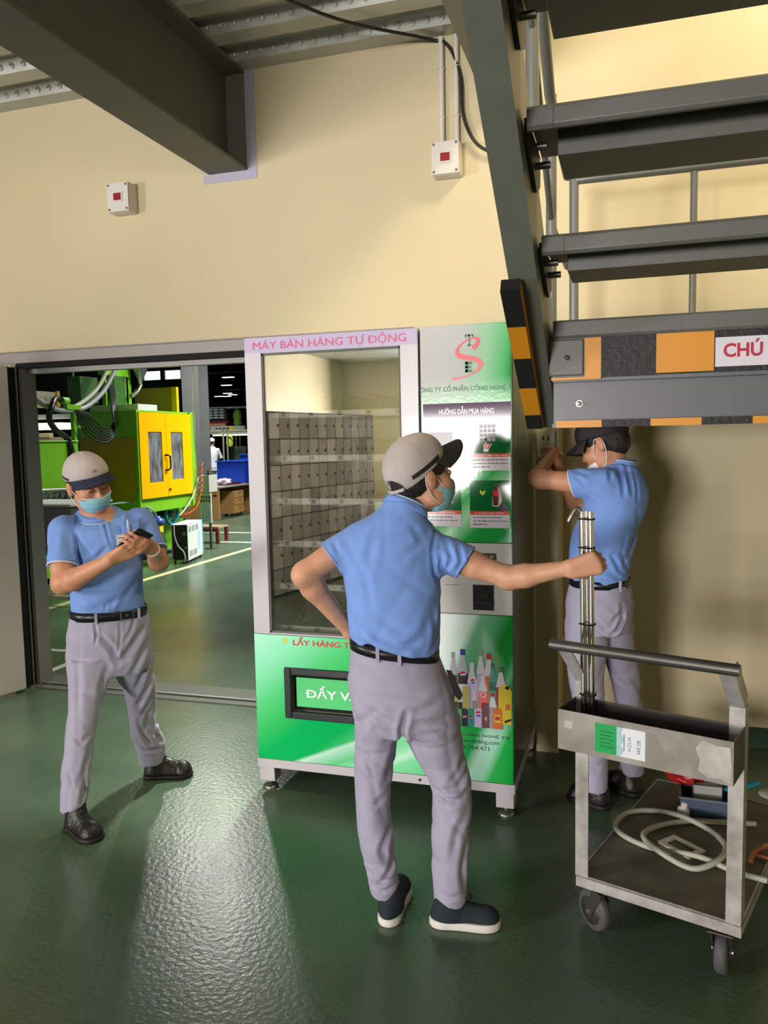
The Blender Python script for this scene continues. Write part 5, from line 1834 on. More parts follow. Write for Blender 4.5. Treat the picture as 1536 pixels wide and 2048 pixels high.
F.wrinkle(0.0032, 26, 41, (1.2, 1, 0.7))
shirt = P.skin(F, 'shirt', SHIRT, iters=1)
# collar with white line, cuff lines
m = MB()
cc = Vector((-0.024, 0.010, 1.378))
cax = Vector((-0.36, 0.10, 0.93)).normalized() if False else Vector((0.40, 0.22, 0.89)).normalized()
def collar(P, cc, cax, r0, r1, hgt, stripe_at=0.72, up=(1, 0, 0), squash=0.92):
    m = MB()
    n = 40
    prof = [(r0, hgt), (r0 + 0.003, hgt + 0.002), (r1, 0.0), (r1 - 0.004, -0.001), (r0 - 0.003, hgt - 0.004)]
    rings_ = [ring(cc + cax * z_, cax, r_, r_ * squash, up, 0, n) for r_, z_ in prof]
    vs = [p for r_ in rings_ for p in r_]
    fs = []
    for l in range(5):
        for i in range(n):
            j = (i + 1) % n
            fs.append((l * n + i, l * n + j, ((l + 1) % 5) * n + j, ((l + 1) % 5) * n + i))
    m.add(vs, fs, 0, True)
    o = P.part(m, 'collar', SHIRT)
    z_ = hgt * (1 - stripe_at)
    r_ = r0 + (r1 - r0) * stripe_at + 0.0025
    P.part(MB().tube(ring(cc + cax * z_, cax, r_, r_ * squash, up, 0, n), 0.0018, n=6, closed=True), 'collar_stripe', PIPING, o)
    return o
collar(P, cc, cax, 0.060, 0.078, 0.036, 0.22)
P.part(MB().tube(ring((-0.260, -0.026, 1.235), (-0.80, -0.15, -0.58), 0.0525, 0.0525, (0, 1, 0), 0), 0.003, n=8, closed=True), 'cuff', SHIRT)
P.part(MB().tube(ring((0.1635, -0.028, 1.2105), (0.84, -0.17, -0.52), 0.0555, 0.0555, (0, 1, 0), 0), 0.003, n=8, closed=True), 'cuff', SHIRT)
# trousers
T = Field((-0.27, -0.19, 0.04), (0.24, 0.19, 0.96), 0.0062)
T.mid = 0.0
T.loft([(0.66, -0.035, 0.0, 0.165, 0.115), (0.70, -0.033, -0.004, 0.172, 0.128), (0.736, -0.037, -0.006, 0.173, 0.135), (0.788, -0.048, -0.008, 0.170, 0.135), (0.839, -0.060, -0.006, 0.163, 0.125), (0.889, -0.066, 0.0, 0.150, 0.110), (0.965, -0.066, 0.0, 0.139, 0.102)], 0.03, 0.006, 2.3)
T.plane((-0.0655, 0, 0.922), (0.16, 0, 1.0))
T.loft([(0.076, -0.112, 0.035, 0.052, 0.060), (0.121, -0.118, 0.03, 0.055, 0.062), (0.168, -0.124, 0.02, 0.055, 0.064), (0.221, -0.131, 0.01, 0.058, 0.068), (0.273, -0.136, 0.0, 0.058, 0.070), (0.326, -0.142, -0.006, 0.058, 0.072), (0.378, -0.146, -0.008, 0.056, 0.072), (0.43, -0.147, -0.004, 0.057, 0.072), (0.481, -0.145, 0.0, 0.061, 0.074), (0.534, -0.142, 0.0, 0.066, 0.080), (0.585, -0.135, 0.0, 0.072, 0.088), (0.635, -0.127, 0.0, 0.079, 0.098), (0.70, -0.12, -0.004, 0.085, 0.112)], 0.022, 0.004)
T.loft([(0.070, 0.103, 0.0, 0.058, 0.064), (0.168, 0.102, -0.002, 0.060, 0.066), (0.221, 0.103, -0.004, 0.061, 0.068), (0.273, 0.105, -0.008, 0.063, 0.070), (0.325, 0.107, -0.012, 0.064, 0.074), (0.377, 0.110, -0.01, 0.065, 0.075), (0.43, 0.114, 0.0, 0.066, 0.074), (0.47, 0.111, 0.008, 0.070, 0.078), (0.532, 0.088, 0.008, 0.079, 0.086), (0.583, 0.072, 0.004, 0.086, 0.094), (0.635, 0.059, 0.0, 0.093, 0.104), (0.70, 0.05, -0.004, 0.095, 0.116)], 0.022, 0.004)
for pts, w_, dp, sd in (
        ([(-0.03, 0.76), (-0.045, 0.70), (-0.038, 0.64)], 0.010, 0.014, -1), ([(-0.16, 0.78), (-0.11, 0.745), (-0.06, 0.72)], 0.014, 0.008, -1), ([(0.09, 0.80), (0.03, 0.77), (-0.02, 0.765)], 0.014, 0.006, -1),
        ([(0.12, 0.74), (0.06, 0.725), (0.0, 0.735)], 0.012, 0.005, -1), ([(0.13, 0.66), (0.07, 0.69), (0.02, 0.69)], 0.012, 0.006, -1), ([(-0.05, 0.66), (-0.08, 0.57), (-0.10, 0.50)], 0.012, 0.009, -1), ([(-0.19, 0.60), (-0.14, 0.56), (-0.09, 0.545)], 0.012, 0.006, -1),
        ([(0.06, 0.475), (0.09, 0.452), (0.12, 0.452)], 0.009, 0.013, -1), ([(0.17, 0.545), (0.13, 0.49), (0.08, 0.478)], 0.011, 0.009, -1), ([(0.165, 0.47), (0.12, 0.44), (0.07, 0.43)], 0.010, 0.007, -1), ([(0.16, 0.60), (0.14, 0.54), (0.10, 0.50)], 0.011, 0.007, -1),
        ([(0.16, 0.41), (0.12, 0.34), (0.11, 0.26)], 0.012, 0.006, -1), ([(0.155, 0.30), (0.14, 0.2), (0.15, 0.12)], 0.010, 0.007, -1), ([(0.06, 0.13), (0.10, 0.115), (0.14, 0.125)], 0.009, 0.005, -1),
        ([(-0.10, 0.46), (-0.14, 0.43), (-0.18, 0.44)], 0.010, 0.006, -1), ([(-0.09, 0.35), (-0.12, 0.28), (-0.10, 0.22)], 0.010, 0.008, -1), ([(-0.07, 0.30), (-0.09, 0.2), (-0.12, 0.16)], 0.010, 0.009, -1), ([(-0.17, 0.19), (-0.13, 0.155), (-0.08, 0.165)], 0.009, 0.008, -1), ([(-0.17, 0.15), (-0.12, 0.118), (-0.08, 0.13)], 0.008, 0.008, -1),
        ([(-0.20, 0.66), (-0.17, 0.72), (-0.12, 0.77)], 0.014, 0.005, -1), ([(0.11, 0.86), (0.13, 0.80), (0.145, 0.76)], 0.005, 0.010, -1)):
    T.fold(pts, w_, dp, sd)
T.noise(0.0022, 22, 9, (1.2, 1, 0.5))
T.wrinkle(0.0062, 22, 44, (1.0, 1, 0.8))
tr = P.skin(T, 'trousers', PANTS, iters=1)
# seams: back pocket welt, centre seam; belt and loops
P.part(band(MB(), (0.914, 0.948, -0.0655, 0.0, 0.1450, 0.1075), 0.004, p=2.3, tilt=-0.16), 'belt', BELT)
for xa in (-0.116, -0.048):
    yb = -0.1085 * (1 - (abs(xa + 0.0655) / 0.1455) ** 2.3) ** (1 / 2.3)
    P.part(MB().box((xa - 0.006, yb - 0.006, 0.904 - 0.16 * (xa + 0.0655)), (xa + 0.006, yb + 0.001, 0.953 - 0.16 * (xa + 0.0655))), 'belt_loop', PANTS, tr, 0.0015)
# dark wallet edge peeping out of the right pocket
P.part(MB().prism([(0.098, 0.872), (0.115, 0.868), (0.150, 0.79), (0.140, 0.772), (0.122, 0.79)], 'y', -0.062, -0.052), 'pocket_lining', mat('pocket_black', '161517', 0.7), tr, 0.002)
hr = P.skin(hd.hair_field(0.0045, -0.062), 'hair', HAIR)
cp = P.skin(hc.cap_field(0.0045, 0.040, -0.004, True), 'cap', CAPG)
P.part(hc.brim(MB(), 0.044, 0.092, 0.008, w=1.25), 'brim', CAPB, cp)
m = MB()
arcp = [hc.p(-0.010 - 0.111 * math.cos(t), 0.091 * math.sin(t), 0.006 + 0.0 * t) for t in np.linspace(-0.5, 0.5, 12)]
m.tube(arcp, 0.006, n=8)
P.part(m, 'cap_strap', CAPG, cp)
m = MB()
lo_ = [hc.p(-0.010 + 0.1155 * math.cos(t), 0.0955 * math.sin(t), 0.028 + 0.014 * math.cos(t)) for t in np.linspace(1.15, 2.25, 16)]
hi_ = [q_ + hc.U * 0.015 for q_ in lo_]
lo_, hi_ = drape(P, cp, lo_), drape(P, cp, hi_)
m.add(lo_ + hi_, [(i, i + 1, 17 + i, 16 + i) for i in range(15)], 0)
P.part(m, 'cap_stripe', CAPB, cp)
mk = P.skin(hd.mask_field(0.0045), 'face_mask', MASK)
m = MB()
for g in (1, -1):
    m = MB()
    m.tube(smooth_path([hd.p(0.035, g * 0.066, -0.035), hd.p(0.01, g * 0.075, -0.01), hd.p(-0.025, g * 0.080, 0.02), hd.p(-0.037, g * 0.082, -0.005), hd.p(-0.028, g * 0.076, -0.045), hd.p(0.005, g * 0.066, -0.08), hd.p(0.03, g * 0.055, -0.10)], 6), 0.0017, n=6)
    P.part(m, 'ear_loop', MASKW, mk)
shoe(P, (-0.108, -0.045), (-0.058, 0.205), 'sneaker', 0.0, 0.046)
shoe(P, (0.035, -0.015), (0.268, -0.035), 'sneaker', 0.0, 0.046)

# ------------------------------------------------------------------ left man, facing the camera, looking at his phone
P = Person('person in blue polo and pale cap looking at a phone by the doorway', (-2.19, 2.95))
hd = Head((-0.062, -0.03, 1.442), 26, -13, 14)
B = Field((-0.30, -0.45, 0.02), (0.42, 0.30, 1.62), 0.0047)
hd.add(B, (-0.035, 0.01, 1.29), 0.052)
B.loft([(0.86, -0.005, 0.0, 0.12, 0.09), (1.0, -0.004, 0.0, 0.125, 0.095), (1.15, 0.0, 0.0, 0.135, 0.095), (1.24, -0.01, 0.005, 0.13, 0.085), (1.30, -0.02, 0.01, 0.08, 0.065), (1.34, -0.035, 0.01, 0.05, 0.05)], 0.03)
B.loft([(0.70, -0.01, 0.0, 0.12, 0.08), (0.75, -0.009, 0.0, 0.135, 0.09), (0.88, -0.004, 0.0, 0.12, 0.09)], 0.03)
B.chain([(-0.092, -0.02, 0.70), (-0.105, -0.06, 0.573), (-0.135, -0.128, 0.417), (-0.165, -0.172, 0.26), (-0.186, -0.21, 0.07)], (0.06, 0.05, 0.042, 0.036, 0.026), 0.01)
B.chain([(0.085, 0.015, 0.70), (0.095, 0.07, 0.537), (0.113, 0.13, 0.418), (0.123, 0.175, 0.30), (0.150, 0.20, 0.15), (0.158, 0.21, 0.06)], (0.06, 0.05, 0.042, 0.038, 0.034, 0.026), 0.01)
# his right arm (image left) and left arm
B.chain([(-0.165, -0.015, 1.235), (-0.178, -0.10, 1.10), (-0.180, -0.135, 1.035), (-0.135, -0.19, 1.055), (0.008, -0.292, 1.138)], (0.046, 0.047, 0.046, 0.044, 0.027), 0.02)
B.ell((-0.182, -0.13, 1.02), (0.032, 0.03, 0.03), None, 0.02)
hand(B, (0.004, -0.288, 1.139), (0.83, -0.36, 0.40), (0.25, 0.75, 0.55), -1, 0.98, ((8, 26, 24), (12, 28, 24), (16, 30, 24), (20, 32, 24)), 0.03, 0.35, 0.6)
B.chain([(0.165, 0.02, 1.26), (0.212, -0.06, 1.085), (0.208, -0.115, 1.10), (0.178, -0.235, 1.168)], (0.050, 0.042, 0.041, 0.026), 0.02)
hand(B, (0.178, -0.238, 1.170), (-0.42, -0.80, 0.34), (-0.70, 0.42, 0.50), 1, 0.98, ((16, 34, 30), (20, 36, 30), (24, 38, 30), (28, 40, 30)), 0.03, 0.35, 0.5)
body = P.skin(B, 'body', SKIN, iters=1)
# shirt
F = Field((-0.30, -0.24, 0.82), (0.30, 0.20, 1.40), 0.0062)
F.mid = 0.0
F.loft([(0.845, -0.005, 0.0, 0.145, 0.108), (0.885, -0.006, -0.005, 0.153, 0.120), (0.918, -0.006, -0.008, 0.154, 0.126), (0.95, -0.007, -0.008, 0.154, 0.126), (1.0, -0.004, -0.005, 0.152, 0.122), (1.054, -0.004, -0.004, 0.151, 0.120), (1.106, -0.001, -0.003, 0.151, 0.120), (1.157, 0.0, -0.002, 0.155, 0.120), (1.21, -0.004, 0.0, 0.160, 0.115), (1.25, -0.008, 0.003, 0.155, 0.105), (1.285, -0.012, 0.006, 0.130, 0.090), (1.315, -0.02, 0.01, 0.095, 0.074), (1.338, -0.03, 0.012, 0.07, 0.062)], 0.02, 0.008, 2.3)
F.sleeve([(-0.168, -0.015, 1.243), (-0.188, -0.155, 1.005)], (0.066, 0.056), (-0.181, -0.10, 1.10), (-0.10, -0.46, -0.88))
F.sleeve([(0.145, 0.015, 1.262), (0.226, -0.10, 1.05)], (0.066, 0.054), (0.196, -0.05, 1.14), (0.25, -0.47, -0.85))
F.plane((-0.03, 0.0, 1.315), (-0.05, -0.55, 0.83), (-0.12, -0.2, 1.24), (0.07, 0.2, 1.40))
# open placket
F.fold([(-0.012, 1.30), (0.0, 1.25), (0.018, 1.17)], 0.005, 0.008, -1)
for pts, w_, dp in (([(-0.12, 1.22), (-0.115, 1.15), (-0.10, 1.08)], 0.008, 0.012), ([(-0.13, 1.25), (-0.10, 1.18), (-0.06, 1.13)], 0.010, 0.005), ([(-0.09, 1.09), (-0.04, 1.13), (0.0, 1.17)], 0.011, 0.006), ([(-0.10, 1.06), (-0.03, 1.10), (0.04, 1.12)], 0.012, 0.005),
                    ([(-0.13, 0.95), (-0.05, 0.99), (0.05, 1.05)], 0.015, 0.005), ([(-0.08, 0.91), (0.0, 0.93), (0.08, 0.98)], 0.013, 0.005), ([(0.04, 0.905), (0.06, 0.95), (0.12, 1.02)], 0.012, 0.005), ([(0.11, 1.24), (0.115, 1.17), (0.12, 1.1)], 0.009, 0.008), ([(-0.20, 1.25), (-0.21, 1.17)], 0.012, 0.004), ([(0.05, 1.27), (0.09, 1.21)], 0.012, 0.004), ([(-0.02, 0.9), (-0.015, 0.93)], 0.006, 0.004), ([(0.03, 0.89), (0.035, 0.92)], 0.006, 0.004)):
    F.fold(pts, w_, dp, -1)
F.noise(0.0022, 17, 14, (1.2, 1, 0.5))
F.wrinkle(0.0032, 26, 42, (1.2, 1, 0.7))
shirt = P.skin(F, 'shirt', SHIRT, iters=1)
collar(P, Vector((-0.036, 0.002, 1.300)), Vector((-0.06, -0.42, 0.90)).normalized(), 0.061, 0.090, 0.022, 0.88)
P.part(MB().tube(ring((-0.1802, -0.099, 1.1015), (-0.10, -0.46, -0.88), 0.0605, 0.0605, (0, 1, 0), 0), 0.0032, n=8, closed=True), 'cuff', PIPING)
P.part(MB().tube(ring((0.192, -0.052, 1.139), (0.25, -0.47, -0.85), 0.0595, 0.0595, (0, 1, 0), 0), 0.0028, n=8, closed=True), 'cuff', PIPING)
# chest pocket with a clipped pen and the badge on its clip
def front_b(a, z=1.2):
    return -0.118 * (1 - (abs(a) / 0.157) ** 2.3) ** (1 / 2.3)
m = MB()
m.prism([(0.062, 1.255), (0.135, 1.27), (0.138, 1.205), (0.10, 1.19), (0.066, 1.20)], 'y', -0.107, -0.085)
P.part(m, 'chest_pocket', SHIRT, None, 0.003)
m = MB().tube([(0.092, -0.113, 1.225), (0.088, -0.115, 1.285)], 0.0042, n=8)
m.tube([(0.095, -0.118, 1.235), (0.091, -0.12, 1.28)], 0.002, n=6)
P.part(m, 'pen', mat('pen_silver', 'aebccd', 0.3, 0.6))
m = MB().box((0.040, -0.150, 1.165), (0.088, -0.147, 1.225), 0)
m.box((0.050, -0.1508, 1.168), (0.066, -0.149, 1.196), 1)
m.lathe([(0.0055, 0), (0.0055, 0.0008)], (0.058, -0.1506, 1.192), (0, -1, 0), 2, 12)
m.box((0.046, -0.1508, 1.21), (0.082, -0.149, 1.213), 3)
P.part(m, 'id_badge', [mat('badge_card', 'd3cdc4', 0.4), mat('badge_red', 'a65a4c', 0.5), SKIN, mat('ink_black')])
# trousers
T = Field((-0.28, -0.34, 0.04), (0.28, 0.32, 0.92), 0.0062)
T.mid = 0.0
T.loft([(0.60, -0.012, 0.0, 0.160, 0.110), (0.639, -0.013, 0.0, 0.172, 0.120), (0.694, -0.011, 0.0, 0.180, 0.128), (0.748, -0.009, 0.0, 0.181, 0.130), (0.803, -0.005, -0.002, 0.177, 0.128), (0.858, -0.003, -0.004, 0.166, 0.122), (0.882, -0.004, -0.004, 0.158, 0.118)], 0.03, 0.006, 2.3)
lA = [(0.085, -0.186, -0.212, 0.052, 0.062), (0.154, -0.177, -0.198, 0.058, 0.066), (0.208, -0.172, -0.185, 0.059, 0.068), (0.26, -0.165, -0.172, 0.059, 0.070), (0.312, -0.154, -0.16, 0.058, 0.072), (0.365, -0.148, -0.145, 0.059, 0.074), (0.417, -0.135, -0.128, 0.066, 0.078), (0.47, -0.125, -0.108, 0.071, 0.082), (0.522, -0.116, -0.085, 0.076, 0.088), (0.573, -0.105, -0.06, 0.084, 0.094), (0.626, -0.098, -0.038, 0.092, 0.100), (0.69, -0.092, -0.02, 0.096, 0.112)]
lB = [(0.075, 0.158, 0.21, 0.060, 0.066), (0.117, 0.156, 0.205, 0.064, 0.068), (0.177, 0.148, 0.198, 0.073, 0.072), (0.24, 0.130, 0.188, 0.069, 0.072), (0.30, 0.123, 0.175, 0.065, 0.074), (0.359, 0.119, 0.155, 0.066, 0.076), (0.418, 0.113, 0.13, 0.068, 0.080), (0.477, 0.110, 0.10, 0.073, 0.084), (0.537, 0.095, 0.07, 0.082, 0.090), (0.595, 0.088, 0.045, 0.088, 0.098), (0.66, 0.085, 0.02, 0.094, 0.110)]
T.loft(lA, 0.022, 0.004)
T.loft(lB, 0.022, 0.004)
T.plane((-0.186, -0.2, 0.098), (0.35, 0.0, -0.94), (-0.29, -0.34, 0.03), (-0.09, 0.0, 0.2))
for pts, w_, dp, sd in (
        ([(-0.065, 0.855), (-0.06, 0.80), (-0.065, 0.76)], 0.006, 0.008, -1), ([(0.10, 0.86), (0.085, 0.81), (0.055, 0.76)], 0.008, 0.008, -1), ([(0.035, 0.845), (0.035, 0.77), (0.02, 0.70)], 0.005, 0.006, -1),
        ([(-0.05, 0.80), (0.0, 0.73), (0.02, 0.66)], 0.012, 0.009, -1), ([(0.13, 0.80), (0.08, 0.73), (0.04, 0.68)], 0.014, 0.012, -1), ([(0.15, 0.74), (0.10, 0.65), (0.07, 0.60)], 0.012, 0.010, -1), ([(0.16, 0.66), (0.12, 0.58), (0.09, 0.50)], 0.012, 0.012, 0), ([(0.17, 0.57), (0.14, 0.50), (0.10, 0.42)], 0.012, 0.012, 0),
        ([(0.175, 0.48), (0.15, 0.42), (0.12, 0.36)], 0.010, 0.012, 0), ([(0.17, 0.42), (0.14, 0.35), (0.13, 0.28)], 0.010, 0.010, 0), ([(0.10, 0.33), (0.12, 0.25), (0.15, 0.20)], 0.011, 0.008, 0), ([(0.19, 0.32), (0.17, 0.24), (0.2, 0.19)], 0.009, 0.010, 0), ([(0.08, 0.22), (0.13, 0.17), (0.2, 0.16)], 0.009, 0.007, 0),
        ([(-0.02, 0.66), (-0.05, 0.58), (-0.06, 0.5)], 0.012, 0.007, 0), ([(-0.15, 0.72), (-0.14, 0.62), (-0.15, 0.5)], 0.012, 0.004, 0), ([(-0.17, 0.40), (-0.14, 0.37), (-0.11, 0.39)], 0.010, 0.007, 0), ([(-0.10, 0.36), (-0.13, 0.27), (-0.16, 0.2)], 0.010, 0.006, 0), ([(-0.13, 0.25), (-0.14, 0.18), (-0.15, 0.13)], 0.009, 0.009, 0), ([(-0.20, 0.28), (-0.18, 0.2)], 0.008, 0.005, 0)):
    T.fold(pts, w_, dp, sd)
T.noise(0.0022, 22, 19, (1.2, 1, 0.5))
T.wrinkle(0.0062, 22, 45, (1.0, 1, 0.8))
tr = P.skin(T, 'trousers', PANTS, iters=1)
P.part(band(MB(), (0.853, 0.893, -0.005, -0.004, 0.1630, 0.1250), 0.006, p=2.3), 'belt', BELT)
def fb(a, ha=0.1630, hb=0.1250, c=-0.005, cb=-0.004):
    return cb - hb * (1 - (abs(a - c) / ha) ** 2.3) ** (1 / 2.3)
bk = MB()
a0, a1 = 0.040, 0.094
M_ = Matrix.Translation(((a0 + a1) / 2, (fb(a0) + fb(a1)) / 2 - 0.003, 0.873)) @ Matrix.Rotation(math.atan2(fb(a1) - fb(a0), a1 - a0), 4, 'Z')
hw_ = 0.029
for (x0, x1, z0, z1) in ((-hw_, -hw_ + 0.004, -0.02, 0.02), (hw_ - 0.004, hw_, -0.02, 0.02), (-hw_, hw_, 0.0165, 0.02), (-hw_, hw_, -0.02, -0.0165)):
    bk.box((x0, -0.004, z0), (x1, 0.002, z1), 0, M_)
bk.box((-hw_ + 0.004, -0.002, -0.016), (hw_ - 0.004, 0.002, 0.016), 1, M_)
bk.box((-0.006, -0.0035, -0.004), (0.006, -0.001, 0.005), 2, M_)
P.part(bk, 'belt_buckle', [mat('buckle_chrome', 'c9c9c6', 0.2, 1.0), BELT, mat('buckle_green', '3f7a5e', 0.3, 0.4)])
for xa in (-0.058, 0.118):
    P.part(MB().box((xa - 0.006, fb(xa) - 0.006, 0.846), (xa + 0.006, fb(xa) + 0.002, 0.894)), 'belt_loop', PANTS, tr, 0.0015)
# black key tab hanging from the pocket
P.part(MB().prism([(-0.166, 0.795), (-0.158, 0.797), (-0.160, 0.785), (-0.159, 0.757), (-0.167, 0.756)], 'y', -0.062, -0.05), 'pocket_tab', mat('pocket_black'), tr, 0.001)
hr = P.skin(hd.hair_field(0.0045), 'hair', HAIR)
cp = P.skin(hd.cap_field(0.0045, 0.055, 0.012), 'cap', CAPG)
P.part(hd.brim(MB(), 0.058, 0.066, 0.010), 'brim', CAPN, cp)
for dz in (0.022, 0.042):
    lo_, hi_ = [], []
    for q_ in range(9):
        t0 = 1.25 + 0.075 * q_
        lo_.append(hd.p(-0.010 + 0.115 * math.cos(t0), 0.095 * math.sin(t0), dz)); hi_.append(hd.p(-0.010 + 0.115 * math.cos(t0), 0.095 * math.sin(t0), dz + 0.011))
    lo_, hi_ = drape(P, cp, lo_), drape(P, cp, hi_)
    m = MB().add(lo_ + hi_, [(i, i + 1, 10 + i, 9 + i) for i in range(8)], 0)
    P.part(m, 'cap_stripe', CAPN, cp)
m = MB()
for (r0, u0, r1, u1) in ((-0.006, 0.078, -0.001, 0.09), (-0.001, 0.09, 0.003, 0.079), (0.003, 0.079, 0.008, 0.09), (0.008, 0.09, 0.014, 0.086), (0.006, 0.081, 0.013, 0.08)):
    def fp_(r_, u_):
        return hd.p(0.0365 + 0.0715 * math.sqrt(max(0, 1 - (r_ / 0.074) ** 2 - ((u_ - 0.062) / 0.066) ** 2)), r_, u_)
    m.tube(drape(P, cp, [fp_(r0, u0), fp_(r1, u1)], 0.0006), 0.0012, n=6)
P.part(m, 'cap_emblem', mat('emblem_grey', '6d6870', 0.7), cp)
mk = P.skin(hd.mask_field(0.0045, -0.034, -0.122, 0.020), 'face_mask', MASK)
m = MB().tube([hd.p(0.036 + 0.078 * math.cos(t) * 1.0, 0.069 * math.sin(t), -0.036) for t in np.linspace(-1.35, 1.35, 24)], 0.0022, n=6)
P.part(m, 'mask_edge', MASKW, mk)
for g in (1, -1):
    m = MB()
    m.tube(smooth_path([hd.p(0.028, g * 0.068, -0.036), hd.p(0.005, g * 0.076, -0.015), hd.p(-0.022, g * 0.080, 0.012), hd.p(-0.036, g * 0.082, -0.01), hd.p(-0.028, g * 0.076, -0.045), hd.p(0.0, g * 0.066, -0.085), hd.p(0.024, g * 0.055, -0.105)], 6), 0.0019, n=6)
    P.part(m, 'ear_loop', MASKW, mk)
for g in (1, -1):
    P.part(MB().tube([hd.p(0.0925, g * 0.018, 0.0205), hd.p(0.0915, g * 0.032, 0.0235), hd.p(0.082, g * 0.047, 0.019)], [0.0028, 0.0032, 0.0018], n=8), 'eyebrow', HAIR)
    P.part(MB().tube([hd.p(0.0945, g * 0.019, -0.003), hd.p(0.0965, g * 0.031, -0.0065), hd.p(0.0905, g * 0.044, -0.003)], [0.0012, 0.0018, 0.0012], n=6), 'eyelashes', HAIR)
shoe(P, (-0.205, -0.165), (-0.092, -0.365), 'boot', 0.0, 0.052)
shoe(P, (0.115, 0.225), (0.342, 0.165), 'boot', 0.0, 0.052)
# watch
P.part(MB().tube(ring((0.180, -0.225, 1.163), (-0.2, -0.85, 0.45), 0.0275, 0.0275, (0, 0, 1), 0), 0.005, n=8, closed=True), 'wristwatch', mat('watch_white', 'd8d4cc', 0.35))
# phone: a thing of its own
PH = P
Mp = PH.W @ Matrix.Translation((0.110, -0.298, 1.212)) @ Matrix.Rotation(math.radians(-6), 4, 'Z') @ Matrix.Rotation(math.radians(42), 4, 'X') @ Matrix.Rotation(math.radians(42), 4, 'Y')
ph = thing('smartphone', 'black smartphone held in both hands by the left man', 'phone', Mp.translation)
MB().box((-0.036, -0.004, -0.072), (0.036, 0.004, 0.072), 0, Mp).build('phone_body', mat('phone_black', '141416', 0.25), ph, 0.003)
MB().box((-0.033, 0.004, -0.067), (0.033, 0.0046, 0.067), 0, Mp).build('screen', mat('phone_screen', '9aa4b0', 0.1), ph)
MB().lathe([(0.005, 0), (0.005, 0.0012)], (0, 0, 0), (0, -1, 0), 0, 12, Mp @ Matrix.Translation((-0.024, -0.004, 0.058))).build('camera_lens', mat('phone_lens', '2b2f38', 0.1), ph)

# ------------------------------------------------------------------ right man, under the landing, working at the wall socket
P = Person('person in blue polo and black cap reaching up to the wall socket', (-0.09, 3.45))
hd = Head((-0.012, 0.03, 1.565), -112, -22, 3)
B = Field((-0.36, -0.22, 0.02), (0.20, 0.52, 1.68), 0.005)
hd.add(B, (0.035, 0.02, 1.44), 0.05)
B.loft([(0.96, -0.027, 0.0, 0.095, 0.11), (1.1, -0.024, 0.0, 0.105, 0.12), (1.25, 0.0, 0.0, 0.11, 0.13), (1.36, 0.025, 0.0, 0.11, 0.12), (1.42, 0.025, 0.0, 0.09, 0.09), (1.47, 0.035, 0.01, 0.05, 0.05)], 0.03)
B.loft([(0.83, -0.03, 0.0, 0.10, 0.11), (0.9, -0.028, 0.0, 0.115, 0.13), (0.98, -0.026, 0.0, 0.10, 0.115)], 0.03)
B.chain([(-0.065, -0.03, 0.84), (-0.083, -0.03, 0.62), (-0.066, -0.03, 0.44), (-0.050, -0.02, 0.23), (-0.045, -0.02, 0.12)], (0.06, 0.048, 0.04, 0.034, 0.026), 0.01)
B.chain([(0.025, 0.05, 0.84), (0.06, 0.115, 0.62), (0.095, 0.15, 0.43), (0.112, 0.16, 0.25), (0.115, 0.16, 0.12)], (0.055, 0.046, 0.04, 0.034, 0.026), 0.01)
B.chain([(-0.02, -0.09, 1.40), (-0.268, -0.04, 1.423), (-0.285, 0.0, 1.428), (-0.262, 0.235, 1.49)], (0.05, 0.039, 0.038, 0.026), 0.02)
hand(B, (-0.262, 0.235, 1.49), (0.06, 0.9, 0.38), (0.45, 0.1, -0.4), 1, 0.95, ((30, 40, 30),) * 4)
B.chain([(-0.01, 0.12, 1.39), (-0.105, 0.17, 1.285), (-0.13, 0.20, 1.30), (-0.222, 0.27, 1.475)], (0.048, 0.04, 0.038, 0.026), 0.02)
hand(B, (-0.222, 0.27, 1.475), (-0.08, 0.8, 0.52), (-0.5, 0.2, 0.1), -1, 0.95, ((30, 40, 30),) * 4)
P.skin(B, 'body', SKIN, iters=1)
F = Field((-0.22, -0.24, 0.94), (0.22, 0.24, 1.54), 0.0062)
F.mid = 0.0
F.loft([(0.965, -0.027, 0.0, 0.116, 0.135), (1.0, -0.026, 0.0, 0.123, 0.145), (1.03, -0.029, 0.0, 0.126, 0.148), (1.099, -0.024, 0.0, 0.131, 0.150), (1.167, -0.014, 0.0, 0.135, 0.153), (1.236, 0.006, 0.0, 0.134, 0.158), (1.304, 0.031, 0.0, 0.131, 0.158), (1.372, 0.038, 0.0, 0.130, 0.150), (1.42, 0.040, 0.0, 0.112, 0.125), (1.455, 0.045, 0.005, 0.088, 0.09), (1.485, 0.050, 0.01, 0.066, 0.065)], 0.02, 0.008, 2.3)
F.sleeve([(-0.01, -0.095, 1.403), (-0.21, -0.06, 1.410)], (0.068, 0.053), (-0.140, -0.07, 1.407), (-0.95, 0.12, -0.25))
F.sleeve([(0.0, 0.11, 1.39), (-0.13, 0.175, 1.285)], (0.064, 0.052), (-0.075, 0.147, 1.33), (-0.72, 0.36, -0.58))
F.plane((0.055, 0, 1.478), (0.25, 0.15, 0.95), (-0.05, -0.1, 1.42), (0.17, 0.15, 1.55))
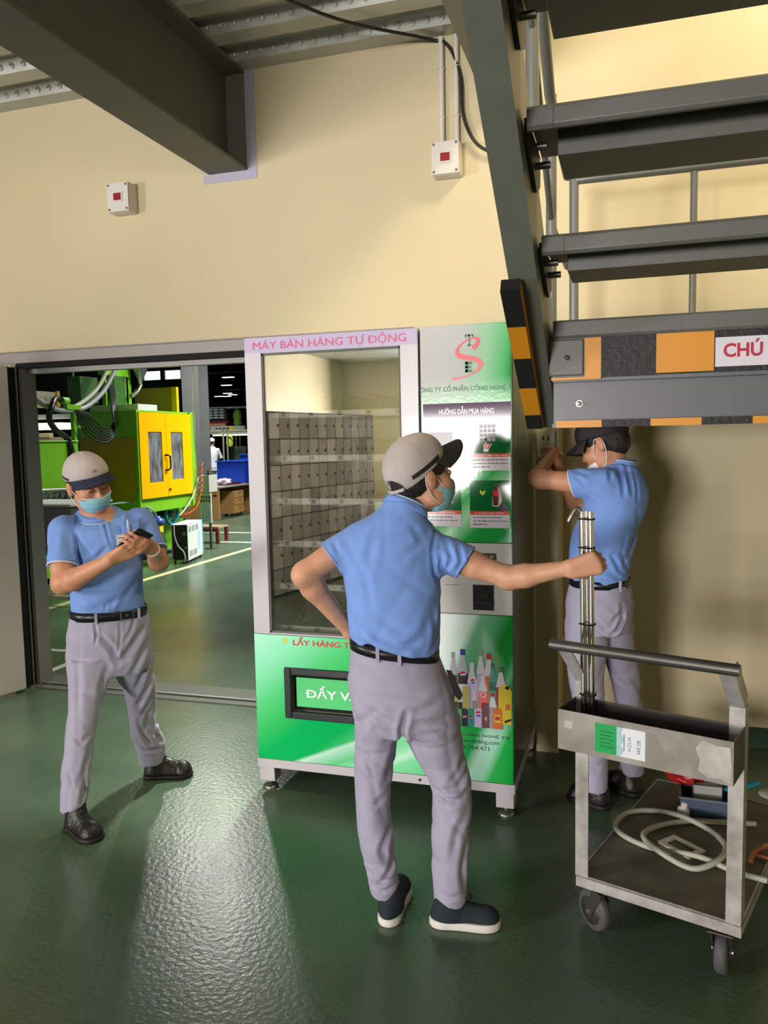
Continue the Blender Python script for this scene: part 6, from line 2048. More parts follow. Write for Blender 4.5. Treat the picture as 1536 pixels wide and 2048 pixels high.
for pts, w_, dp in (([(0.075, 1.48), (0.09, 1.42), (0.10, 1.36)], 0.008, 0.010), ([(0.045, 1.475), (0.06, 1.41), (0.065, 1.36)], 0.008, 0.009), ([(0.10, 1.46), (0.115, 1.40), (0.118, 1.34)], 0.007, 0.008), ([(0.01, 1.46), (0.015, 1.42)], 0.008, 0.007), ([(-0.12, 1.44), (-0.08, 1.40), (-0.04, 1.385)], 0.009, 0.007), ([(-0.10, 1.40), (-0.05, 1.365)], 0.009, 0.006), ([(-0.13, 1.46), (-0.07, 1.445)], 0.008, 0.005),
                    ([(0.02, 1.12), (0.05, 1.06), (0.08, 1.035)], 0.008, 0.010), ([(0.06, 1.13), (0.075, 1.07), (0.09, 1.04)], 0.008, 0.008), ([(0.0, 1.05), (0.05, 1.03)], 0.008, 0.007), ([(0.11, 1.22), (0.10, 1.15), (0.08, 1.1)], 0.010, 0.007), ([(0.12, 1.3), (0.13, 1.22), (0.10, 1.16)], 0.010, 0.006), ([(-0.08, 1.02), (-0.02, 1.0)], 0.009, 0.005)):
    F.fold(pts, w_, dp, -1)
F.noise(0.0022, 17, 24, (1.2, 1, 0.5))
F.wrinkle(0.0032, 26, 43, (1.2, 1, 0.7))
P.skin(F, 'shirt', SHIRT, iters=1)
collar(P, Vector((0.055, 0.015, 1.472)), Vector((0.12, 0.12, 0.98)).normalized(), 0.056, 0.068, 0.028, 0.3)
P.part(MB().tube(ring((-0.1385, -0.0725, 1.4072), (-0.95, 0.12, -0.25), 0.0585, 0.0585, (0, 1, 0), 0), 0.003, n=8, closed=True), 'cuff', PIPING)
T = Field((-0.24, -0.21, 0.04), (0.25, 0.33, 1.02), 0.0062)
T.mid = 0.0
T.loft([(0.78, -0.030, 0.0, 0.135, 0.140), (0.821, -0.031, 0.0, 0.139, 0.150), (0.891, -0.028, 0.0, 0.143, 0.155), (0.96, -0.027, 0.0, 0.132, 0.148), (0.992, -0.026, 0.0, 0.125, 0.142)], 0.03, 0.006, 2.3)
T.loft([(0.085, -0.042, -0.02, 0.055, 0.064), (0.163, -0.045, -0.02, 0.058, 0.066), (0.226, -0.050, -0.02, 0.062, 0.068), (0.44, -0.065, -0.03, 0.066, 0.074), (0.536, -0.078, -0.03, 0.072, 0.080), (0.607, -0.083, -0.03, 0.079, 0.088), (0.677, -0.083, -0.03, 0.085, 0.096), (0.748, -0.078, -0.03, 0.092, 0.105), (0.82, -0.072, -0.02, 0.094, 0.115)], 0.022, 0.004)
T.loft([(0.085, 0.115, 0.16, 0.055, 0.064), (0.25, 0.112, 0.16, 0.060, 0.068), (0.428, 0.095, 0.15, 0.058, 0.072), (0.502, 0.085, 0.14, 0.062, 0.080), (0.574, 0.070, 0.125, 0.068, 0.088), (0.647, 0.056, 0.11, 0.072, 0.096), (0.718, 0.045, 0.09, 0.076, 0.105), (0.80, 0.04, 0.07, 0.082, 0.115)], 0.022, 0.004)
for pts, w_, dp, sd in (([(0.06, 0.92), (0.065, 0.86), (0.045, 0.81), (0.02, 0.79)], 0.008, 0.012, -1), ([(-0.05, 0.86), (-0.01, 0.82), (0.015, 0.80)], 0.010, 0.009, -1), ([(-0.06, 0.84), (-0.03, 0.81), (0.0, 0.78)], 0.009, 0.006, -1), ([(0.08, 0.90), (0.03, 0.85)], 0.010, 0.006, -1), ([(-0.12, 0.55), (-0.07, 0.52), (-0.02, 0.53)], 0.010, 0.008, -1), ([(-0.11, 0.5), (-0.06, 0.47), (-0.01, 0.49)], 0.010, 0.008, -1), ([(-0.09, 0.38), (-0.05, 0.33)], 0.010, 0.007, -1), ([(-0.08, 0.22), (-0.03, 0.2)], 0.010, 0.008, -1), ([(0.05, 0.55), (0.1, 0.51)], 0.01, 0.008, 0), ([(0.02, 0.72), (0.02, 0.6)], 0.01, 0.006, 0)):
    T.fold(pts, w_, dp, sd)
T.noise(0.0022, 22, 29, (1.2, 1, 0.5))
T.wrinkle(0.0062, 22, 46, (1.0, 1, 0.8))
tr = P.skin(T, 'trousers', PANTS, iters=1)
P.part(band(MB(), (0.975, 1.008, -0.0265, 0.0, 0.1265, 0.1445), 0.004, p=2.3), 'belt', BELT)
for xa in (0.055,):
    yb = -0.1445 * (1 - (abs(xa + 0.0265) / 0.1265) ** 2.3) ** (1 / 2.3)
    P.part(MB().box((xa - 0.006, yb - 0.006, 0.966), (xa + 0.006, yb + 0.001, 1.012)), 'belt_loop', PANTS, tr, 0.0015)
P.skin(hd.hair_field(0.0045, -0.058), 'hair', HAIR)
cp = P.skin(hd.cap_field(0.0045, 0.040, 0.012), 'cap', CAPB)
P.part(hd.brim(MB(), 0.044, 0.074, 0.022), 'brim', CAPB, cp)
mk = P.skin(hd.mask_field(0.0045, -0.072, -0.130, 0.03), 'face_mask', MASKW)
for g in (1, -1):
    m = MB().tube(smooth_path([hd.p(0.032, g * 0.066, -0.055), hd.p(0.024, g * 0.073, -0.02), hd.p(0.0, g * 0.080, 0.018), hd.p(-0.03, g * 0.082, 0.0), hd.p(-0.03, g * 0.078, -0.04), hd.p(-0.012, g * 0.066, -0.08), hd.p(0.02, g * 0.056, -0.105)], 6), 0.0019, n=6)
    P.part(m, 'ear_loop', MASKW, mk)
for g in (1, -1):
    P.part(MB().tube([hd.p(0.0925, g * 0.018, 0.0205), hd.p(0.0915, g * 0.032, 0.0235), hd.p(0.082, g * 0.047, 0.019)], [0.0028, 0.0032, 0.0018], n=8), 'eyebrow', HAIR)
shoe(P, (0.02, -0.03), (-0.155, 0.07), 'boot', 0.0, 0.05)
shoe(P, (0.16, 0.13), (-0.05, 0.235), 'boot', 0.0, 0.05)

# cable riser box the socket sits on
rb = MB().box((-0.445, 3.99, 0.0), (-0.335, WY, 1.70)).build('cable_riser', WALL, None, 0.003)
tag(origin_to(rb, (-0.39, 4.15, 0)), 'narrow cream riser box in the corner behind the machine carrying the socket', 'cable box')


# ------------------------------------------------------------------ factory hall beyond the doorway
struct('ceiling_factory', MB().box((-52, WY + wt, 5.3), (3, 63, 5.4)), DARKCEIL)
struct('wall_factory_far', MB().box((-52, 62, 0), (3, 62.2, 5.4)), mat('hall_dark_wall', '2a2d2e', 0.9))
struct('wall_factory_left', MB().box((-52.2, WY + wt, 0), (-52, 63, 5.4)), mat('hall_dark_wall'))
struct('wall_factory_right', MB().box((-0.3, WY + wt, 0), (-0.2, 63, 5.4)), WALL2)
w = MB()
w.box((-40, 26, 0), (-15.3, 26.2, 4.0)); w.box((-40, 26, 4.33), (-15.3, 26.2, 5.3)); w.box((-40, 26, 4.0), (-17.35, 26.2, 4.33)); w.box((-15.75, 26, 4.0), (-15.3, 26.2, 4.33)); w.box((-16.6, 26, 4.0), (-16.45, 26.2, 4.33))
struct('wall_factory_partition', w, mat('hall_dark_wall'))
struct('window_2', MB().box((-17.35, 26.1, 4.0), (-15.75, 26.15, 4.33)), mat('daylight_window', 'e8eef8', 0.3, emit='dfe6f5', estr=1.6))
# painted floor lines
LINE = mat('floor_line_yellow', 'd8d59a', 0.45)
LINEW = mat('floor_line_white', 'd3d8cc', 0.45)
struct('trim_5', MB().box((-5.56, 5.2, 0), (-5.47, 40, 0.0025)), LINE)
struct('trim_6', MB().box((-5.47, 5.09, 0), (-4.0, 5.145, 0.0025)), LINEW)
struct('trim_7', MB().box((-3.99, 4.60, 0), (-3.93, 5.09, 0.0025)), LINEW)
struct('trim_8', MB().box((-9.5, 11.5, 0), (-1, 11.6, 0.0025)), LINEW)
struct('trim_9', MB().box((-9.5, 12.75, 0), (-1, 12.85, 0.0025)), LINEW)
# roof trusses and pipes in the dark
tr_ = MB()
for y in (20, 28, 37, 47):
    tr_.box((-50, y, 5.0), (0, y + 0.12, 5.3)); tr_.box((-50, y, 4.3), (0, y + 0.08, 4.38))
    x = -49
    while x < -1:
        tr_.tube([(x, y + 0.04, 4.35), (x + 1.0, y + 0.04, 5.05), (x + 2.0, y + 0.04, 4.35)], 0.03, n=6, smooth=False)
        x += 2
for x in (-30, -22, -15, -11, -7):
    tr_.tube([(x, 14, 4.6), (x, 60, 4.6)], 0.06, n=8)
struct('trim_10', tr_, mat('dark_steel', '3a3d3d', 0.5, 0.4))
# lamps hanging far away
LAMP = mat('lamp_glow', 'ffffff', 0.4, emit='fdfff0', estr=2.5)
lamp0 = None
for x, y in ((-13.6, 26.5), (-17.1, 32.2), (-24.5, 44.8), (-22.6, 42.4), (-21.0, 25.2), (-24.1, 45.1), (-23.0, 43.8), (-19.5, 36.5)):
    if lamp0 is None:
        lamp0 = thing('hall_lamp', 'small bright ceiling lamp far off in the dark hall', 'lamp', (x, y, 4.55), 0, 'far ceiling lamps')
        MB().box((x - 0.28, y - 0.12, 4.55), (x + 0.28, y + 0.12, 4.66), 0).build('housing', mat('dark_steel'), lamp0)
        MB().box((x - 0.26, y - 0.10, 4.52), (x + 0.26, y + 0.10, 4.55), 0).build('diffuser', LAMP, lamp0)
        MB().tube([(x, y, 4.66), (x, y, 5.3)], 0.02, n=6).build('hanger', mat('dark_steel'), lamp0)
    else:
        c = copy_tree(lamp0)
        c.location = (x, y, 4.55)
# steel columns
cm = mat('column_grey', '767877', 0.5)
c_ = MB()
c_.box((-10.25, 16.95, 0), (-9.80, 16.97, 5.3)); c_.box((-10.25, 17.40, 0), (-9.80, 17.42, 5.3)); c_.box((-10.04, 16.97, 0), (-10.01, 17.40, 5.3))
struct('trim_11', c_, cm)

# ---- injection moulding machine
GRN, GRND, YLW, YLW_SHADE = mat('machine_green', '6fae1e', 0.38), mat('machine_green_dark', '2f5a1a', 0.45), mat('machine_yellow', 'f0b000', 0.3, coat=0.3), mat('machine_yellow_shaded', 'a07c06', 0.45)  # last one is the machine yellow with shade put into its colour
HOSE = mat('black_hose', '191a19', 0.35)
STEEL = mat('bright_steel', 'b3b4ae', 0.25, 0.9)
im = thing('injection_moulding_machine', 'green injection moulding machine with yellow double guard door beyond the doorway', 'machine', (-6.8, 8.6, 0))
m = MB()
m.box((-7.4, 6.95, 0.08), (-6.42, 10.5, 0.70)); m.box((-7.4, 6.95, 0.70), (-6.30, 8.02, 1.655)); m.box((-7.3, 8.02, 0.70), (-6.6, 8.95, 1.2))
m.box((-7.42, 6.93, 1.655), (-6.28, 8.04, 1.675))
m.build('machine_base', GRN, im, 0.008)
m = MB()
m.box((-7.0, 8.98, 0.70), (-6.13, 10.42, 0.89)); m.box((-7.0, 8.98, 2.03), (-6.13, 10.42, 2.06))
m.box((-6.2, 8.965, 0.70), (-6.105, 8.995, 2.06)); m.box((-6.2, 10.27, 0.70), (-6.105, 10.42, 2.06)); m.box((-7.0, 10.30, 0.89), (-6.2, 10.42, 2.03))
m.box((-7.0, 8.98, 1.70), (-6.2, 9.0, 2.03))
m.build('guard_frame', GRN, im, 0.004)
MB().box((-6.99, 8.955, 0.89), (-6.15, 8.98, 1.70)).build('side_cover', YLW_SHADE, im, 0.003)
MB().box((-6.95, 9.3, 0.9), (-6.5, 10.2, 2.0), 0).box((-6.5, 9.4, 1.1), (-6.4, 9.6, 1.75), 1).box((-6.5, 9.8, 1.05), (-6.4, 10.0, 1.3), 1).build('mould_unit', [mat('mould_grey', '6c6e70', 0.35, 0.6), STEEL], im)
for (y0, y1, w0, w1, z0, z1) in ((8.995, 9.615, 9.185, 9.508, 1.10, 1.775), (9.622, 10.268, 9.735, 10.035, 1.115, 1.775)):
    m = MB()
    m.box((-6.115, y0, 0.892), (-6.09, w0, 2.03)); m.box((-6.115, w1, 0.892), (-6.09, y1, 2.03)); m.box((-6.115, w0, z1), (-6.09, w1, 2.03)); m.box((-6.115, w0, 0.892), (-6.09, w1, z0))
    dr = m.build('guard_door', YLW, im)
    MB().box((-6.106, w0, z0), (-6.100, w1, z1)).build('window_pane', mat('scratched_pane', '84868a', 0.12, 0.0, var=0.5, vscale=4, stretch=(1, 4, 1.2), color2='3f403e'), dr)
    if y0 < 9.2:
        MB().tube([(-6.09, 9.57, 1.46), (-6.05, 9.58, 1.46), (-6.04, 9.62, 1.44), (-6.04, 9.62, 1.28), (-6.05, 9.58, 1.255), (-6.09, 9.57, 1.255)], 0.014, n=8).build('handle', mat('handle_brown', '3a2118', 0.4), dr)
    else:
        MB().lathe([(0.018, 0), (0.015, 0.02)], (-6.09, 9.655, 0.985), (1, 0, 0), n=12).build('lock', mat('lock_red', '7a2014', 0.4), dr)
m = MB().box((-7.15, 10.48, 2.06), (-6.50, 10.5, 2.45), 0).box((-6.50, 10.46, 2.06), (-6.42, 10.52, 2.45), 1)
m.build('rear_cover', [YLW_SHADE, YLW], im)
MB().box((-6.95, 9.15, 2.06), (-6.2, 9.6, 2.145)).build('top_rail', mat('machine_white', 'c9cccb', 0.4), im, 0.004)
m = MB()
for y, w_ in ((9.20, 0.03), (9.34, 0.03), (9.66, 0.05)):
    m.box((-6.78, y, 1.66), (-6.72, y + w_, 2.62))
m.box((-6.8, 9.15, 2.55), (-6.7, 9.75, 2.66)); m.box((-7.0, 9.2, 1.60), (-6.6, 9.75, 1.72)); m.box((-6.95, 9.64, 1.7), (-6.72, 9.78, 2.70))
m.build('injection_tower', GRN, im, 0.004)
m = MB()
m.box((-6.95, 8.72, 2.16), (-6.75, 9.08, 2.50)); m.box((-6.80, 9.36, 1.75), (-6.70, 9.62, 2.55)); m.box((-6.75, 9.24, 1.8), (-6.69, 9.32, 2.3))
m.build('drive_unit', GRND, im, 0.004)
m = MB().lathe([(0.008, 0), (0.02, 0.02), (0.035, 0.10), (0.12, 0.27), (0.135, 0.36), (0.13, 0.42)], (-6.6, 9.83, 2.42), n=22)
m.tube([(-6.6, 9.83, 2.44), (-6.6, 9.75, 2.35), (-6.65, 9.66, 2.28)], 0.03, n=10)
m.build('hopper', STEEL, im)
for off in (0.0, 0.05):
    pth = [(-6.4, 7.0, 2.42), (-6.4, 7.26, 2.285), (-6.4, 7.48, 2.159), (-6.4, 7.715, 2.06), (-6.4, 7.968, 2.025), (-6.4, 8.337, 2.075), (-6.4, 8.694, 2.277), (-6.4, 8.919, 2.513), (-6.4, 9.10, 2.72), (-6.45, 9.3, 2.82), (-6.55, 9.6, 2.84)]
    pth = [(x - off, y - off * (1.2 if y > 8.2 else 0.2), z + off * (0.6 if y > 8.2 else 0.3)) for x, y, z in pth]
    MB().tube(smooth_path(pth, 7), 0.03, n=10).build('conduit_hose', mat('conduit_grey_green' if off else 'conduit_grey_plain', '9a9f86' if off else '8c8d8e', 0.4), im)
for i in range(6):
    t_ = i / 5
    pth = [(-6.32 - 0.02 * i, 8.04 + 0.26 * t_, 2.03), (-6.3 - 0.02 * i, 8.10 + 0.33 * t_, 1.88 + 0.09 * t_), (-6.3 - 0.02 * i, 8.24 + 0.34 * t_, 1.73 + 0.14 * t_), (-6.3 - 0.02 * i, 8.55 + 0.14 * t_, 1.645 + 0.17 * t_), (-6.35 - 0.02 * i, 8.84 + 0.10 * t_, 1.76 + 0.12 * t_), (-6.45 - 0.02 * i, 8.94 + 0.22 * t_, 2.1), (-6.5 - 0.02 * i, 8.96 + 0.26 * t_, 2.40)]
    MB().tube(smooth_path(pth, 6), 0.011, n=8).build('hydraulic_hose', HOSE, im)
MB().tube(smooth_path([(-6.45, 7.98, 2.15), (-6.38, 7.80, 2.16), (-6.3, 7.63, 2.07), (-6.3, 7.57, 1.93), (-6.3, 7.66, 1.80), (-6.3, 7.84, 1.71), (-6.28, 7.89, 1.58), (-6.26, 7.9, 1.35), (-6.28, 7.9, 1.1)], 7), 0.034, n=10).build('hydraulic_hose', HOSE, im)
m = MB()
m.box((-6.42, 8.08, 1.2), (-6.37, 8.13, 2.07)); m.box((-6.42, 7.96, 2.04), (-6.36, 8.22, 2.10)); m.box((-6.42, 8.13, 1.82), (-6.37, 8.3, 1.85))
m.cyl((-6.4, 7.92, 2.14), (-6.4, 8.02, 2.14), 0.045)
m.build('manifold_post', GRN, im, 0.003)
m = MB().box((-6.92, 7.60, 2.08), (-6.90, 8.50, 2.285), 0).box((-6.92, 8.44, 2.07), (-6.89, 8.50, 2.30), 1)
tb_ = MB().text('TE-517', 8.08, 8.36, 2.15, 2.215, 0, 0)
m.add([(-6.899, p.x, p.z) for p in tb_.v], tb_.f, 2)
m.build('number_board', [mat('board_grey', '8f8a70', 0.5), YLW_SHADE, mat('board_letters', '4a483e', 0.5)], im)
# valves and pipework under the green cover
m = MB()
rnd = random.Random(4)
for i in range(9):
    y = 7.1 + 0.1 * i
    m.tube([(-6.28, y, 0.9 + rnd.uniform(0, 0.2)), (-6.22, y + 0.05, 1.05), (-6.22, y + rnd.uniform(0, 0.2), 1.12)], 0.018, n=8)
    m.box((-6.29, y - 0.03, 1.02), (-6.2, y + 0.02, 1.09))
m.tube([(-6.2, 7.1, 1.13), (-6.2, 8.0, 1.10)], 0.02, n=8)
m.build('valve_row', mat('valve_metal', '8d8f8a', 0.3, 0.8), im)
# the white work light over it and a little bottle on the guard
# ---- stainless tank trolley in front of the machine
tk = thing('steel_tank_trolley', 'grey steel tank on a pale framed trolley behind the man with the phone', 'trolley', (-5.75, 6.95, 0))
MB().box((-6.15, 6.66, 0.5), (-5.35, 7.3, 1.0)).build('tank', mat('tank_steel', '74777a', 0.35, 0.5), tk, 0.006)
MB().box((-6.17, 6.64, 1.0), (-5.33, 7.32, 1.025)).build('rim', mat('machine_white'), tk, 0.004)
m = MB()
for x, y in ((-5.79, 6.62), (-5.33, 6.62), (-5.79, 7.3), (-5.33, 7.3)):
    m.box((x - 0.018, y - 0.018, 0.06), (x + 0.018, y + 0.018, 0.82))
m.box((-5.79, 6.605, 0.06), (-5.33, 6.635, 0.10)); m.box((-5.79, 7.285, 0.06), (-5.33, 7.315, 0.10)); m.box((-5.805, 6.62, 0.06), (-5.775, 7.3, 0.10)); m.box((-5.345, 6.62, 0.06), (-5.315, 7.3, 0.10))
m.build('frame', mat('pale_frame', 'c5c6be', 0.4), tk)
for x, y in ((-5.79, 6.62), (-5.33, 6.62), (-5.79, 7.3), (-5.33, 7.3)):
    MB().lathe([(0.012, -0.015), (0.03, -0.015), (0.03, 0.015), (0.012, 0.015)], (x, y, 0.03), (1, 0, 0), n=14).build('castor', mat('castor_rubber'), tk)
# ---- second machine further off, seen over the green cover
fm = thing('press_machine', 'partly hidden pale and green machine behind the hoses at far left', 'machine', (-10.6, 12.6, 0))
m = MB().box((-11.6, 12.4, 0), (-9.6, 13.6, 1.62)); m.box((-9.75, 12.35, 1.62), (-9.55, 12.6, 2.1)); m.box((-11.9, 12.4, 1.62), (-11.75, 12.6, 2.15))
m.build('machine_base', GRND, fm, 0.01)
m = MB().box((-11.7, 12.3, 2.12), (-8.6, 12.5, 2.2))
m.build('top_rail', mat('machine_white'), fm)
m = MB().prism([(-10.85, 1.92), (-9.85, 1.92), (-9.85, 2.04), (-11.05, 2.04)], 'y', 12.1, 12.5)
m.build('light_hood', mat('hood_glow', 'f5f5e8', 0.5, emit='fffbe8', estr=1.4), fm)
m = MB().box((-10.75, 12.3, 1.62), (-9.8, 12.4, 1.78), 0).box((-10.75, 12.28, 1.78), (-10.25, 12.4, 1.86), 0).box((-10.72, 12.27, 1.78), (-10.55, 12.3, 1.86), 1)
m.build('control_panel', [mat('beige_panel', 'cfc49f', 0.5), YLW], fm)
m = MB().tube([(-9.3, 12.3, 1.65), (-9.3, 12.3, 1.95), (-9.15, 12.3, 2.02)], 0.09, n=12).tube([(-8.2, 12.3, 1.9), (-8.0, 12.3, 2.02), (-7.8, 12.3, 1.95)], 0.07, n=12)
m.build('robot_arm', mat('robot_yellow', 'e0a416', 0.35), fm)
m = MB().cyl((-11.35, 12.2, 1.62), (-11.35, 12.2, 2.0), 0.09).cyl((-11.1, 12.2, 1.62), (-11.1, 12.2, 1.95), 0.05)
m.build('chrome_post', STEEL, fm)
# pipes dropping from the hall roof
o = MB().tube([(-6.95, 8.05, 2.28), (-6.95, 8.0, 3.5), (-6.95, 8.0, 5.3)], 0.03, n=10).build('air_pipe', mat('pipe_blue', '5f93b5', 0.4)); tag(origin_to(o, (-6.95, 8, 5.3)), 'light blue pipe dropping from the dark hall roof to the number board', 'pipe')
o = MB().tube([(-6.9, 8.78, 2.0), (-6.9, 8.78, 5.3)], 0.014, n=8).build('thin_pipe', mat('pipe_grey', '77797a', 0.4)); tag(origin_to(o, (-6.9, 8.78, 5.3)), 'thin grey pipe dropping from the dark hall roof beside the machine tower', 'pipe')
o = MB().tube(smooth_path([(-2.9, 5.0, 5.3), (-2.91, 5.0, 3.0), (-2.925, 5.0, 2.2), (-2.94, 5.0, 1.75), (-2.93, 5.0, 1.4), (-2.95, 5.0, 1.2)], 6), 0.0055, n=8).build('hanging_cord', mat('pale_cord', 'b9b39c', 0.5)); tag(origin_to(o, (-2.9, 5, 5.3)), 'pale cord hanging inside the doorway in front of the grey column', 'cord')

# ---- temperature controller, filter, reel and air hose beside the machine
ch = thing('chiller_unit', 'white and light blue chiller cabinet on the floor beside the yellow line', 'chiller', (-5.75, 9.62, 0), math.radians(13))
CWM, CBL = mat('chiller_white', 'd2d6d6', 0.35), mat('chiller_blue', '4fa9cf', 0.35)
m = MB()
m.box((0.02, -0.28, 0.05), (0.028, 0.36, 0.53)); m.box((-0.20, -0.28, 0.52), (0.028, 0.36, 0.53)); m.box((-0.20, -0.28, 0.05), (-0.19, 0.36, 0.52)); m.box((-0.19, -0.1, 0.05), (0.02, 0.36, 0.52)); m.box((-0.20, -0.28, 0.04), (0.028, 0.36, 0.05))
m.build('cabinet', CWM, ch, 0.003, local=True)
MB().box((-0.205, 0.36, 0.045), (0.032, 0.40, 0.53)).build('front_panel', CBL, ch, 0.006, local=True)
m = MB()
VENT = mat('vent_grey', '76797a', 0.5)
for (y0, y1, z0, z1) in ((-0.24, -0.13, 0.42, 0.49), (-0.09, 0.02, 0.42, 0.49), (0.06, 0.19, 0.42, 0.49), (-0.23, -0.09, 0.09, 0.16), (-0.05, 0.1, 0.09, 0.16)):
    v_ = MB()
    k = 0
    z = z0
    while z < z1:
        v_.box((0.028, y0, z), (0.0295, y1, z + 0.006)); z += 0.011
    v_.build('vent', VENT, ch, local=True)
MB().box((0.028, 0.15, 0.13), (0.029, 0.27, 0.40)).build('stripe_print', mat('chiller_pale_blue', 'aac4e4', 0.4), ch, local=True)
m = MB().box((-0.185, -0.27, 0.06), (0.015, -0.26, 0.515), 0); m.box((-0.05, -0.275, 0.38), (0.0, -0.268, 0.43), 1); m.box((-0.02, -0.285, 0.2), (0.01, -0.27, 0.23), 1)
m.build('rear_panel', [mat('chiller_black', '17181a', 0.5), VENT], ch, local=True)
m = MB().tube(smooth_path([(-0.15, -0.3, 0.52), (-0.14, -0.32, 0.38), (-0.09, -0.34, 0.25), (-0.02, -0.34, 0.17), (0.0, -0.34, 0.08), (-0.02, -0.33, 0.03)], 6), 0.011, n=8)
m.build('drain_hose', mat('hose_pale', 'a9aca8', 0.4), ch, local=True)
for x, y in ((-0.17, -0.24), (0.0, -0.24), (-0.17, 0.33), (0.0, 0.33)):
    MB().lathe([(0.008, -0.012), (0.02, -0.012), (0.02, 0.012), (0.008, 0.012)], (x, y, 0.02), (1, 0, 0), n=12).build('castor', mat('castor_rubber'), ch, local=True)
wf = thing('water_filter', 'water filter with blue cap and amber bowl left of the chiller', 'filter', (-6.13, 9.38, 0))
MB().lathe([(0.06, 0.0), (0.075, 0.01), (0.075, 0.26), (0.07, 0.28)], (-6.13, 9.38, 0.25), n=20).build('bowl', mat('amber_bowl', '8c7426', 0.25, trans=0.2), wf)
MB().lathe([(0.085, 0), (0.092, 0.01), (0.092, 0.06), (0.05, 0.075), (0.03, 0.11)], (-6.13, 9.38, 0.53), n=20).build('cap', mat('filter_blue', '2b4aa0', 0.35), wf)
MB().box((-6.135, 9.30, 0.42), (-6.05, 9.39, 0.5)).build('tag', mat('tag_yellow', 'd9c51e', 0.5), wf)
m = MB().box((-6.21, 9.30, 0.0), (-6.05, 9.46, 0.03)).tube([(-6.13, 9.38, 0.03), (-6.13, 9.38, 0.25)], 0.03, n=10)
m.build('stand', mat('valve_metal'), wf)
MB().tube(smooth_path([(-6.13, 9.36, 0.62), (-6.1, 9.2, 0.75), (-6.25, 8.95, 0.85), (-6.4, 8.7, 0.85)], 6), 0.012, n=8).build('inlet_hose', mat('hose_pale'), wf)
hrl = thing('hose_reel', 'blue spoked hose reel under the yellow guard door', 'hose reel', (-6.25, 9.88, 0.62))
m = MB().tube(arc((-6.22, 9.88, 0.62), 0.15, 0, 2 * PI, 33, (0, 1, 0), (0, 0, 1))[:-1], 0.022, n=8, closed=True)
for k in range(6):
    a = k * PI / 3
    m.tube([(-6.22, 9.88, 0.62), (-6.22, 9.88 + 0.15 * math.cos(a), 0.62 + 0.15 * math.sin(a))], 0.009, n=6)
m.build('rim', mat('reel_blue', '1f7f9c', 0.35), hrl)
MB().cyl((-6.42, 9.88, 0.62), (-6.2, 9.88, 0.62), 0.045).build('hub', mat('castor_hub'), hrl)
m = MB()
pth = smooth_path([(-6.12, 9.95, 0.58), (-6.1, 10.2, 0.62), (-6.08, 10.36, 0.75), (-6.06, 10.42, 1.0), (-6.05, 10.43, 1.3)], 24)
cl_ = []
for i, q in enumerate(pth):
    a = i * 1.0
    cl_.append(q + Vector((0.035 * math.cos(a), 0.03 * math.sin(a), 0.03 * math.sin(a + 0.8))))
o = m.tube(cl_, 0.008, n=6).build('air_hose', mat('orange_hose', 'c8541c', 0.4)); tag(origin_to(o, (-6.1, 10.3, 0.7)), 'coiled orange air hose hanging at the end of the machine', 'hose')
o = MB().tube(smooth_path([(-6.05, 9.8, 0.6), (-6.05, 9.95, 0.68), (-6.05, 10.15, 0.82), (-6.06, 10.3, 0.98), (-6.08, 10.4, 1.1)], 6), 0.011, n=8).build('pale_hose', mat('hose_pale')); tag(origin_to(o, (-6.05, 10, 0.7)), 'pale hose running from the reel up along the green guard frame', 'hose')
m = MB()
rnd = random.Random(9)
for i in range(10):
    y = 9.10 + rnd.uniform(0, 0.16)
    z = 0.06 + rnd.uniform(0, 0.25)
    m.tube([(-5.98, y, z), (-5.93, y + rnd.uniform(-0.05, 0.05), z + 0.03), (-5.9, y + rnd.uniform(-0.06, 0.06), z - 0.03)], 0.018, n=8)
m.box((-5.99, 9.08, 0.0), (-5.95, 9.28, 0.34))
o = m.build('valve_manifold', mat('valve_metal')); tag(origin_to(o, (-6.0, 9.3, 0)), 'cluster of small valves on the floor between filter and chiller', 'valves')

# ---- information stand with clear bin, red bench, desk
ist = thing('notice_stand', 'slim stand with a white notice board and grey clear bin, right of the machine', 'stand', (-6.11, 10.75, 0))
MB().box((-6.12, 10.74, 0), (-6.09, 10.77, 1.2)).build('pole', mat('pole_brown', '4a4132', 0.5), ist)
MB().box((-6.18, 10.68, 0), (-6.04, 10.82, 0.012)).build('base', mat('pole_brown'), ist)
m = MB().box((-6.255, 10.715, 0.405), (-6.06, 10.735, 0.855), 0)
for i in range(4):
    for j in range(2):
        m.box((-6.235 + 0.046 * i, 10.712, 0.72 + 0.055 * j), (-6.212 + 0.046 * i, 10.716, 0.76 + 0.055 * j), 1)
for i in range(3):
    m.box((-6.20 + 0.052 * i, 10.712, 0.43), (-6.185 + 0.052 * i, 10.716, 0.69), 2)
m.build('notice_board', [mat('board_white', 'cfd2dc', 0.4), mat('ink_black'), mat('board_lilac', 'a9afc4', 0.4)], ist)
m = MB().box((-6.30, 10.70, 0.87), (-6.285, 10.95, 1.13)); m.box((-6.085, 10.70, 0.87), (-6.07, 10.95, 1.13)); m.box((-6.285, 10.70, 0.87), (-6.085, 10.71, 1.13)); m.box((-6.285, 10.94, 0.87), (-6.085, 10.95, 1.13)); m.box((-6.285, 10.71, 0.87), (-6.085, 10.94, 0.88))
m.build('bin', mat('cloudy_plastic'), ist, 0.003)
bn = thing('bench', 'low dark red bench behind the notice stand', 'bench', (-6.55, 11.45, 0))
MB().box((-6.95, 11.3, 0.25), (-6.28, 11.65, 0.275)).build('seat', mat('bench_top', '97826c', 0.5), bn)
for x in (-6.92, -6.31):
    for y in (11.33, 11.62):
        MB().box((x - 0.025, y - 0.025, 0), (x + 0.025, y + 0.025, 0.25)).build('leg', mat('bench_red', '6a2a20', 0.45), bn)
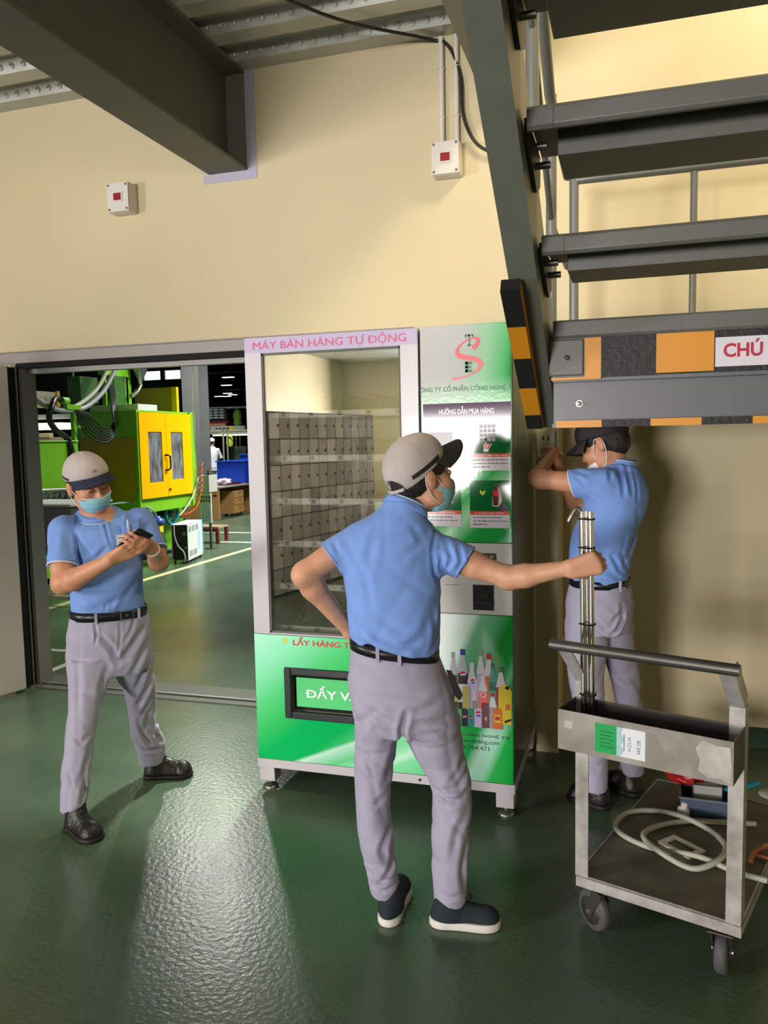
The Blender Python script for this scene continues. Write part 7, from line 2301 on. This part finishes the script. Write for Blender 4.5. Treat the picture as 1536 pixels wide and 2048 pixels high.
MB().box((-6.95, 11.29, 0.19), (-6.28, 11.31, 0.25)).build('apron', mat('bench_red'), bn)
dk = thing('desk', 'light wood desk with open knee space standing behind the notice stand', 'desk', (-8.6, 15.7, 0))
WOOD = mat('desk_wood', 'b98a55', 0.5, var=0.06, vscale=6)
MB().box((-9.1, 14.85, 0.665), (-8.2, 17.2, 0.70)).build('desktop', mat('desk_top', 'a2948a', 0.45), dk, 0.004)
MB().box((-9.05, 14.9, 0.0), (-8.24, 14.94, 0.665), 0).box((-8.36, 14.89, 0.50), (-8.28, 14.9, 0.53), 1).build('side_panel', [WOOD, BLACK], dk)
MB().box((-9.05, 16.95, 0.0), (-8.24, 16.99, 0.665)).build('side_panel', WOOD, dk)
MB().box((-9.05, 14.94, 0.2), (-9.02, 16.95, 0.665)).build('modesty_panel', mat('desk_wood_dark', '6d4a2e', 0.5), dk)
pd = thing('drawer_pedestal', 'light wood drawer pedestal on castors under the desk', 'drawers', (-8.45, 15.9, 0))
MB().box((-8.75, 15.65, 0.06), (-8.28, 16.1, 0.56)).build('body', WOOD, pd, 0.004)
for z in (0.08, 0.25, 0.41):
    MB().box((-8.28, 15.67, z), (-8.265, 16.08, z + 0.145), 0).box((-8.265, 15.84, z + 0.1), (-8.25, 15.92, z + 0.11), 1).build('drawer', [WOOD, mat('castor_hub')], pd, 0.003)
for x, y in ((-8.7, 15.7), (-8.33, 15.7), (-8.7, 16.05), (-8.33, 16.05)):
    MB().lathe([(0.01, -0.02), (0.03, -0.02), (0.03, 0.02), (0.01, 0.02)], (x, y, 0.03), (1, 0, 0), n=12).build('castor', mat('castor_rubber'), pd)
BLU = mat('crate_blue', '1740b8', 0.4)
bc = thing('blue_crate', 'large blue plastic crate on the far desk, in front of another', 'crate', (-8.5, 16.4, 0.70))
MB().box((-8.95, 16.15, 0.70), (-8.25, 16.9, 1.20)).build('crate_body', BLU, bc, 0.01)
MB().box((-8.98, 16.12, 1.185), (-8.22, 16.93, 1.21)).build('rim', BLU, bc, 0.004)
bc = thing('blue_crate', 'blue plastic crate standing behind the front crate on the desk', 'crate', (-8.5, 17.9, 0))
MB().box((-9.0, 17.4, 0.0), (-8.1, 18.2, 1.33)).build('crate_body', BLU, bc, 0.01)
MB().box((-9.03, 17.37, 1.31), (-8.07, 18.23, 1.34)).build('rim', BLU, bc, 0.004)
lp = thing('laptop', 'open dark laptop on the near end of the far desk', 'laptop', (-8.75, 15.2, 0.70))
MB().box((-8.85, 14.92, 0.70), (-8.55, 15.19, 0.715)).build('keyboard', mat('laptop_dark', '23252b', 0.4), lp, 0.003)
MB().box((-0.15, -0.005, 0), (0.15, 0.005, 0.27), 0, Matrix.Translation((-8.70, 15.20, 0.715)) @ Matrix.Rotation(math.radians(-12), 4, 'X')).box((-0.135, -0.007, 0.015), (0.135, -0.005, 0.255), 1, Matrix.Translation((-8.70, 15.20, 0.715)) @ Matrix.Rotation(math.radians(-12), 4, 'X')).build('screen', [mat('laptop_rim', '7f8490', 0.4), mat('laptop_screen', '0f1740', 0.2)], lp)
lump('cloth_pile', (-8.42, 15.46, 0.77), (0.15, 0.17, 0.07), mat('pale_cloth', 'b9a6b8', 0.9), 'pale crumpled cloth lying on the desk before the blue crate', 'cloth', 12, 0.35)
o = MB().box((-8.38, 15.62, 0.70), (-8.24, 15.95, 0.735), 0).box((-8.36, 15.66, 0.735), (-8.25, 15.9, 0.76), 1).build('book_stack', [mat('book_maroon', '5b1f2b', 0.5), mat('book_navy', '23274f', 0.5)], None, 0.003)
tag(origin_to(o, (-8.3, 15.8, 0.70)), 'dark books lying beside the pale cloth on the desk', 'books')

# ---- assembly line far off: racks, bins, lamps, a worker in white
AF = mat('rack_aluminium', 'a5a58c', 0.4, 0.3)
rk = thing('assembly_rack', 'tall pale tube rack of the assembly line with shelf lamps, far right in the doorway', 'rack', (-12.8, 24, 0))
m = MB()
for x in (-13.75, -12.85, -12.7, -11.9):
    for y in (23.7, 24.6):
        m.box((x - 0.02, y - 0.02, 0), (x + 0.02, y + 0.02, 2.05))
m.box((-13.75, 23.68, 2.0), (-11.6, 23.72, 2.05)); m.box((-13.75, 24.58, 2.0), (-11.6, 24.62, 2.05)); m.box((-14.3, 24.2, 1.93), (-11.5, 24.5, 1.98))
m.build('rack_frame', AF, rk)
MB().box((-13.4, 24.0, 1.86), (-11.5, 24.08, 1.91)).build('shelf_lamp', mat('hood_glow'), rk)
MB().box((-13.6, 23.9, 0.85), (-11.5, 24.6, 0.9)).build('worktop', mat('board_grey'), rk)
m = MB()
for x in (-14.0, -11.95):
    m.box((x - 0.02, 24.8, 1.9), (x + 0.02, 24.84, 2.85))
m.box((-14.0, 24.78, 2.80), (-11.95, 24.86, 2.86))
m.build('upper_frame', mat('machine_white'), rk)
m = MB().box((-13.85, 24.65, 1.98), (-12.55, 24.75, 2.2), 0)
for i in range(4):
    m.box((-13.65 + 0.14 * i, 24.645, 2.10), (-13.55 + 0.14 * i, 24.65, 2.14), 1)
m.box((-13.1, 24.63, 2.05), (-12.95, 24.65, 2.17), 2)
m.build('line_sign', [mat('line_sign_grey', 'a9ada6', 0.5), mat('ink_black'), mat('tag_yellow')], rk)
bk_ = thing('parts_bin_rack', 'dark rack of small pale parts bins above the line sign', 'bins', (-13.6, 24.7, 2.2))
MB().box((-13.95, 24.72, 2.42), (-13.25, 24.9, 2.82)).build('panel', mat('bin_panel', '1c1f22', 0.6), bk_)
for i in range(3):
    for j in range(4):
        MB().box((-13.9 + 0.22 * i, 24.62, 2.46 + 0.09 * j), (-13.76 + 0.22 * i, 24.72, 2.52 + 0.09 * j)).build('bin', mat('bin_grey', '9aa5a6', 0.4), bk_)
MB().box((-13.95, 24.70, 2.30), (-13.2, 24.9, 2.40)).build('shelf_lip', mat('book_maroon'), bk_)
MB().box((-13.9, 24.70, 2.2), (-13.3, 24.9, 2.30)).build('carton', mat('carton', 'a9794f', 0.7), bk_)
o = MB().lathe([(0.1, 0), (0.16, 0.08), (0.12, 0.2), (0.17, 0.32), (0.13, 0.48), (0.05, 0.58)], (-12.85, 24.75, 2.2), n=12).build('green_unit', mat('leafy_green', '5c7d22', 0.5)); tag(origin_to(o, (-12.85, 24.75, 2.2)), 'rounded green unit beside the parts bins', 'machine part')
m = MB()
m.box((-12.9, 24.2, 0.9), (-12.3, 24.5, 1.5)); m.box((-12.2, 24.2, 0.9), (-11.6, 24.5, 1.65))
o = m.build('bench_machine', mat('bench_machine', '3c4238', 0.5, var=0.3, vscale=4)); o.name = 'bench_machine'; tag(origin_to(o, (-12.2, 24.3, 0.9)), 'dark bench machines on the assembly worktop', 'machine')
o = MB().lathe([(0.1, 0), (0.13, 0.1), (0.11, 0.3), (0.04, 0.4)], (-12.75, 23.95, 1.5), n=12).build('lime_fixture', mat('lime_fixture', 'b9d452', 0.5)); tag(origin_to(o, (-12.75, 23.95, 1.5)), 'lime green fixture lit under the shelf lamp', 'machine part')
o = MB().box((-15.2, 25.0, 0), (-14.25, 25.3, 1.75)).build('locker', mat('pale_cabinet', '8f8886', 0.5)); tag(origin_to(o, (-14.7, 25.1, 0)), 'grey cabinet left of the assembly rack', 'cabinet')
cb = thing('chair', 'grey chair back in front of the white clad worker', 'chair', (-13.1, 22.6, 0))
MB().box((-13.38, 22.58, 0.95), (-12.75, 22.63, 1.30)).build('backrest', mat('chair_grey', '6a6e66', 0.6), cb, 0.01)
MB().box((-13.38, 22.6, 0.7), (-12.75, 23.05, 0.75)).build('seat', mat('chair_grey'), cb, 0.01)
for x in (-13.34, -12.79):
    for y in (22.63, 23.0):
        MB().box((x - 0.015, y - 0.015, 0), (x + 0.015, y + 0.015, 0.7)).build('leg', mat('castor_fork'), cb)
for x in (-13.34, -12.79):
    MB().box((x - 0.015, 22.6, 0.7), (x + 0.015, 22.62, 0.95)).build('back_post', mat('castor_fork'), cb)
Pw = Person('person in white work clothes and white cap at the far assembly line', (-13.08, 23.35))
hd = Head((0.0, 0.0, 1.66), 160, -10)
B = Field((-0.4, -0.3, 0.0), (0.55, 0.42, 1.85), 0.014)
hd.add(B, (0.0, 0.0, 1.5), 0.05)
B.loft([(0.9, 0, 0, 0.13, 0.09), (1.2, 0, 0, 0.14, 0.1), (1.42, 0, 0, 0.13, 0.09), (1.52, 0, 0, 0.05, 0.05)], 0.03)
for g in (-1, 1):
    B.chain([(0.09 * g, 0, 0.92), (0.10 * g, 0, 0.5), (0.10 * g, 0, 0.05), (0.11 * g, 0.12, 0.04)], (0.07, 0.05, 0.035, 0.03), 0.02)
    B.chain([(0.18 * g, 0, 1.4), (0.27 * g, 0.06, 1.15), (0.18 * g, 0.30, 1.12)], (0.045, 0.04, 0.028), 0.02)
    hand(B, (0.18 * g, 0.30, 1.12), (0, 1, 0), (0, 0, -1), -g, 1.0)
Pw.skin(B, 'body', SKIN2)
WH = mat('white_workwear', 'd9dade', 0.8)
F = Field((-0.4, -0.25, 0.75), (0.4, 0.35, 1.6), 0.014)
F.loft([(0.8, 0, 0, 0.17, 0.13), (1.0, 0, 0, 0.16, 0.12), (1.3, 0, 0, 0.175, 0.12), (1.42, 0, 0, 0.16, 0.10), (1.52, 0, 0, 0.07, 0.065)], 0.02)
for g in (-1, 1):
    F.chain([(0.18 * g, 0, 1.40), (0.27 * g, 0.06, 1.15), (0.19 * g, 0.26, 1.12)], (0.06, 0.055, 0.045), 0.03)
Pw.skin(F, 'jacket', WH)
F = Field((-0.25, -0.2, 0.03), (0.25, 0.2, 0.9), 0.014)
F.loft([(0.7, 0, 0, 0.165, 0.12), (0.85, 0, 0, 0.16, 0.12)], 0.02)
for g in (-1, 1):
    F.loft([(0.06, 0.1 * g, 0, 0.06, 0.07), (0.45, 0.1 * g, 0, 0.07, 0.075), (0.75, 0.09 * g, 0, 0.09, 0.1)], 0.03)
Pw.skin(F, 'trousers', WH)
Pw.skin(hd.hair_field(0.012), 'hair', HAIR)
Pw.skin(hd.cap_field(0.012, 0.03, -0.05), 'cap', WH)
